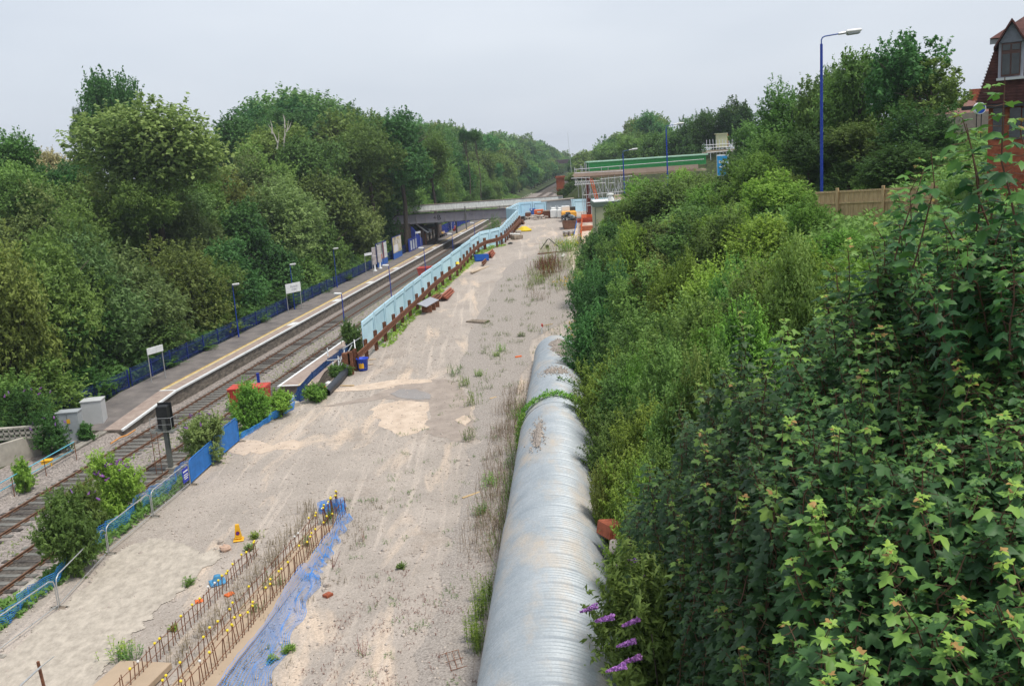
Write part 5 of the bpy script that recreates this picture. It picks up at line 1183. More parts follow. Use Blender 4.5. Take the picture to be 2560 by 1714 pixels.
r_ = empty('scaffold_tower', (P3(1460, 540)[0], P3(1460, 540)[1], 5.5), 0, 'lattice of scaffold tubes with a timber deck carrying the green roofed walkway', 'scaffolding')
def tubes(name, lst, r0, mat, root, D=DS):
    for a in lst:
        mb = MB(); mb.tube(PD(a[0], a[1], a[4] if len(a) > 4 else D), PD(a[2], a[3], a[4] if len(a) > 4 else D), r0, 6); mb.build(name, mat, root)
vert = [(1436, 418, 1439, 465), (1452, 412, 1459, 535), (1462, 406, 1468, 530), (1471, 404, 1480, 535), (1503, 416, 1507, 500), (1520, 418, 1523, 500), (1536, 434, 1540, 500), (1485, 450, 1489, 495), (1550, 415, 1553, 470), (1493, 470, 1498, 500), (1513, 445, 1516, 500), (1545, 450, 1548, 500)]
tubes('standard', vert, .05, mTube, r_); tubes('standard', [(u0 + 4, v0 + 4, u1 + 4, v1 + 2) for u0, v0, u1, v1 in vert], .045, mTube, r_, DS + 4)
tubes('ledger', [(1428, 446, 1475, 444), (1436, 462, 1514, 457), (1437, 454, 1500, 452), (1457, 488, 1560, 478), (1436, 424, 1620, 409), (1437, 433, 1560, 427), (1467, 507, 1482, 506), (1467, 514, 1482, 513), (1521, 458, 1537, 457), (1500, 448, 1580, 440), (1620, 409, 1760, 398)], .05, mTube, r_, DS - 1)
tubes('brace', [(1493, 455, 1507, 490), (1540, 478, 1557, 440), (1510, 455, 1530, 500), (1560, 475, 1572, 445), (1480, 468, 1490, 500), (1458, 485, 1464, 465), (1545, 460, 1553, 478), (1525, 500, 1533, 470), (1484, 485, 1490, 503), (1535, 475, 1543, 500)] + [(1438 + 5 * k, 462, 1441 + 5 * k, 454) for k in range(7)] + [(1441 + 5 * k, 454, 1443 + 5 * k, 462) for k in range(7)], .045, mTube, r_, DS - .5)
tubes('standard', [(u, 436 + (u % 3), u + 3, 500 - (u % 7) * 3) for u in range(1444, 1575, 9)], .04, mTube, r_, DS + 2); tubes('brace', [(u, 445, u + 22, 498) for u in range(1465, 1550, 21)] + [(u + 20, 445, u, 495) for u in range(1470, 1550, 23)], .04, mTube, r_, DS + 1)
mb = MB(); a, b = np.array(P3(1434, 437)), np.array(P3(1588, 427)); c = (a + b) / 2
mb.box((c[0], c[1] + 1.5, c[2] - .15), (abs(b[0] - a[0]), 3.5, .12), 0); mb.build('deck', mPly, r_)
mb = MB(); mb.box((c[0] + 5, c[1] - .3, c[2]), (abs(b[0] - a[0]) + 10, .08, .75)); mb.build('toe_board', M('toe_board', (.46, .34, .27), .8, var=.12, scale=.5), r_)
r2 = empty('red_column', (P3(1472, 535)[0], P3(1472, 535)[1], 5.5), 0, 'thick red brown steel column inside the scaffold tower', 'column'); mb = MB(); mb.tube((*P3(1472, 530, 153)[:2], 4.5), (*P3(1468, 440, 153)[:2], P3(1468, 446)[2]), .42, 12); mb.box((*P3(1471, 520, 153)[:2], P3(1468, 446)[2]), (1.2, 1.2, .2)); mb.build('shaft', M('column_red', (.20, .045, .03), .7), r2)
r2 = empty('red_ladder', (P3(1485, 500)[0], P3(1485, 500)[1], 6), 0, 'orange red ladder leaning inside the scaffold tower', 'ladder')
for dx in (0, 6): mb = MB(); mb.tube(PD(1475 + dx, 448, 149), PD(1489 + dx, 497, 149), .06, 5); mb.build('stile', M('ladder_red', (.60, .12, .04), .6), r2)
mb = MB()
for k in range(14): f = k / 13; mb.tube(PD(1475 + 14 * f, 448 + 49 * f, 149), PD(1481 + 14 * f, 448 + 49 * f, 149), .04, 5)
mb.build('rung', M('ladder_red', (.6, .12, .04)), r2)
r2 = empty('green_roof_walkway', P3(1610, 420), 0, 'long covered walkway with a bright green roof and pale green top', 'walkway')
a, b = np.array(P3(1472, 418)), np.array(P3(1765, 398)); c = (a + b) / 2; ln = abs(b[0] - a[0])
mb = MB(); mb.box((c[0], c[1], c[2] + .0), (ln, .1, 1.45)); mb.box((c[0], c[1] + 3, c[2]), (ln, .1, 1.3)); mb.build('fascia', mGreen, r2)
mb = MB(); mb.box((c[0], c[1] + 1.5, c[2] + .78), (ln + .6, 3.8, .18)); mb.build('roof', mGreenP, r2)
mb = MB(); mb.box((c[0], c[1] + 1.5, c[2] - 1.6), (ln, 3, .3)); mb.build('deck', mPly, r2)
mb = MB()
for k in range(12): mb.box((a[0] + ln * k / 11, c[1] + .2, c[2] - 1.0), (.1, .1, 1.0))
mb.build('posts', mDark, r2)
DT = 140.0
r_ = empty('scaffold_platform', P3(1810, 400, DT), 0, 'scaffold platform with guard rails around a cream hoist box on the right bank', 'scaffolding')
tubes('standard', [(1766 + i * 8, 350 - (i % 3), 1768 + i * 8, 384) for i in range(11)], .05, mTube, r_, DT)
tubes('ledger', [(1766, 363, 1848, 358), (1766, 370, 1848, 366), (1767, 382, 1848, 375)], .05, mTube, r_, DT - .5)
tubes('ledger', [(1776, 384, 1777, 400), (1800, 380, 1801, 440), (1846, 376, 1847, 400)], .05, mTube, r_, DT)
mb = MB(); a = np.array(P3(1806, 378, DT)); mb.box((a[0], a[1] + 1.4, a[2] - .1), (4.9, 2.8, .15)); mb.build('deck', mPly, r_)
mb = MB(); mb.box((a[0], a[1] - .1, a[2] + .1), (4.9, .06, .35)); mb.build('toe_board', mPly, r_)
a = np.array(P3(1808, 352, DT)); r2 = empty('hoist_box', (a[0], a[1], a[2] - 1), 0, 'cream hoist housing standing on the scaffold platform', 'hoist'); mb = MB(); mb.box((0, 1, 1), (1.5, 1.3, 2.0), ry=.03); mb.build('body', mCream, r2, world=False); mb = MB(); mb.box((-.1, .95, 2.05), (1.7, 1.5, .12)); mb.build('lid', mCream, r2, world=False); mb = MB(); mb.box((.78, 1, 1), (.08, 1.35, 1.9)); mb.build('edge_strip', M('edge_orange', (.5, .16, .05), .7), r2, world=False)
a = np.array(P3(1807, 413, DT - 2)); r2 = empty('sign', a, 0, 'upright sky blue sign with white lettering below the hoist scaffold', 'sign'); mb = MB(); mb.box((0, 0, 0), (1.75, .1, 3.1)); mb.build('board', mWhite, r2, world=False)
mb = MB(); mb.box((-.08, -.06, -.05), (1.5, .04, 2.8)); o = mb.build('panel', mSignBlue, r2, world=False)

for k_, (x_, z_, w_, h_) in enumerate(((-.45, .50, .28, .42), (-.14, .46, .22, .30), (.10, .50, .18, .42), (.36, .46, .22, .30), (-.30, -.22, .42, .22), (.22, -.22, .46, .22))):
    mb = MB(); mb.box((x_, -.09, z_), (w_, .02, h_), bev=.008); mb.build('lettering', mWhite, r2, world=False)
# red brick pier beyond
p = PZ(1402, 495, .5); r_ = empty('brick_pier', (p[0], p[1], 0), 0, 'tall red brick pier of a demolished span beside the far track', 'pier')
p = PD(1403, 495, 230); hgt = (495 - 443) * 230 / F_PX
mb = MB(); mb.box((p[0], p[1], p[2] + hgt / 2 - 2), (1.9, 1.9, hgt + 4)); mb.box((p[0], p[1], p[2] + hgt), (2.3, 2.3, .4)); mb.box((p[0], p[1], p[2] + hgt * .45), (2.2, 2.2, .4)); mb.build('shaft', mBrick, r_)
# far overbridge
DF = 620
a, b = PD(1380, 402, DF), PD(1530, 392, DF); c = (a + b) / 2; r_ = empty('far_bridge', (c[0], c[1], c[2]), 0, 'distant brown girder bridge over the cutting', 'bridge'); mb = MB(); mb.box((c[0] + 5, c[1], c[2] - 1), (abs(b[0] - a[0]) + 34, 1, 2.6)); mb.build('girder', M('far_brown', (.10, .07, .075), .8), r_)
mb = MB(); mb.box((c[0] - 30, c[1] + 2, c[2] - 6), (6, 4, 9)); mb.box((c[0] + 30, c[1] + 2, c[2] - 6), (6, 4, 9)); mb.build('abutment', mBrick, r_)
a = PD(1431, 458, 260); b = PD(1419, 330, 260); r_ = empty('mast', a, 0, 'very thin tall grey mast against the sky above the cutting', 'mast'); mb = MB(); mb.tube(a, b, .07, 6, r1=.03); mb.build('pole', mGalv, r_)
a = PD(1443, 442, 260)
# ---------------------------------------------------------------- wooden fence and brick building on the right bank
A, B = PD(2040, 500, 50), PD(2345, 505, 45.5); A2 = A + (B - A) * 0; zt1, zt2 = PD(2040, 480, 50)[2], PD(2345, 464, 45.5)[2]
r_ = empty('timber_fence', (A[0], A[1], zt1 - 1.8), 0, 'new close boarded timber fence with square posts on the right bank', 'fence')
d = np.array([B[0] - A[0], B[1] - A[1], 0]); ln = np.linalg.norm(d); d /= ln; rz = math.atan2(d[1], d[0]); bd = MB(); rl = MB()
n = int(ln / .13)
for k in range(n): f = (k + .5) / n; p = A + d * ln * f; zt = zt1 + (zt2 - zt1) * f; bd.box((p[0] + d[1] * .02 * (k % 2), p[1] - d[0] * .02 * (k % 2), zt - .95 - rng.uniform(0, .01)), (.135, .022, 1.75), rz)
bd.build('boards', mWood, r_)
for dz in (-.04, -.62, -1.5):
    c = A + d * ln / 2; q = MB(); q.box((c[0] + d[1] * .07, c[1] - d[0] * .07, (zt1 + zt2) / 2 + dz), (ln, .08, .09), rz, ry=-math.atan2(zt2 - zt1, ln)); q.build('rail', mWood, r_)
for k in range(5): f = k / 4 * .98 + .0; f = (k * 2.45 + 1.25) / ln; p = A + d * ln * f; zt = zt1 + (zt2 - zt1) * f; q = MB(); q.box((p[0] + d[1] * .10, p[1] - d[0] * .10, zt - .85), (.13, .13, 2.0), rz, bev=.01); q.build('post', mWood, r_)
# brick building with mansard roof
DBU = 40.0
a = PD(2437, 262, DBU); r_ = empty('brick_building', (a[0], a[1], a[2] - 3), 0, 'red brick building with brown tiled mansard roof and dormer window at the right edge', 'building')
eave = a[2]; x0 = a[0]; y0 = a[1]; ridge = PD(2468, 100, DBU)[2]
W_ = 9; Dp = 8
mb = MB(); mb.box((x0 + .5 + W_ / 2, y0 + Dp / 2 + .4, eave - 3), (W_, Dp, 6.2)); mb.build('wall', mBrick, r_)
mb = MB(); hh = ridge - eave
lo = [(x0, y0, eave - .1), (x0 + W_ + 1.5, y0, eave - .1), (x0 + W_ + 1.5, y0 + Dp + 1, eave - .1), (x0, y0 + Dp + 1, eave - .1)]
hi = [(x0 + .75, y0 + .75, ridge), (x0 + W_ + .8, y0 + .75, ridge), (x0 + W_ + .8, y0 + Dp + .2, ridge), (x0 + .75, y0 + Dp + .2, ridge)]
mb.add(lo + hi, [(0, 1, 5, 4), (1, 2, 6, 5), (2, 3, 7, 6), (3, 0, 4, 7)])
for k in range(22):                                             # tile courses
    f = k / 22; z = eave - .1 + hh * f; q = .75 * f - .03; mb.box((x0 + q + (W_ + 1.5 - 1.45 * f) / 2, y0 + q, z), (W_ + 1.5 - 1.45 * f, .05, .035)); mb.box((x0 + q, y0 + q + 4, z), (.05, 8, .035))
rf = mb.build('mansard_roof', mTile, r_)
mb = MB(); tz = ridge; mb.add([(x0 + .45, y0 + .4, tz), (x0 + W_ + 1.2, y0 + .4, tz), (x0 + W_ + 1.2, y0 + Dp + .6, tz), (x0 + .45, y0 + Dp + .6, tz), (x0 + 3.6, y0 + 4.5, tz + 2.4), (x0 + W_, y0 + 4.5, tz + 2.4)], [(0, 1, 5, 4), (1, 2, 5), (2, 3, 4, 5), (3, 0, 4), (3, 2, 1, 0)]); mb.build('upper_roof', mTile, r_)
mb = MB(); mb.box((x0 + .55 + W_ / 2, y0 + .62, ridge - .12), (W_ + .2, .12, .2)); mb.build('lead_trim', mCab, r_)
mb = MB(); mb.box((x0 + .0 + W_ / 2, y0 + .1, eave - .12), (W_ + 1, .5, .16)); mb.build('gutter', mBlack, r_)
# dormer
wl = x0 + 39 * DBU / F_PX * 1.05 + .25; wr = x0 + 79 * DBU / F_PX * 1.05 + .25; wt = PD(2497, 115, DBU)[2]; wb = PD(2497, 195, DBU)[2]; xc = (wl + wr) / 2; ww = wr - wl
dm = empty('dormer', (0, 0, 0)); bpy.data.objects.remove(dm)
mb = MB(); mb.box((xc, y0 + .55, (wt + wb) / 2), (ww + .22, 1.0, wt - wb + .15)); do = mb.build('dormer', M('dormer_lead', (.34, .35, .40), .6, var=.1), r_)
mb = MB(); mb.box((xc, y0 + .02, (wt + wb) / 2), (ww, .06, wt - wb)); o = mb.build('window', M('brown_frame', (.10, .05, .04), .6), do); o.data.transform(Matrix.Translation(Vector((0, 0, 0))))
def under(o, par, root):
    o.parent = par
for dx in (-.27, .27):
    for z_, h_ in (((wt + wb) / 2 - .18, (wt - wb) * .62), (wt - .17, (wt - wb) * .17)):
        mb = MB(); mb.box((xc + dx * ww * .9, y0 - .02, z_), (ww * .40, .03, h_)); o2 = mb.build('pane', mGlass, do)
mb = MB(); mb.box((xc, y0 - .02, wb - .1), (ww + .3, .25, .1)); mb.build('sill', mCab2, do)
for o in list(do.children): o.data.transform(Matrix.Translation(-Vector(r_.location) + Vector(do.location) )) if False else None
gt = PD(2500, 60, DBU)[2]
mb = MB(); mb.prism([(xc - ww / 2 - .1, y0 - .05, wt + .02), (xc + ww / 2 + .1, y0 - .05, wt + .02), (xc, y0 - .05, gt - .1)], None, (0, .1, 0)); mb.build('gable', M('slate_hung', (.16, .17, .20), .7, var=.2, scale=8), r_)
mb = MB()
for s_ in (-1, 1):
    e = xc + s_ * (ww / 2 + .28); mb.add([(xc, y0 - .25, gt + .05), (e, y0 - .25, wt - .12), (e, y0 + 2.2, wt - .12), (xc, y0 + 2.2, gt + .05), (xc, y0 - .25, gt - .07), (e, y0 - .25, wt - .24), (e, y0 + 2.2, wt - .24), (xc, y0 + 2.2, gt - .07)], [(0, 1, 2, 3), (7, 6, 5, 4), (0, 4, 5, 1), (1, 5, 6, 2), (3, 2, 6, 7)])
mb.build('dormer_roof', mTile, r_)
for u_ in (2487, 2522, 2548):
    q = PD(u_, 310, DBU); mb = MB(); mb.box((x0 + (u_ - 2437) * DBU / F_PX * 1.05, y0 + .38, q[2]), (.42, .08, 1.3)); mb.build('window', mGlass, r_)
r_.rotation_euler = (0, 0, -R(32))
q = PD(2451, 271, DBU - 1); r2 = empty('blue_roundel', q, 0, 'round blue sign with a pale emblem hanging at the corner of the brick building', 'sign')
def disc(r0, y, mat, name, par, thick=.1, cx=0, cz=0, n=28, sx=1):
    mb = MB(); mb.prism([(cx + sx * r0 * math.cos(t), y, cz + r0 * math.sin(t)) for t in np.linspace(0, 2 * math.pi, n, endpoint=False)], None, (0, thick, 0)); return mb.build(name, mat, par, world=False)
disc(.24, 0, mWhite, 'rim', r2, .16); disc(.205, -.012, M('roundel_blue', (.01, .06, .36), .4), 'face', r2, .01); disc(.07, -.02, M('pale_emblem', (.25, .45, .75), .5), 'emblem', r2, .006, -.02, .02); disc(.03, -.022, mRed, 'dot', r2, .006, .08, .08)
mb = MB()
for dx in (-.1, .1): mb.tube((dx, .1, -.22), (dx, .1, -1.2), .02, 6)
mb.build('bracket', mBlack, r2, world=False)
# old house roofs behind
q = PD(2390, 268, 75); r2 = empty('house', q, 0, 'distant house with reddish roof and chimney behind the trees', 'house'); mb = MB(); mb.box((0, 3, -2.5), (9, 6, 4)); mb.build('wall', M('render_cream', (.22, .19, .16), .8), r2, world=False); mb = MB(); mb.prism([(-4.8, 0, -.6), (4.8, 0, -.6), (4.5, 2.5, .6), (-4.5, 2.5, .6)], None, (0, .2, -.2)); mb.build('roof', M('far_roof', (.20, .10, .08), .8), r2, world=False); mb = MB(); mb.box((2.8, 2.5, .9), (.8, .6, 1.0)); mb.build('chimney', mBrick, r2, world=False)

# ================================================================ vegetation
def leaf_cards(C, Nn, size, aspect=1.6, fold=.25, seed=0, shape='kite'):
    """one folded leaf (4 verts, 2 tris as quad) per centre"""
    rg = np.random.default_rng(seed); n = len(C)
    Nn = Nn / np.linalg.norm(Nn, axis=1, keepdims=True)
    r = rg.normal(size=(n, 3)); t = np.cross(Nn, r); t /= np.linalg.norm(t, axis=1, keepdims=True); b = np.cross(Nn, t)
    s = (size * rg.uniform(.6, 1.3, n))[:, None]
    L_ = t * s * aspect * .5; W_ = b * s * .5
    V = np.stack([C - L_, C + W_ - L_ * .1 + Nn * s * fold * .3, C + L_ - Nn * s * fold, C - W_ - L_ * .1 + Nn * s * fold * .3], 1).reshape(-1, 3)
    F4 = np.arange(4 * n).reshape(n, 4)
    return V, F4
def crown_arrays(seed, n, leaf, blobs=16, rb=(.28, .46), spread=.62, zlow=-.92, aspect=1.6, up=.45, conic=0, tw=.4, tl=1.0):
    rg = np.random.default_rng(seed)
    d = rg.normal(size=(blobs * 3, 3)); d /= np.linalg.norm(d, axis=1, keepdims=True); d = d[d[:, 2] > zlow][:blobs]
    rad = rg.uniform(rb[0], rb[1], len(d)); cen = d * spread * rg.uniform(.45, 1.22, len(d))[:, None]
    cen = np.vstack([cen, [[0, 0, 0]]]); rad = np.append(rad, .55)
    if conic: cen[:, :2] *= (1 - conic * np.clip(cen[:, 2:3], 0, 1))
    bi = rg.choice(len(cen), n, p=(rad ** 2) / (rad ** 2).sum())
    dd = rg.normal(size=(n, 3)); dd /= np.linalg.norm(dd, axis=1, keepdims=True)
    # lumpy shells
    ph = rg.uniform(0, 6, len(cen))[bi]
    lump = 1 + .20 * np.sin(dd[:, 0] * 6 + ph) * np.sin(dd[:, 1] * 5 + ph * 2) + .14 * np.sin(dd[:, 2] * 9 + ph)
    rr = rad[bi] * lump * rg.choice([1, .8, .55], n, p=[.62, .24, .14]) * (rg.uniform(.88, 1.06, n) + np.abs(rg.normal(0, .05, n)))
    C = cen[bi] + dd * rr[:, None]
    m_ = int(n * tw); tb = rg.integers(0, n, max(1, m_ // 14)); ti = np.repeat(tb, 14)[:m_]; m_ = len(ti)   # leafy twigs breaking the outline
    if m_:
        o_ = cen[bi[ti]] * .5 + dd[ti] * .6; td = np.repeat(rg.normal(size=(len(tb), 3)) * .35, 14, 0)[:m_] + o_ * .9 + np.array([0, 0, .55]); td /= np.linalg.norm(td, axis=1, keepdims=True)
        ln_ = np.repeat(rg.uniform(.08, .26 * tl, len(tb)), 14)[:m_]; f = rg.random(m_)
        C[:m_] = (cen[bi[ti]] + dd[ti] * rad[bi[ti]][:, None] * .95) + td * (ln_ * f)[:, None] + rg.normal(0, leaf * .35, (m_, 3))
        bi[:m_] = bi[ti]
    Nn = dd * .2 + C * .3 + np.array([0, 0, up * 1.6]) + rg.normal(size=(n, 3)) * .5
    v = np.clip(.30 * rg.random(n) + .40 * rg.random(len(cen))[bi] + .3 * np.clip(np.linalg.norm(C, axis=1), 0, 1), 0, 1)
    V, F4 = leaf_cards(C, Nn, leaf, aspect, seed=seed)
    return V, F4, np.repeat(v, 4)
CR = {}
def crown_mesh(kind, matk, seed):
    key = (kind, matk, seed)
    if key in CR: return CR[key]
    P = dict(round=dict(n=22000, leaf=.046, blobs=26, rb=(.2, .42), spread=.66), fine=dict(n=26000, leaf=.034, blobs=34, rb=(.16, .36), aspect=2.4, spread=.7, tw=.55), big=dict(n=20000, leaf=.050, blobs=34, rb=(.16, .34), spread=.74, aspect=1.3),
             airy=dict(n=4600, leaf=.060, blobs=34, rb=(.08, .18), spread=.82, zlow=-.35, tw=.6), tall=dict(n=15000, leaf=.05, blobs=26, rb=(.16, .34), spread=.7, aspect=1.4),
             willow=dict(n=26000, leaf=.032, blobs=34, rb=(.16, .36), aspect=2.7, up=.6, spread=.7, tw=.6, tl=1.2), far=dict(n=5000, leaf=.09, blobs=18, spread=.68), bush=dict(n=20000, leaf=.036, blobs=30, rb=(.16, .34), spread=.72, aspect=2.3, tw=.7, tl=1.7, up=.7))[kind]
    V, F4, a = crown_arrays(seed * 17 + len(kind), **P)
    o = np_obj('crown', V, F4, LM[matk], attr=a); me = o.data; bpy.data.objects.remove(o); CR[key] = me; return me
ORD = ['first', 'second', 'third', 'fourth', 'fifth', 'sixth', 'seventh', 'eighth', 'ninth', 'tenth', 'eleventh', 'twelfth', 'thirteenth', 'fourteenth', 'fifteenth', 'sixteenth', 'seventeenth', 'eighteenth', 'nineteenth', 'twentieth']
G1 = 'trees along the top of the left bank'; G2 = 'trees covering the left bank, middle row'; G3 = 'trees in the front row behind the blue fence'
def ORDX(i):
    return ORD[i] if i < 20 else ('twenty ' if i < 29 else 'thirty ') + ORD[i - 20 if i < 29 else i - 30]
def tree(u, vtop, D, wpx, kind, mk, label, vbot=None, name='tree', cat='tree', group=None, seed=None, depth=.9, lift=0):
    Rr = wpx * D / F_PX / 2 * (1.18 if group in (G2, G3) else 1.05); topp = PD(u, vtop, D)
    if group in (G2, G3, 'bushes behind the blue fence'):        # keep crowns behind the platform fence
        for _ in range(40):
            if ST(topp[0], topp[1])[1] + Rr * .8 < -5.9: break
            D *= 1.02; Rr *= 1.02; topp = PD(u, vtop, D)
    Rz = (Rr * 1.0) if vbot is None else abs(PD(u, vbot, D)[2] - topp[2]) / 2
    c = np.array([topp[0], topp[1], topp[2] - Rz]); gz = float(H(c[0], c[1]))
    if (group == G3 or (group == G2 and 850 < u < 1000)) and c[2] - Rz > gz + 1.5: Rz = (topp[2] - gz - 1.2) / 2; c[2] = topp[2] - Rz
    if cat == 'bush' and c[2] - Rz > gz: Rz = max((topp[2] - gz) / 2 + .1, Rz * .5); c[2] = topp[2] - Rz
    base = min(gz, c[2] - Rz * .3)
    r = empty(name, (c[0], c[1], base), 0, label, cat, group)
    sd = seed if seed is not None else int(abs(u) // 7) % 4
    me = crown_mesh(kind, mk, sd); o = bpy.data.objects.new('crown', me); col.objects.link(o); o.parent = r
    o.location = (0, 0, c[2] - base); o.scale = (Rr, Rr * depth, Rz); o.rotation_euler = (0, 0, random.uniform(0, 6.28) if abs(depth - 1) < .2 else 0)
    h = c[2] - base; mb = MB(); tr = max(.06, min(.35, Rr * .055))
    mb.path([(0, 0, -.3), (.03 * h, 0, h * .5), (0, 0, h), (0, 0, h + Rz * .5)], [tr * 1.3, tr, tr * .7, tr * .2], 7)
    for k in range(4 if kind != 'airy' else 9):
        a = k * 1.7 + u; q = random.uniform(.5, .85); mb.path([(0, 0, h * .75 + .1 * k), (math.cos(a) * Rr * q * .5, math.sin(a) * Rr * q * .5, h + Rz * .15), (math.cos(a) * Rr * q, math.sin(a) * Rr * q, h + Rz * (.45 - .08 * (k % 4)))], [tr * .55, tr * .3, tr * .08], 5)
    mb.build('trunk', mBark, r, world=False)
    return r
# --- left skyline
tree(268, 162, 135, 150, 'round', 'dark', 'tall dark tree rising above and behind the big light green one', vbot=440, group=G1, depth=1)
tree(205, 345, 134, 90, 'tall', 'dark', 'lower dark branchy crown on the left flank of the tall dark tree', vbot=470, group=G1)
tree(196, 270, 134, 60, 'tall', 'dark', 'small dark side crown left of the tall dark tree', vbot=370, group=G1)
tree(352, 238, 100, 345, 'round', 'light', 'big rounded light green tree dominating the left skyline', vbot=540, group=G1, depth=1)
tree(-10, 325, 96, 190, 'round', 'dark', 'dark tree at the left picture edge beside the cream flowering one', group=G1)
tree(100, 358, 120, 130, 'fine', 'pale', 'pale cream flowering tree between the dark left tree and the tall one', group=G1)
tree(170, 430, 110, 170, 'round', 'dark', 'dark shrubby tree below the cream flowering one', group=G1)
tree(602, 276, 160, 170, 'round', 'dark', 'dark rounded tree at the left end of the middle skyline', vbot=460, group=G1)
tree(722, 258, 172, 170, 'round', 'blue', 'highest rounded tree of the middle skyline', group=G1)
tree(838, 268, 168, 170, 'airy', 'mid', 'loose open crowned tree right of the highest middle one', group=G1)
tree(835, 300, 172, 170, 'round', 'olive', 'dull green tree behind the loose open crowned one', group=G1)
tree(690, 295, 150, 190, 'fine', 'olive', 'brownish green tree with bare pale branches in the middle skyline', vbot=470, group=G1)
tree(985, 272, 158, 205, 'round', 'dark', 'large dark domed tree right of the middle skyline', vbot=500, group=G1, depth=1)
tree(905, 290, 150, 175, 'fine', 'olive', 'yellowish green tree left of the large dark dome', vbot=480, group=G1)
tree(1068, 335, 175, 130, 'fine', 'mid', 'mid green tree on the right shoulder of the large dark dome', group=G1)
tree(1160, 318, 240, 44, 'tall', 'dark', 'small dark pine just above the skyline, left of a pair', vbot=360, group=G1)
tree(1186, 318, 240, 34, 'tall', 'dark', 'small dark pine just above the skyline, right of a pair', vbot=360, group=G1)
# bare birch stems
p = PD(705, 330, 148); r_ = empty('bare_branches', (p[0], p[1], p[2] - 8), 0, 'bare pale dead branches standing in front of the middle skyline', 'branches')
mb = MB()
for (u0, v0, u1, v1) in ((708, 385, 712, 290), (709, 350, 722, 300), (695, 360, 670, 310), (692, 375, 697, 330), (712, 320, 707, 285), (680, 335, 676, 300), (716, 330, 728, 305)): mb.path([PD(u0, v0, 140), PD((u0 + u1) / 2 + 2, (v0 + v1) / 2, 140), PD(u1, v1, 140)], [.12, .07, .02], 5)
mb.build('stems', M('pale_bark', (.42, .39, .34), .9), r_)
# --- left middle and front rows
G2 = 'trees covering the left bank, middle row'; G3 = 'trees in the front row behind the blue fence'
mids = [(10, 400, 88, 180, 'round', 'mid'), (60, 440, 86, 190, 'fine', 'mid'), (150, 400, 112, 150, 'round', 'dark'), (215, 420, 112, 140, 'round', 'mid'), (520, 330, 165, 130, 'round', 'mid'), (100, 430, 92, 200, 'round', 'mid'), (185, 450, 104, 170, 'fine', 'olive'), (500, 400, 125, 160, 'round', 'mid'), (480, 445, 112, 170, 'fine', 'mid'), (940, 350, 160, 180, 'round', 'mid'), (1005, 440, 160, 150, 'round', 'mid'), (40, 480, 84, 230, 'fine', 'grey'), (150, 520, 78, 210, 'fine', 'mid'), (250, 470, 100, 190, 'round', 'mid'), (345, 420, 98, 150, 'fine', 'olive'), (430, 455, 108, 190, 'willow', 'grey'), (540, 435, 118, 190, 'fine', 'olive'), (600, 400, 130, 180, 'willow', 'grey'), (655, 365, 135, 190, 'fine', 'mid'), (770, 330, 142, 170, 'round', 'mid'), (700, 450, 118, 190, 'willow', 'grey'), (800, 420, 132, 200, 'round', 'mid'), (880, 400, 140, 190, 'round', 'mid'), (960, 410, 150, 170, 'fine', 'mid'), (1030, 360, 162, 150, 'round', 'mid'), (860, 470, 125, 180, 'willow', 'grey'), (480, 510, 104, 180, 'fine', 'grey'), (590, 500, 110, 190, 'round', 'dark'), (1090, 400, 178, 130, 'fine', 'mid'), (1120, 370, 200, 110, 'round', 'dark')]
for i, (u, v, D, wp, k, mk) in enumerate(sorted(mids)):
    tree(u, v, D, wp, k, mk, '%s tree from the left in the middle row on the left bank, %s green' % (ORDX(i), dict(grey='greyish', mid='mid', olive='yellowish', dark='dark')[mk]), group=G2)
fronts = [(1075, 400, 172, 110, 'round', 'mid', 560), (1030, 500, 165, 90, 'bush', 'blue', 620), (-30, 620, 60, 260, 'fine', 'olive', 930), (70, 560, 66, 290, 'fine', 'mid', 960), (200, 600, 68, 260, 'fine', 'grey', 950), (150, 740, 62, 260, 'round', 'dark', 1010), (300, 610, 72, 250, 'willow', 'grey', 960), (330, 760, 70, 210, 'round', 'dark', 930), (420, 610, 78, 240, 'willow', 'olive', 900), (500, 640, 84, 190, 'fine', 'mid', 850), (560, 590, 92, 180, 'round', 'blue', 810), (650, 560, 98, 190, 'round', 'blue', 780), (720, 600, 96, 170, 'fine', 'mid', 770), (790, 520, 110, 180, 'fine', 'mid', 730), (870, 540, 118, 170, 'round', 'mid', 700), (930, 470, 128, 160, 'round', 'blue', 670), (985, 500, 136, 130, 'fine', 'mid', 640), (1040, 440, 150, 130, 'round', 'blue', 610)]
for i, (u, v, D, wp, k, mk, vb) in enumerate(sorted(fronts)):
    tree(u, v, D, wp, k, mk, '%s tree from the left in the front row behind the blue fence, %s green' % (ORDX(i), dict(grey='greyish', mid='mid', olive='yellowish', dark='dark', blue='bluish')[mk]), vbot=vb, group=G3, depth=.8)
lows = [(995, 545, 150, 90, 'bush', 'mid', 640), (1040, 500, 168, 100, 'round', 'mid', 600), (1062, 460, 180, 70, 'bush', 'blue', 560), (40, 860, 60, 190, 'bush', 'mid', 1060), (-20, 940, 56, 160, 'bush', 'mid', 1100), (150, 900, 64, 150, 'bush', 'dark', 1010), (300, 880, 71, 170, 'bush', 'dark', 960), (400, 830, 76, 160, 'bush', 'dark', 900), (490, 790, 84, 140, 'bush', 'mid', 860), (570, 770, 90, 120, 'bush', 'dark', 820), (650, 720, 97, 130, 'bush', 'dark', 790), (735, 700, 103, 110, 'bush', 'dark', 760), (800, 680, 112, 100, 'bush', 'dark', 720), (870, 640, 124, 100, 'bush', 'mid', 690), (930, 610, 136, 90, 'bush', 'dark', 660)]
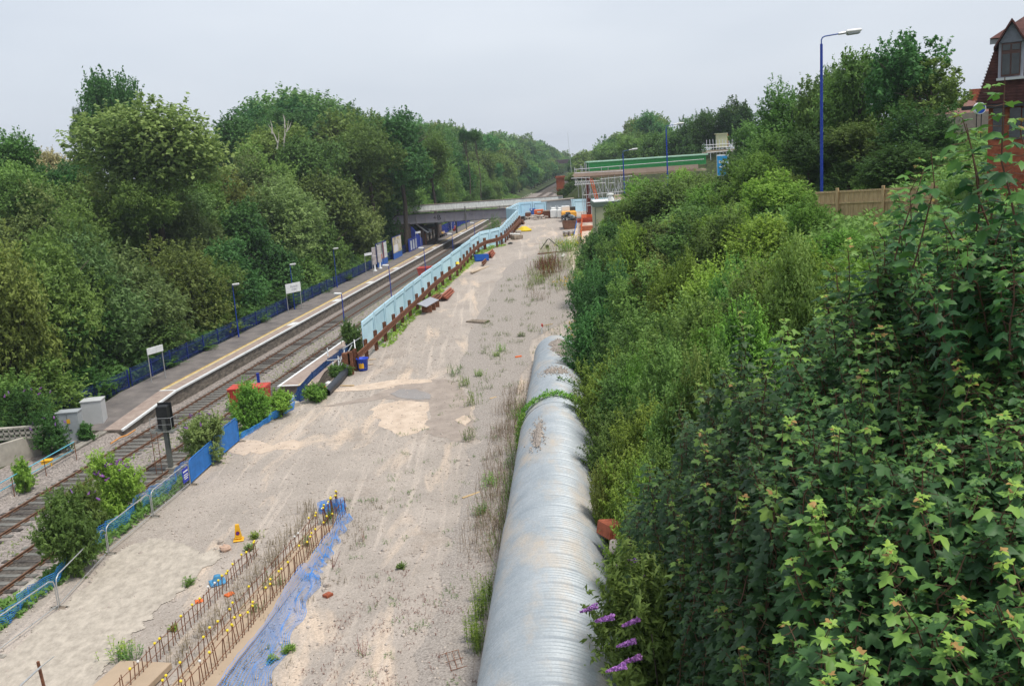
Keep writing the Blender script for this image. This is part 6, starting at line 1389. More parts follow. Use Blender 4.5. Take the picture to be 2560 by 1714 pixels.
for i, (u, v, D, wp, k, mk, vb) in enumerate(sorted(lows)):
    tree(u, v, D, wp * 1.35, k, mk, '%s leafy bush from the left at the foot of the bank behind the fence' % ORDX(i), vbot=vb, group='bushes behind the blue fence', name='bush', cat='bush', depth=.7)
# --- trees receding along both sides of the cutting
far = []
s = 192; i = 0
while s < 900:
    for t, hh in ((-12 - rng.uniform(0, 4), 13), (-22, 17), (-36, 20)):
        far.append((s + rng.uniform(-4, 4), t, hh * rng.uniform(.85, 1.15)))
    if s < 420: far.append((s + 5, -8.5 - rng.uniform(0, 2), 6 + 2 * rng.random())); far.append((s + 9, -17, 10.5))
    if s > 430: far.append((s, -7.5, 12)); far.append((s + 4, 13 + rng.uniform(0, 4), 13))
    for t, hh in ((30 + rng.uniform(0, 8), 14), (44, 18)):
        if s > 330: far.append((s + rng.uniform(-4, 4), t, hh * rng.uniform(.8, 1.1)))
    s += 11 + max(0, s - 235) * .03
fm = ['mid', 'dark', 'blue', 'mid', 'olive']
for i, (s, t, hh) in enumerate(far):
    x, y, _ = S(s, t); base = (min(9, max(0, abs(t - 2) - 7) * .42) - .3) if s > 255 else float(H(x, y)) - .3; Rr = hh * .42
    side = 'left' if t < 0 else 'right'
    r = empty('tree', (x, y, base), 0, 'rounded green tree of the far woods on the %s side of the cutting' % side, 'tree', 'far trees on the %s side of the cutting' % side)
    o = bpy.data.objects.new('crown', crown_mesh('round' if s < 400 else 'far', fm[i % 5] if s < 400 else fm[i % 3], i % 3)); col.objects.link(o); o.parent = r; o.location = (0, 0, hh * .58); o.scale = (Rr * 1.1, Rr * 1.1, hh * .45); o.rotation_euler = (0, 0, i * 1.3)
    mb = MB(); mb.path([(0, 0, 0), (0, 0, hh * .7)], [.3, .1], 5); mb.build('trunk', mBark, r, world=False)
# --- right skyline and bank
G4 = 'trees along the right skyline'
rs = [(1590, 330, 260, 110, 'round', 'mid', 'rounded tree right of the far cutting gap'), (1650, 318, 240, 120, 'round', 'mid', 'mid green tree above the green roof, left part'), (1520, 352, 330, 90, 'round', 'mid', 'farther tree left of the rounded one above the scaffold'), (1710, 290, 210, 130, 'round', 'dark', 'dark tree above the green roof'), (1780, 268, 190, 110, 'round', 'dark', 'dark tree behind the hoist scaffold'),
      (1838, 240, 185, 90, 'airy', 'dark', 'open dark treetop left of the tallest lamp'), (1840, 262, 185, 100, 'round', 'dark', 'dark crown beneath the open treetop left of the lamp'), (1880, 300, 120, 160, 'round', 'mid', 'bushy tree between the hoist scaffold and the tallest lamp')]
for u, v, D, wp, k, mk, lab in rs: tree(u, v, D, wp, k, mk, lab, group=G4)
rt = [(2030, 395, 70, 130, 'bush', 'dark', 480, 'low dark growth behind the lamp post foot'), (2120, 400, 66, 150, 'bush', 'dark', 475, 'low dark growth on the slope above the fence middle'), (2200, 410, 60, 140, 'bush', 'mid', 480, 'mid green growth on the slope above the fence right'), (1965, 215, 82, 190, 'fine', 'mid', 440, 'yellow green ash tree just behind the tallest lamp'), (2060, 160, 78, 200, 'fine', 'mid', 440, 'ash tree right of the tallest lamp'), (2150, 115, 74, 200, 'big', 'mid', 420, 'tree with the second highest top between lamp and brick building'),
      (2265, 75, 68, 230, 'airy', 'blue', 330, 'highest open branched tree left of the brick building'), (2250, 100, 69, 170, 'big', 'blue', 320, 'dense part crown inside the highest open branched tree'), (2075, 165, 90, 90, 'tall', 'dark', 300, 'dark treetop peeping behind the ash trees'),
      (2330, 150, 66, 200, 'airy', 'mid', 360, 'airy spreading crown nearest the brick building'), (2310, 255, 62, 190, 'bush', 'dark', 420, 'dark shrub under the spreading tree left of the building'), (2150, 300, 66, 180, 'bush', 'mid', 430, 'bush under the trees above the timber fence, middle'), (2020, 330, 68, 170, 'bush', 'dark', 450, 'dark bush left of the tallest lamp post foot'), (2240, 360, 58, 200, 'bush', 'dark', 460, 'low dark thicket above the timber fence'), (1935, 330, 75, 150, 'bush', 'mid', 470, 'bush behind the left end of the timber fence')]
for u, v, D, wp, k, mk, vb, lab in rt: tree(u, v, D, wp, k, mk, lab, vbot=vb, group=G4)
G5 = 'bushes covering the right bank'
rb_ = [(1452, 425, 235, 80, 'round', 'mid', 470, 'dark bush behind the scaffold tower and brick pier'), (1430, 455, 225, 60, 'bush', 'dark', 505, 'dark bush between brick pier and scaffold tower'), (1485, 455, 220, 90, 'round', 'dark', 520, 'dark bushes seen through the scaffold tubes'),
       (1555, 490, 92, 90, 'fine', 'mid', 640), (1600, 450, 96, 110, 'fine', 'bright', 580), (1660, 440, 88, 130, 'bush', 'mid', 570), (1730, 428, 92, 110, 'bush', 'mid', 560), (1785, 455, 80, 110, 'fine', 'bright', 580), (1850, 400, 78, 130, 'fine', 'mid', 560), (1900, 380, 72, 110, 'fine', 'bright', 540),
       (1940, 430, 60, 130, 'fine', 'bright', 560), (2025, 490, 46, 80, 'fine', 'bright', 620), (2100, 575, 38, 110, 'bush', 'bright', 680), (2190, 590, 33, 110, 'bush', 'mid', 700), (1510, 560, 80, 90, 'willow', 'blue', 720), (1560, 560, 72, 110, 'willow', 'mid', 700), (1640, 540, 70, 140, 'fine', 'mid', 680), (1740, 520, 62, 150, 'fine', 'mid', 660), (1830, 520, 54, 150, 'fine', 'bright', 660), (1910, 540, 48, 130, 'bush', 'bright', 660),
       (1475, 640, 66, 90, 'willow', 'blue', 800), (1530, 640, 58, 120, 'willow', 'blue', 830), (1610, 640, 52, 140, 'willow', 'mid', 800), (1700, 640, 46, 150, 'fine', 'bright', 780), (1800, 640, 40, 150, 'bush', 'bright', 790), (1900, 640, 34, 160, 'bush', 'mid', 800), (1990, 600, 30, 140, 'bush', 'bright', 740),
       (1480, 770, 55, 100, 'willow', 'blue', 900), (1560, 780, 46, 130, 'bush', 'mid', 910), (1640, 760, 40, 150, 'bush', 'mid', 900), (1740, 750, 34, 160, 'bush', 'mid', 900), (1850, 760, 28, 150, 'bush', 'bright', 880),
       (1500, 890, 43, 110, 'bush', 'bright', 1010), (1580, 880, 38, 140, 'bush', 'mid', 1030), (1680, 870, 32, 150, 'willow', 'mid', 1020), (1760, 880, 27, 150, 'willow', 'mid', 1040),
       (1530, 1010, 35, 110, 'bush', 'mid', 1140), (1610, 990, 31, 130, 'willow', 'bright', 1150), (1690, 1000, 27, 130, 'willow', 'mid', 1160), (1560, 1130, 29, 110, 'bush', 'bright', 1260), (1630, 1120, 26, 120, 'bush', 'mid', 1280), (1590, 1240, 24, 110, 'bush', 'bright', 1370), (1650, 1260, 21, 110, 'bush', 'mid', 1420), (1610, 1500, 17.5, 110, 'bush', 'mid', 1640), (1600, 1380, 19.5, 100, 'bush', 'mid', 1500)]
rg_ = np.random.default_rng(3)
for q_ in list(rb_[3:]):
    if rg_.random() < .75 and q_[0] > 1530: rb_.append((q_[0] + int(rg_.uniform(-60, 60)), q_[1] + int(rg_.uniform(-10, 60)), q_[2] * rg_.uniform(.93, 1.04), q_[3] * rg_.uniform(.5, .8), rg_.choice(['fine', 'bush', 'willow']), rg_.choice(['mid', 'bright', 'olive', 'bright']), q_[6]))
zones = {}
ZN = ['level with the scaffold deck', 'level with the beige cabin', 'below the beige cabin', 'level with the pipe end', 'beside the far pipe half', 'beside the near pipe half']
for a in sorted(rb_, key=lambda q: q[0]):
    u, v, D, wp, k, mk, vb = a[:7]
    if len(a) > 7: lab = a[7]
    else:
        z_ = 0 if v < 480 else 1 if v < 560 else 2 if v < 700 else 3 if v < 850 else 4 if v < 1100 else 5; zones[z_] = zones.get(z_, -1) + 1
        lab = '%s bush from the left on the right bank, %s' % (ORDX(zones[z_]), ZN[z_])
    tree(u, v, D, wp * 1.35, k, mk, lab, vbot=vb, group=G5, name='bush', cat='bush', depth=1.25)
# --- sycamore foliage near the camera: real lobed leaves on upright shoots
def palm_leaf():
    # five lobed leaf lying in XY, stalk at origin pointing +Y
    pts = []
    for ang, r0, r1 in ((-128, .0, .42), (-62, .30, .80), (0, .42, 1.0), (62, .30, .80), (128, .0, .42)): pass
    prof = [(-150, .18), (-125, .50), (-103, .36), (-88, .44), (-66, .86), (-50, .60), (-36, .50), (-22, .78), (0, 1.05), (22, .78), (36, .50), (50, .60), (66, .86), (88, .44), (103, .36), (125, .50), (150, .18)]
    V = [(0, 0.0, 0)]
    for a, r in prof: a = math.radians(a); V.append((r * math.sin(a), .18 + r * math.cos(a), -.22 * r * r))
    V = np.array(V); V[0] = (0, .18, .06)
    tri = np.array([(0, i, i + 1) for i in range(1, len(prof))])
    return V, tri
PLV, PLT = palm_leaf()
def sycamore(label, shoots, seed, base, mat_old='mid'):
    rg = np.random.default_rng(seed); VV = []; FF = []; AA = []; off = 0; st = MB()
    for (p, dirv, ln, size, young, lit_offset) in shoots:
        p = np.array(p); dirv = np.array(dirv) / np.linalg.norm(dirv); nn = int(ln / (size * .62)) + 2
        side = np.cross(dirv, [.3, .2, 1.0]) if abs(dirv[2]) < .95 else np.array([1.0, 0, 0]); side = side / np.linalg.norm(side)
        side2 = np.cross(dirv, side); rot0 = rg.uniform(0, 3)
        pts = [p + dirv * ln * k / 4 + rg.normal(0, .015, 3) * k for k in range(5)]
        st.path([tuple(q) for q in pts], [.012 * size / .17, .010, .008, .006, .004], 4, cap=False)
        for k in range(nn):
            f = k / (nn - 1); c = p + dirv * ln * f
            pairs = 2 if f < .93 else 5
            for j in range(pairs):
                a = rot0 + (k % 2) * math.pi / 2 + j * 2 * math.pi / pairs + rg.normal(0, .25)
                out = side * math.cos(a) + side2 * math.sin(a)
                sz = size * rg.uniform(.75, 1.15) * (1 - .35 * max(0, f - .6) / .4) * (.62 if f > .93 else 1)
                pet = sz * rg.uniform(.5, .9) * (.35 if f > .93 else 1)
                yd = out * 1 + dirv * (.35 if f > .93 else .1); yd[2] -= rg.uniform(.05, .3) + .2 * (1 - f); yd /= np.linalg.norm(yd)
                o_ = c + out * pet + dirv * pet * .25
                if f < .93: st.path([tuple(c), tuple(o_ + yd * sz * .15)], [.0035, .003], 3, cap=False)
                up_ = np.array([rg.normal(0, .3), rg.normal(-.12, .3), 1.0]); xd = np.cross(yd, up_); xd /= np.linalg.norm(xd); zd = np.cross(xd, yd)
                wv = rg.uniform(-.12, .12); V = o_ + (PLV[:, :1] * xd * rg.uniform(.8, 1.1) + PLV[:, 1:2] * yd + (PLV[:, 2:3] * rg.uniform(-.2, 2.6) + PLV[:, :1] * wv + .10 * np.sin(PLV[:, 1:2] * 5 + wv * 30)) * zd) * sz
                VV.append(V); FF.append(PLT + off); off += len(V)
                yv = max(0, lit_offset + 0.35 * rg.random()) + (0 if f < .5 else .20 * (f - .5) / .5)
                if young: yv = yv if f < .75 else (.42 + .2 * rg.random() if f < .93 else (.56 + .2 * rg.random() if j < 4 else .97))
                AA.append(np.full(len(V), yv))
    r = empty('sycamore_tree', base, 0, label, 'tree', 'sycamores beside the camera')
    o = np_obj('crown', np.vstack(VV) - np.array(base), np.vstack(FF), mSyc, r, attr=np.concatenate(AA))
    st.build('twigs', mTwig, r)
    return r
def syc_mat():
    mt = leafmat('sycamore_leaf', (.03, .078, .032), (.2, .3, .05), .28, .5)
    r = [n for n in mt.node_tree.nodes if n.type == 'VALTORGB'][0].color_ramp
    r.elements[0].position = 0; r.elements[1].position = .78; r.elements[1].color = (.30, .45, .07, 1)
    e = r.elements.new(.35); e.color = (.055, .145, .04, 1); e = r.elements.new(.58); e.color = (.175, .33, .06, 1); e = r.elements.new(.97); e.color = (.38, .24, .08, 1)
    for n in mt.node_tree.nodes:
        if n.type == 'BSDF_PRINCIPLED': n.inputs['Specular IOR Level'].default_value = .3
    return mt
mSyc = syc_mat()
def dsurf(u, v):                                     # how far the canopy is in each direction
    a = np.interp(u, [1560, 1640, 1750, 1900, 2100, 2560], [17, 15, 12.2, 9.0, 7.4, 6.4]); b = np.interp(v, [150, 500, 800, 1150, 1714], [1.35, 1.85, 1.6, 1.18, .97])
    if u > 2300 and v < 700: b *= .85
    return a * b
def top_v(u): return float(np.interp(u, [1560, 1620, 1700, 1800, 1900, 2000, 2080, 2140, 2200, 2300, 2360, 2420, 2480, 2560], [1180, 1080, 960, 850, 780, 670, 600, 590, 520, 490, 450, 420, 390, 370]))
sh = {0: [], 1: [], 2: []}
rg = np.random.default_rng(5)
def add_shoot(u, v, Dm, ln, size, young, lean=None):
    p = PD(u, v, Dm); d = np.array([rg.normal(-.12, .22), rg.normal(-.05, .2), 1.0]) if lean is None else np.array(lean)
    d /= np.linalg.norm(d); k = 2 if u > 2200 and v < 800 else (0 if u > 1950 else 1)
    sh[k].append((p - d * ln, d, ln, size, young, .17 * min(1, max(0, (950 - v) / 500)) - .06 * min(1, max(0, (v - 1300) / 400))))  # light put into leaf colour: lifted high in view, dimmed low down
# prominent bright tips seen in the photograph
tips = [(2230, 480), (2290, 440), (2180, 560), (2120, 600), (2350, 395), (1972, 1050), (2088, 1075), (2176, 1072), (2044, 1258), (2300, 1245), (2198, 820), (2317, 690), (2395, 905), (2430, 940), (2510, 1040), (1935, 1235), (1985, 866), (2160, 930), (2050, 1290), (2360, 1120), (2535, 1210), (1860, 1245), (1758, 1112), (1760, 1210), (1980, 1400), (2220, 1370), (2380, 1600), (2070, 1690), (2075, 1560), (2150, 1640), (2410, 1500), (2240, 1500), (1850, 780), (1960, 800), (2060, 740), (2200, 620), (2280, 640), (2440, 330), (2392, 290), (2480, 215), (2330, 480), (2420, 600), (2500, 480), (2540, 640), (1700, 1290), (1700, 1400), (1800, 1520), (1860, 1620), (1960, 1560), (2500, 1380), (2530, 1550), (2450, 760), (2540, 800), (1900, 900), (1830, 960), (1750, 960), (2300, 400), (2250, 500), (2540, 300)]
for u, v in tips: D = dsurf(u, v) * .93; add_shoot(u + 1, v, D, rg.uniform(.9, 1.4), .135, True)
n_fill = 0
for layer, (dm, cnt) in enumerate(((1.0, 760), (1.12, 900), (1.28, 800))):
    k = 0
    while k < cnt:
        u = rg.uniform(1560, 2700); v = rg.uniform(200, 1950); tv = top_v(min(u, 2560)) + (35 if layer == 0 else 90 * layer) + rg.uniform(0, 60)
        if v < tv: continue
        k += 1; D = dsurf(u, v) * dm * rg.uniform(.97, 1.06)
        # fewer where the canopy is far (leaves small and many)
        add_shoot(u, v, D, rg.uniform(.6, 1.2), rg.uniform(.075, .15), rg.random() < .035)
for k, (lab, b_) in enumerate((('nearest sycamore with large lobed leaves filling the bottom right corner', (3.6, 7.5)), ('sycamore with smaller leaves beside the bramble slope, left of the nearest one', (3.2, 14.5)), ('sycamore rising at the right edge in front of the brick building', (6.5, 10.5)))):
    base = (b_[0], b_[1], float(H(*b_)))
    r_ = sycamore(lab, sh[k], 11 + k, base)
    mb = MB(); cx, cy = (0, 0)
    for q in range(5):
        a = q * 1.3; mb.path([(0, 0, -.3), (.2 * math.cos(a), .2 * math.sin(a), 1.2), (.6 * math.cos(a), .8 * math.sin(a), 2.6), (1.0 * math.cos(a), 1.1 * math.sin(a), 3.6)], [.12, .09, .05, .02], 7)
    mb.build('trunk', mBark, r_, world=False)

# ---------------------------------------------------------------- ground cover
def cover(name, n, sampler, size, mk, label, hmax=.5, aspect=1.8, seed=1):
    rg = np.random.default_rng(seed); s, t = sampler(rg, n)
    x = O2[0] + DV[0] * s + NV[0] * t; y = DV[1] * s + NV[1] * t; z = H(x, y)
    lump = .5 + .5 * np.sin(x * 1.3 + 2 * np.sin(y * .7)) * np.sin(y * 1.1 + 1.5 * np.sin(x * .9))
    C = np.stack([x, y, z + rg.random(n) ** .7 * hmax * (.35 + lump)], 1); Nn = rg.normal(size=(n, 3)) * .6 + np.array([0, -.25, .8])
    V, F4 = leaf_cards(C, Nn, size, aspect, seed=seed); v = np.repeat(np.clip(.3 + .4 * rg.random(n) + .3 * lump, 0, 1), 4)
    o = np_obj(name, V, F4, LM[mk], attr=v); tag(o, label, 'ground cover', kind='stuff'); return o
cover('undergrowth', 90000, lambda r, n: ((18 + 170 * r.random(n) ** 1.5), None) and (lambda s: (s, toe(s) + .1 + 22 * r.random(n) ** 1.3))(18 + 120 * r.random(n) ** 1.4), .16, 'mid', 'brambles and nettles carpeting the right bank', .9, seed=2)
cover('undergrowth', 26000, lambda r, n: (lambda s: (s, toe(s) + .0 + 5 * r.random(n) ** 1.5))(22 + 60 * r.random(n) ** 1.1), .11, 'bright', 'bright low growth along the right side of the pipe', .6, seed=3)
cover('undergrowth', 70000, lambda r, n: (60 + 190 * r.random(n) ** 1.2, -5.9 - 20 * r.random(n) ** 1.4), .22, 'dark', 'shady undergrowth on the left bank behind the fence', 1.0, seed=4)
cover('undergrowth', 24000, lambda r, n: (38 + 26 * r.random(n), -8.5 - 12 * r.random(n) ** 1.3), .2, 'mid', 'undergrowth behind the retaining wall and cabinets', .9, seed=5)
cover('grass', 9000, lambda r, n: (61 + 10 * r.random(n) , -4.4 - .9 * r.random(n)), .12, 'mid', 'grass strip between cabinets and platform ramp', .25, 3, seed=6)
cover('grass', 26000, lambda r, n: (205 + 160 * r.random(n), -5.2 - 12 * r.random(n)), .4, 'mid', 'grassy cutting side beyond the bridge', .3, 2.5, seed=7)
cover('grass', 22000, lambda r, n: (lambda s: (s, toe(s) + 17.5 + 14 * r.random(n)))(35 + 55 * r.random(n)), .16, 'mid', 'rough grass on the slope above the timber fence', .35, 3.5, seed=8)
cover('weeds', 2200, lambda r, n: (lambda s: (s, edge(s) + .1 + 1.3 * r.random(n)))(74 + 50 * r.random(n)), .13, 'bright', 'weeds growing at the foot of the crash barrier', .2, 3.5, seed=9)
cover('weeds', 6000, lambda r, n: (28 + 30 * r.random(n), 6.6 + 1.8 * r.random(n)), .12, 'mid', 'weeds along the concrete kerb and blue netting', .4, 3, seed=10)
cover('weeds', 3000, lambda r, n: (66 + 190 * r.random(n), -5.25 + .5 * r.random(n)), .10, 'mid', 'weeds at the foot of the long blue fence', .3, 3, seed=11)
cover('weeds', 2200, lambda r, n: (25 + 150 * r.random(n), 2.0 + 1.9 * r.random(n)), .07, 'grey', 'thin weeds between the two tracks', .15, 3, seed=12)
def stalks(name, pts, mk, label, h=.6, n=14, spread=.25, w=.02, kind=None, cat='plant', lean=.35, leafn=5, group=None, flower=None, seed=0, leaf=.09):
    """upright leafy stems rising from several places, one object"""
    rg = np.random.default_rng(seed + 99); V = []; A = []; Vf = []
    for p in pts:
        for _ in range(n):
            b = np.array([p[0] + rg.normal(0, spread), p[1] + rg.normal(0, spread), 0]); b[2] = float(H(b[0], b[1])); hh = h * rg.uniform(.5, 1.2)
            d = np.array([rg.normal(0, lean * .5), rg.normal(0, lean * .5), 1]); d /= np.linalg.norm(d); s = np.cross(d, rg.normal(size=3)); s /= np.linalg.norm(s); tp = b + d * hh
            V.append([b - s * w * .5, b + s * w * .5, tp + s * w * .2, tp - s * w * .2]); A.append([rg.random() * .5] * 4)
            for k in range(leafn):
                c = b + d * hh * (.15 + .8 * (k + rg.random() * .5) / leafn); o_ = rg.normal(size=3); o_[2] = abs(o_[2]) * .5 + .1; o_ /= np.linalg.norm(o_); q = np.cross(o_, d); q /= np.linalg.norm(q); l = leaf * rg.uniform(.6, 1.3)
                V.append([c, c + o_ * l * .5 + q * l * .16, c + o_ * l - d * l * .15, c + o_ * l * .5 - q * l * .16]); A.append([.3 + rg.random() * .7] * 4)
            if flower and rg.random() < .6:
                for k in range(7):
                    c = tp + rg.normal(0, .06, 3); q = rg.normal(size=3) * .035; q2 = rg.normal(size=3) * .035; Vf.append([c - q, c - q2, c + q, c + q2])
    V = np.array(V).reshape(-1, 3); o = np_obj(name, V, np.arange(len(V)).reshape(-1, 4), LM[mk], attr=np.array(A).ravel())
    tag(o, label, cat if kind is None else 'weeds', group, kind)
    if Vf:
        Vf = np.array(Vf).reshape(-1, 3); of = np_obj('flowers', Vf, np.arange(len(Vf)).reshape(-1, 4), LM[flower], attr=rg.random(len(Vf))); of.parent = o
    return o
# dry weeds and seedlings left of the pipe
def st_pts(n, s0, s1, t0, t1, seed): r = np.random.default_rng(seed); return [S(s, t) for s, t in zip(r.uniform(s0, s1, n), r.uniform(t0, t1, n))]
def pipe_side(d0, d1, off0, off1, n, seed):
    r = np.random.default_rng(seed); out = []
    for _ in range(n): d = r.uniform(d0, d1); q = pA + ax * d - lat * 0; L2 = np.array([lat[0], lat[1]]); s_ = -1 if True else 1; o_ = r.uniform(off0, off1); out.append((q[0] - L2[0] * o_, q[1] - L2[1] * o_))
    return out
sgn = 1.0 if lat[0] > 0 else -1.0
def side(d0, d1, o0, o1, n, seed): return [(p[0], p[1]) for p in pipe_side(d0, d1, sgn * o0, sgn * o1, n, seed)]
stalks('dry_weeds', side(12, 38, 1.7, 3.4, 170, 1), 'dry', 'dry brown weeds along the left side of the pipe', .75, 12, .3, .012, 'stuff', leafn=7, leaf=.06, seed=1)
stalks('green_weeds', side(8, 34, 1.65, 2.4, 60, 2), 'bright', 'green weeds squeezed against the left side of the pipe', .7, 9, .2, .02, 'stuff', leafn=6, seed=2)
stalks('dry_weeds', side(6, 34, -3.6, -1.7, 90, 3), 'dry', 'brown dry stalks between pipe and green bank', .8, 9, .3, .012, 'stuff', leafn=7, leaf=.06, seed=3)
stalks('small_weeds', st_pts(150, 24, 64, 17.5, 26, 4), 'mid', 'tiny weeds scattered over the dirt left of the pipe', .16, 7, .14, .012, 'stuff', leafn=4, leaf=.07, seed=4)
stalks('small_weeds', st_pts(120, 24, 44, 15.0, 20, 14), 'dry', 'tiny brown weeds around the starter bars', .22, 7, .16, .012, 'stuff', leafn=4, leaf=.06, seed=14)
stalks('dry_weeds', [S(s_, 16.0 + (s_ - 30) * .035 + rng.normal(0, .25)) for s_ in np.linspace(30, 43, 60)], 'dry', 'brown dead weeds between the rows of starter bars', .6, 8, .2, .014, 'stuff', leafn=6, leaf=.07, seed=15)
stalks('small_weeds', st_pts(110, 24, 36, 20.5, 26.5, 16), 'rust', 'reddish low weeds on the gravel beside the near pipe', .12, 7, .2, .012, 'stuff', leafn=4, leaf=.05, seed=16)
stalks('green_weeds', [S(s_, 17.1 + (s_ - 30) * .035) for s_ in (33.2, 35.1, 38.8, 41.3, 42.0)], 'mid', 'green weeds growing up between the starter bars', .55, 16, .2, .02, 'stuff', leafn=7, leaf=.1, seed=17)
stalks('small_weeds', st_pts(130, 62, 100, 19, 26.5, 5), 'mid', 'weeds scattered over the gravel slope beyond the pipe', .3, 7, .2, .015, 'stuff', leafn=5, leaf=.1, seed=5)
stalks('verge_weeds', st_pts(120, 92, 122, 21.5, 26.5, 6), 'bright', 'tall verge weeds below the pallets', .8, 10, .4, .02, 'stuff', leafn=6, leaf=.14, seed=6)
stalks('verge_weeds', st_pts(60, 88, 120, 21.5, 26.5, 7), 'dry', 'dry grass in the verge below the pallets', .9, 10, .4, .015, 'stuff', leafn=5, leaf=.14, seed=7)
def G2p(pixs): return [tuple(G(*p)[:2]) for p in pixs]
stalks('ragwort', G2p([(1426, 628)]), 'bright', 'tall yellow flowering ragwort beside the verge bushes', 1.7, 80, .7, .03, leafn=8, leaf=.2, flower='yel', seed=20)
stalks('ragwort', G2p([(1420, 725)]), 'bright', 'smaller yellow ragwort at the bank foot behind the pipe end', 1.0, 26, .6, .03, leafn=6, leaf=.16, flower='yel', seed=21)
stalks('ragwort', G2p([(1445, 862)]), 'bright', 'yellow ragwort overhanging the far end of the pipe', 1.6, 24, .45, .02, leafn=6, leaf=.14, flower='yel', seed=22)
stalks('dock_plants', G2p([(1360, 668), (1375, 670), (1385, 660), (1368, 690), (1350, 672), (1378, 682)]), 'rust', 'mass of rusty red dock stalks in the verge', 1.15, 34, .55, .05, leafn=9, leaf=.16, seed=23)
seedl = [((1137, 935), 'nearer tall seedling of the pair on the dirt slope', .8), ((1160, 965), 'leafy seedling just below the tall pair', .7), ((1180, 1012), 'big leafy weed beside the mud by the pipe', .9), ((1172, 1098), 'round leafy weed at the lower tip of the mud', .7), ((1255, 878), 'dark leafy weed on the slope above the pipe end', .7), ((1240, 890), 'weed left of the dark leafy one on the slope', .4), ((1302, 842), 'low leafy tuft left of the marker post', .4), ((1200, 940), 'small weed between mud and dry stalks', .5),
         ((640, 1345), 'small round weed right of the yellow cone', .35), ((625, 1374), 'thin green weed below the yellow cone', .3), ((1225, 1215), 'green weed clump left of the pipe beside the timber', .7), ((1210, 1285), 'spreading green bramble left of the pipe', .6), ((1003, 1420), 'tiny green tuft in the middle of the dirt', .2), ((720, 1628), 'round grass tuft right of the slumped netting', .25), ((680, 1655), 'flat grass tuft at the bottom right of the netting', .22), ((322, 1650), 'upright green weed at the bottom by the tan pad', .6), ((308, 1640), 'taller feathery green weed at the bottom left', .7), ((435, 1575), 'small dark green tuft beside the starter bars', .2), ((475, 1462), 'green weed growing from the slab crack', .35)]
for k, (px, lab, h_) in enumerate(seedl): stalks('weed_clump', G2p([px]), 'bright' if k % 3 else 'mid', lab, h_, 26, .16 * (h_ / .5), .02, leafn=8, leaf=.12, group='weed clumps on the dirt', seed=30 + k)
stalks('horsetail', G2p([(1205, 1545), (1190, 1600), (1210, 1500), (1195, 1630)]), 'bright', 'bright green feathery horsetail beside the near pipe', 1.0, 26, .15, .02, leafn=16, leaf=.10, lean=.15, seed=60)
for k, (px, lab) in enumerate([((905, 1640), 'reddish dry dock stalk in the dirt near the bottom'), ((835, 1420), 'reddish seed stalk right of the starter bars, upper one'), ((905, 1350), 'thin brown stalk pair on the dirt in the middle')]): stalks('dock_stalk', G2p([px]), 'rust', lab, .6, 6, .08, .02, leafn=10, leaf=.06, group='dock stalks', seed=70 + k)
# bramble collar and trailing stems over the pipe
def vine(ds, a0, a1, label, n=900, th=.12, mk='mid', seed=0, name='bramble'):
    rg = np.random.default_rng(seed); a = rg.uniform(a0, a1, n); d = ds + rg.normal(0, th, n) + .15 * np.sin(a * 5); r0 = PR + .05 + np.abs(rg.normal(0, .1, n))
    C = pA + ax * d[:, None] + (lat * np.cos(a)[:, None] + upv * np.sin(a)[:, None]) * r0[:, None]
    V, F4 = leaf_cards(C, rg.normal(size=(n, 3)) * .5 + (lat * np.cos(a)[:, None] + upv * np.sin(a)[:, None]), .085, 1.4, seed=seed); o = np_obj(name, V, F4, LM[mk], attr=np.repeat(rg.random(n), 4)); tag(o, label, 'bramble'); return o
vine(24.6, .0, 2.9, 'bramble growing right across the pipe behind its widest joint', 1500, .22, 'bright', 1)
vine(28.5, .1, 1.5, 'trailing bramble stem over the right half of the pipe, behind the full collar', 260, .09, 'mid', 2)
vine(36.6, .2, 1.6, 'thin trailing stem crossing the pipe before the gravel heap', 130, .08, 'mid', 3)
vine(33.0, .0, .6, 'short bramble reaching over the right flank of the pipe at the far joint', 220, .2, 'mid', 4)
vine(15.5, .0, .7, 'bramble shoot lying on the right flank of the near pipe', 420, .16, 'mid', 5)
vine(23.5, 2.5, 3.3, 'yellowish bramble spilling down the left flank of the pipe', 500, .5, 'bright', 6)
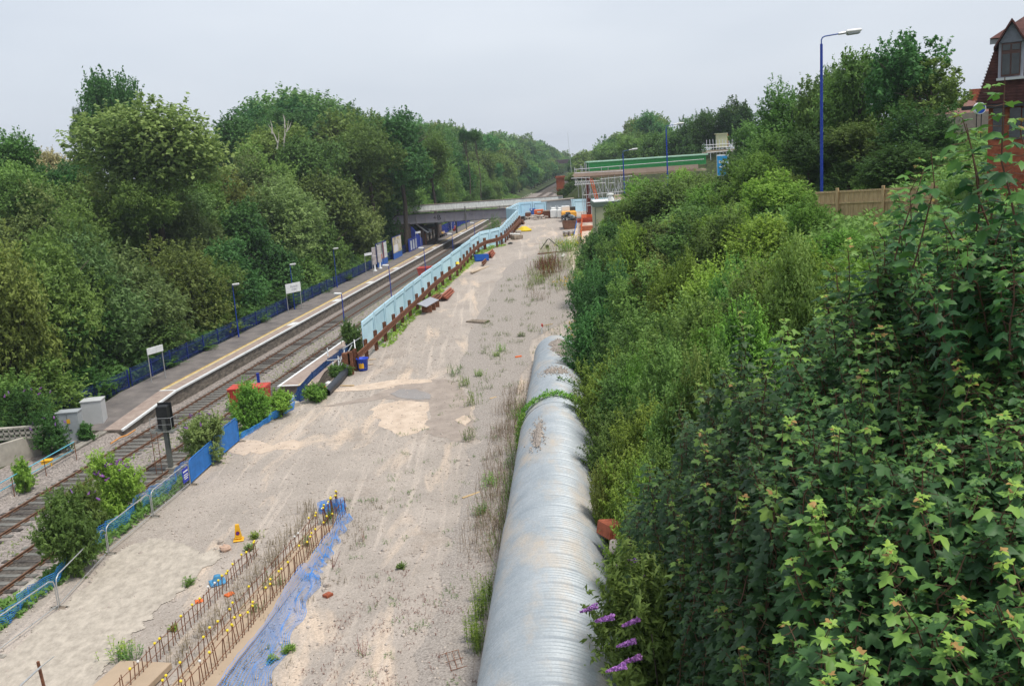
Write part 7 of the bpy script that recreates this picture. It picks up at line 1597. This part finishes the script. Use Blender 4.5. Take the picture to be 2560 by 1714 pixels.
# buddleias
def buddleia(cen, Rx, Rz, label, spikes, seed, mk='mid', n=6000, leaf=.14, spl=.28):
    rg = np.random.default_rng(seed); cx, cy, cz = cen; gz = float(H(cx, cy))
    if cz - Rz > gz and seed > 1: top_ = cz + Rz; Rz = (top_ - gz) / 2 + .05; cz = gz + Rz
    r = empty('buddleia', (cx, cy, gz), 0, label, 'bush', 'flowering buddleias')
    V, F4, a = crown_arrays(seed + 200, n, leaf / Rx, blobs=26, rb=(.12, .34), zlow=-.95, aspect=3.4, up=.5, tw=.75, tl=2.2, spread=.8)
    V = V * np.array([Rx, Rx, Rz]) + np.array([0, 0, cz - gz]); np_obj('foliage', V, F4, LM[mk], r, attr=a)
    mb = MB()
    for k in range(6): q = k * 1.05; mb.path([(0, 0, -.1), (Rx * .3 * math.cos(q), Rx * .3 * math.sin(q), (cz - gz) * .6), (Rx * .7 * math.cos(q), Rx * .7 * math.sin(q), cz - gz + Rz * .3)], [.03, .02, .008], 5)
    mb.build('stems', mBark, r, world=False)
    for sp in spikes:
        p = np.array(sp[0]) - np.array([cx, cy, gz]); d = np.array(sp[1], float); d /= np.linalg.norm(d); nn = 230; f = rg.random(nn); th_ = rg.uniform(0, 6.28, nn); u1 = np.cross(d, [0, 0, 1.0]); u1 /= np.linalg.norm(u1); u2 = np.cross(d, u1)
        rad = .042 * (1 - f) ** .6 * rg.uniform(.7, 1.1, nn); C = p + d * (f[:, None] * spl) + (u1 * np.cos(th_)[:, None] + u2 * np.sin(th_)[:, None]) * rad[:, None]
        V, F4 = leaf_cards(C, rg.normal(size=(nn, 3)), .035, 1.1, seed=seed + 5); np_obj('flower_spike', V, F4, LM['pur'], r, attr=np.repeat(rg.random(nn), 4))
c = PD(1650, 1560, 15.5)
spk = [(1600, 1395, 17.2), (1545, 1418, 17), (1580, 1400, 17), (1495, 1512, 16), (1535, 1540, 15.6), (1520, 1555, 15.4), (1600, 1545, 15.4), (1585, 1570, 15.2), (1590, 1600, 15), (1595, 1622, 14.8), (1605, 1640, 14.6), (1535, 1665, 14.5), (1565, 1662, 14.5), (1600, 1700, 14.2), (1620, 1440, 16.5), (1632, 1375, 17)]
buddleia(tuple(PD(1668, 1590, 15.0)), .95, 1.25, 'buddleia with long purple flower spikes leaning over the near pipe', [(PD(u, v, D * .93), (-1, -.1, -.25 + .1 * math.sin(u))) for u, v, D in spk[::2] + spk[3:5]], 1, n=14000, leaf=.045, spl=.30, mk='mid')
def lb(pix, D, Rx, Rz, label, ns, seed, mk='mid', n=6000):
    c = PD(*pix, D); rg = np.random.default_rng(seed); sp = []
    for _ in range(ns): a = rg.uniform(0, 6.28); q = rg.uniform(.2, .95); sp.append(((c[0] + Rx * q * math.cos(a), c[1] + Rx * q * math.sin(a), c[2] + Rz * math.sqrt(max(.05, 1 - q * q)) * 1.0), (rg.normal(), rg.normal(), .8)))
    buddleia(tuple(c), Rx, Rz, label, sp, seed, mk, n * 2, .05, .22)
lb((170, 1325), 37.5, 1.0, 1.15, 'big dark green bush at the lower left beside the kerb and netting', 3, 2, 'mid', 9000)
lb((285, 1215), 43.5, 1.05, 1.15, 'bush with many small mauve flower spikes over the track', 26, 3, 'bright', 8000)
lb((215, 1270), 40.5, .8, .9, 'smaller green bush between the dark one and the mauve flowering one', 5, 4, 'mid', 4500)
lb((505, 1085), 50.5, 1.1, 1.15, 'grey green buddleia behind the blue screened barriers', 8, 5, 'grey', 7000)
lb((625, 1010), 57.5, 1.1, 1.1, 'light green leafy bush in front of the red bin', 0, 6, 'bright', 8000)
lb((700, 1010), 58.5, .8, .8, 'lower green weeds right of the light green bush before the red bin', 0, 7, 'bright', 4500)
lb((790, 985), 61.5, .75, .75, 'tall weeds between the dark blue fence and the black pipe', 0, 8, 'bright', 4500)
lb((850, 930), 66.5, .7, .6, 'green weeds among the leaning scaffold tubes', 0, 9, 'mid', 4000)
lb((880, 835), 78.0, .95, 1.1, 'leafy bush on the short platform end before the first hoarding panel', 0, 10, 'mid', 5000)
lb((60, 1020), 58.0, 1.9, 1.2, 'dark green bush with a few mauve flowers behind the retaining wall', 8, 11, 'dark', 7000)
lb((120, 1075), 55.5, 1.1, .7, 'low bush with mauve flowers between retaining wall and grey cabinet', 8, 12, 'dark', 5000)
lb((215, 1082), 58.3, .5, .5, 'small dark bush between the two cabinets', 0, 13, 'dark', 2500)
lb((50, 1180), 50.0, .6, .5, 'weeds growing before the retaining wall', 0, 14, 'bright', 2500)
lb((1232, 560), 150, 1.6, 1.4, 'pale weeds on the platform end under the right side of the bridge', 0, 16, 'grey', 2500)
# pebbles on the dirt
rg = np.random.default_rng(77); n = 15000
s = 22 + 60 * rg.random(n) ** 1.3; e_ = edge(s); t = e_ + (toe(s) - e_) * rg.random(n); x = O2[0] + DV[0] * s + NV[0] * t; y = DV[1] * s + NV[1] * t
c = np.stack([x, y, H(x, y) + .012], 1); sz = rg.gamma(2, .013, n)[:, None]
octv = np.array([(1, 0, 0), (0, 1, 0), (-1, 0, 0), (0, -1, 0), (0, 0, .7), (0, 0, -.7)]); V = (c[:, None] + octv[None] * sz[:, None] * rg.uniform(.6, 1.4, (n, 6, 1))).reshape(-1, 3)
of = np.array([(0, 1, 4), (1, 2, 4), (2, 3, 4), (3, 0, 4), (1, 0, 5), (2, 1, 5), (3, 2, 5), (0, 3, 5)]); Fc = (np.arange(n)[:, None, None] * 6 + of[None]).reshape(-1, 3)
o = np_obj('pebbles', V, Fc, mStone); tag(o, 'loose pebbles and rubble scattered over the site dirt', 'pebbles', kind='stuff')

# ---------------------------------------------------------------- damp air
hz = MB(); hz.box((60, 1000, 26), (1500, 2200, 56)); ho = hz.build('haze', MATS['timber']); hm = bpy.data.materials.new('haze'); hm.use_nodes = True
hn = hm.node_tree.nodes; hn.remove(hn['Principled BSDF']); pv = hn.new('ShaderNodeVolumePrincipled'); pv.inputs['Density'].default_value = .00024; pv.inputs['Color'].default_value = (.80, .88, 1.0, 1); pv.inputs['Anisotropy'].default_value = .2
hm.node_tree.links.new(pv.outputs[0], hn['Material Output'].inputs['Volume']); ho.data.materials.clear(); ho.data.materials.append(hm); tag(ho, kind='stuff')
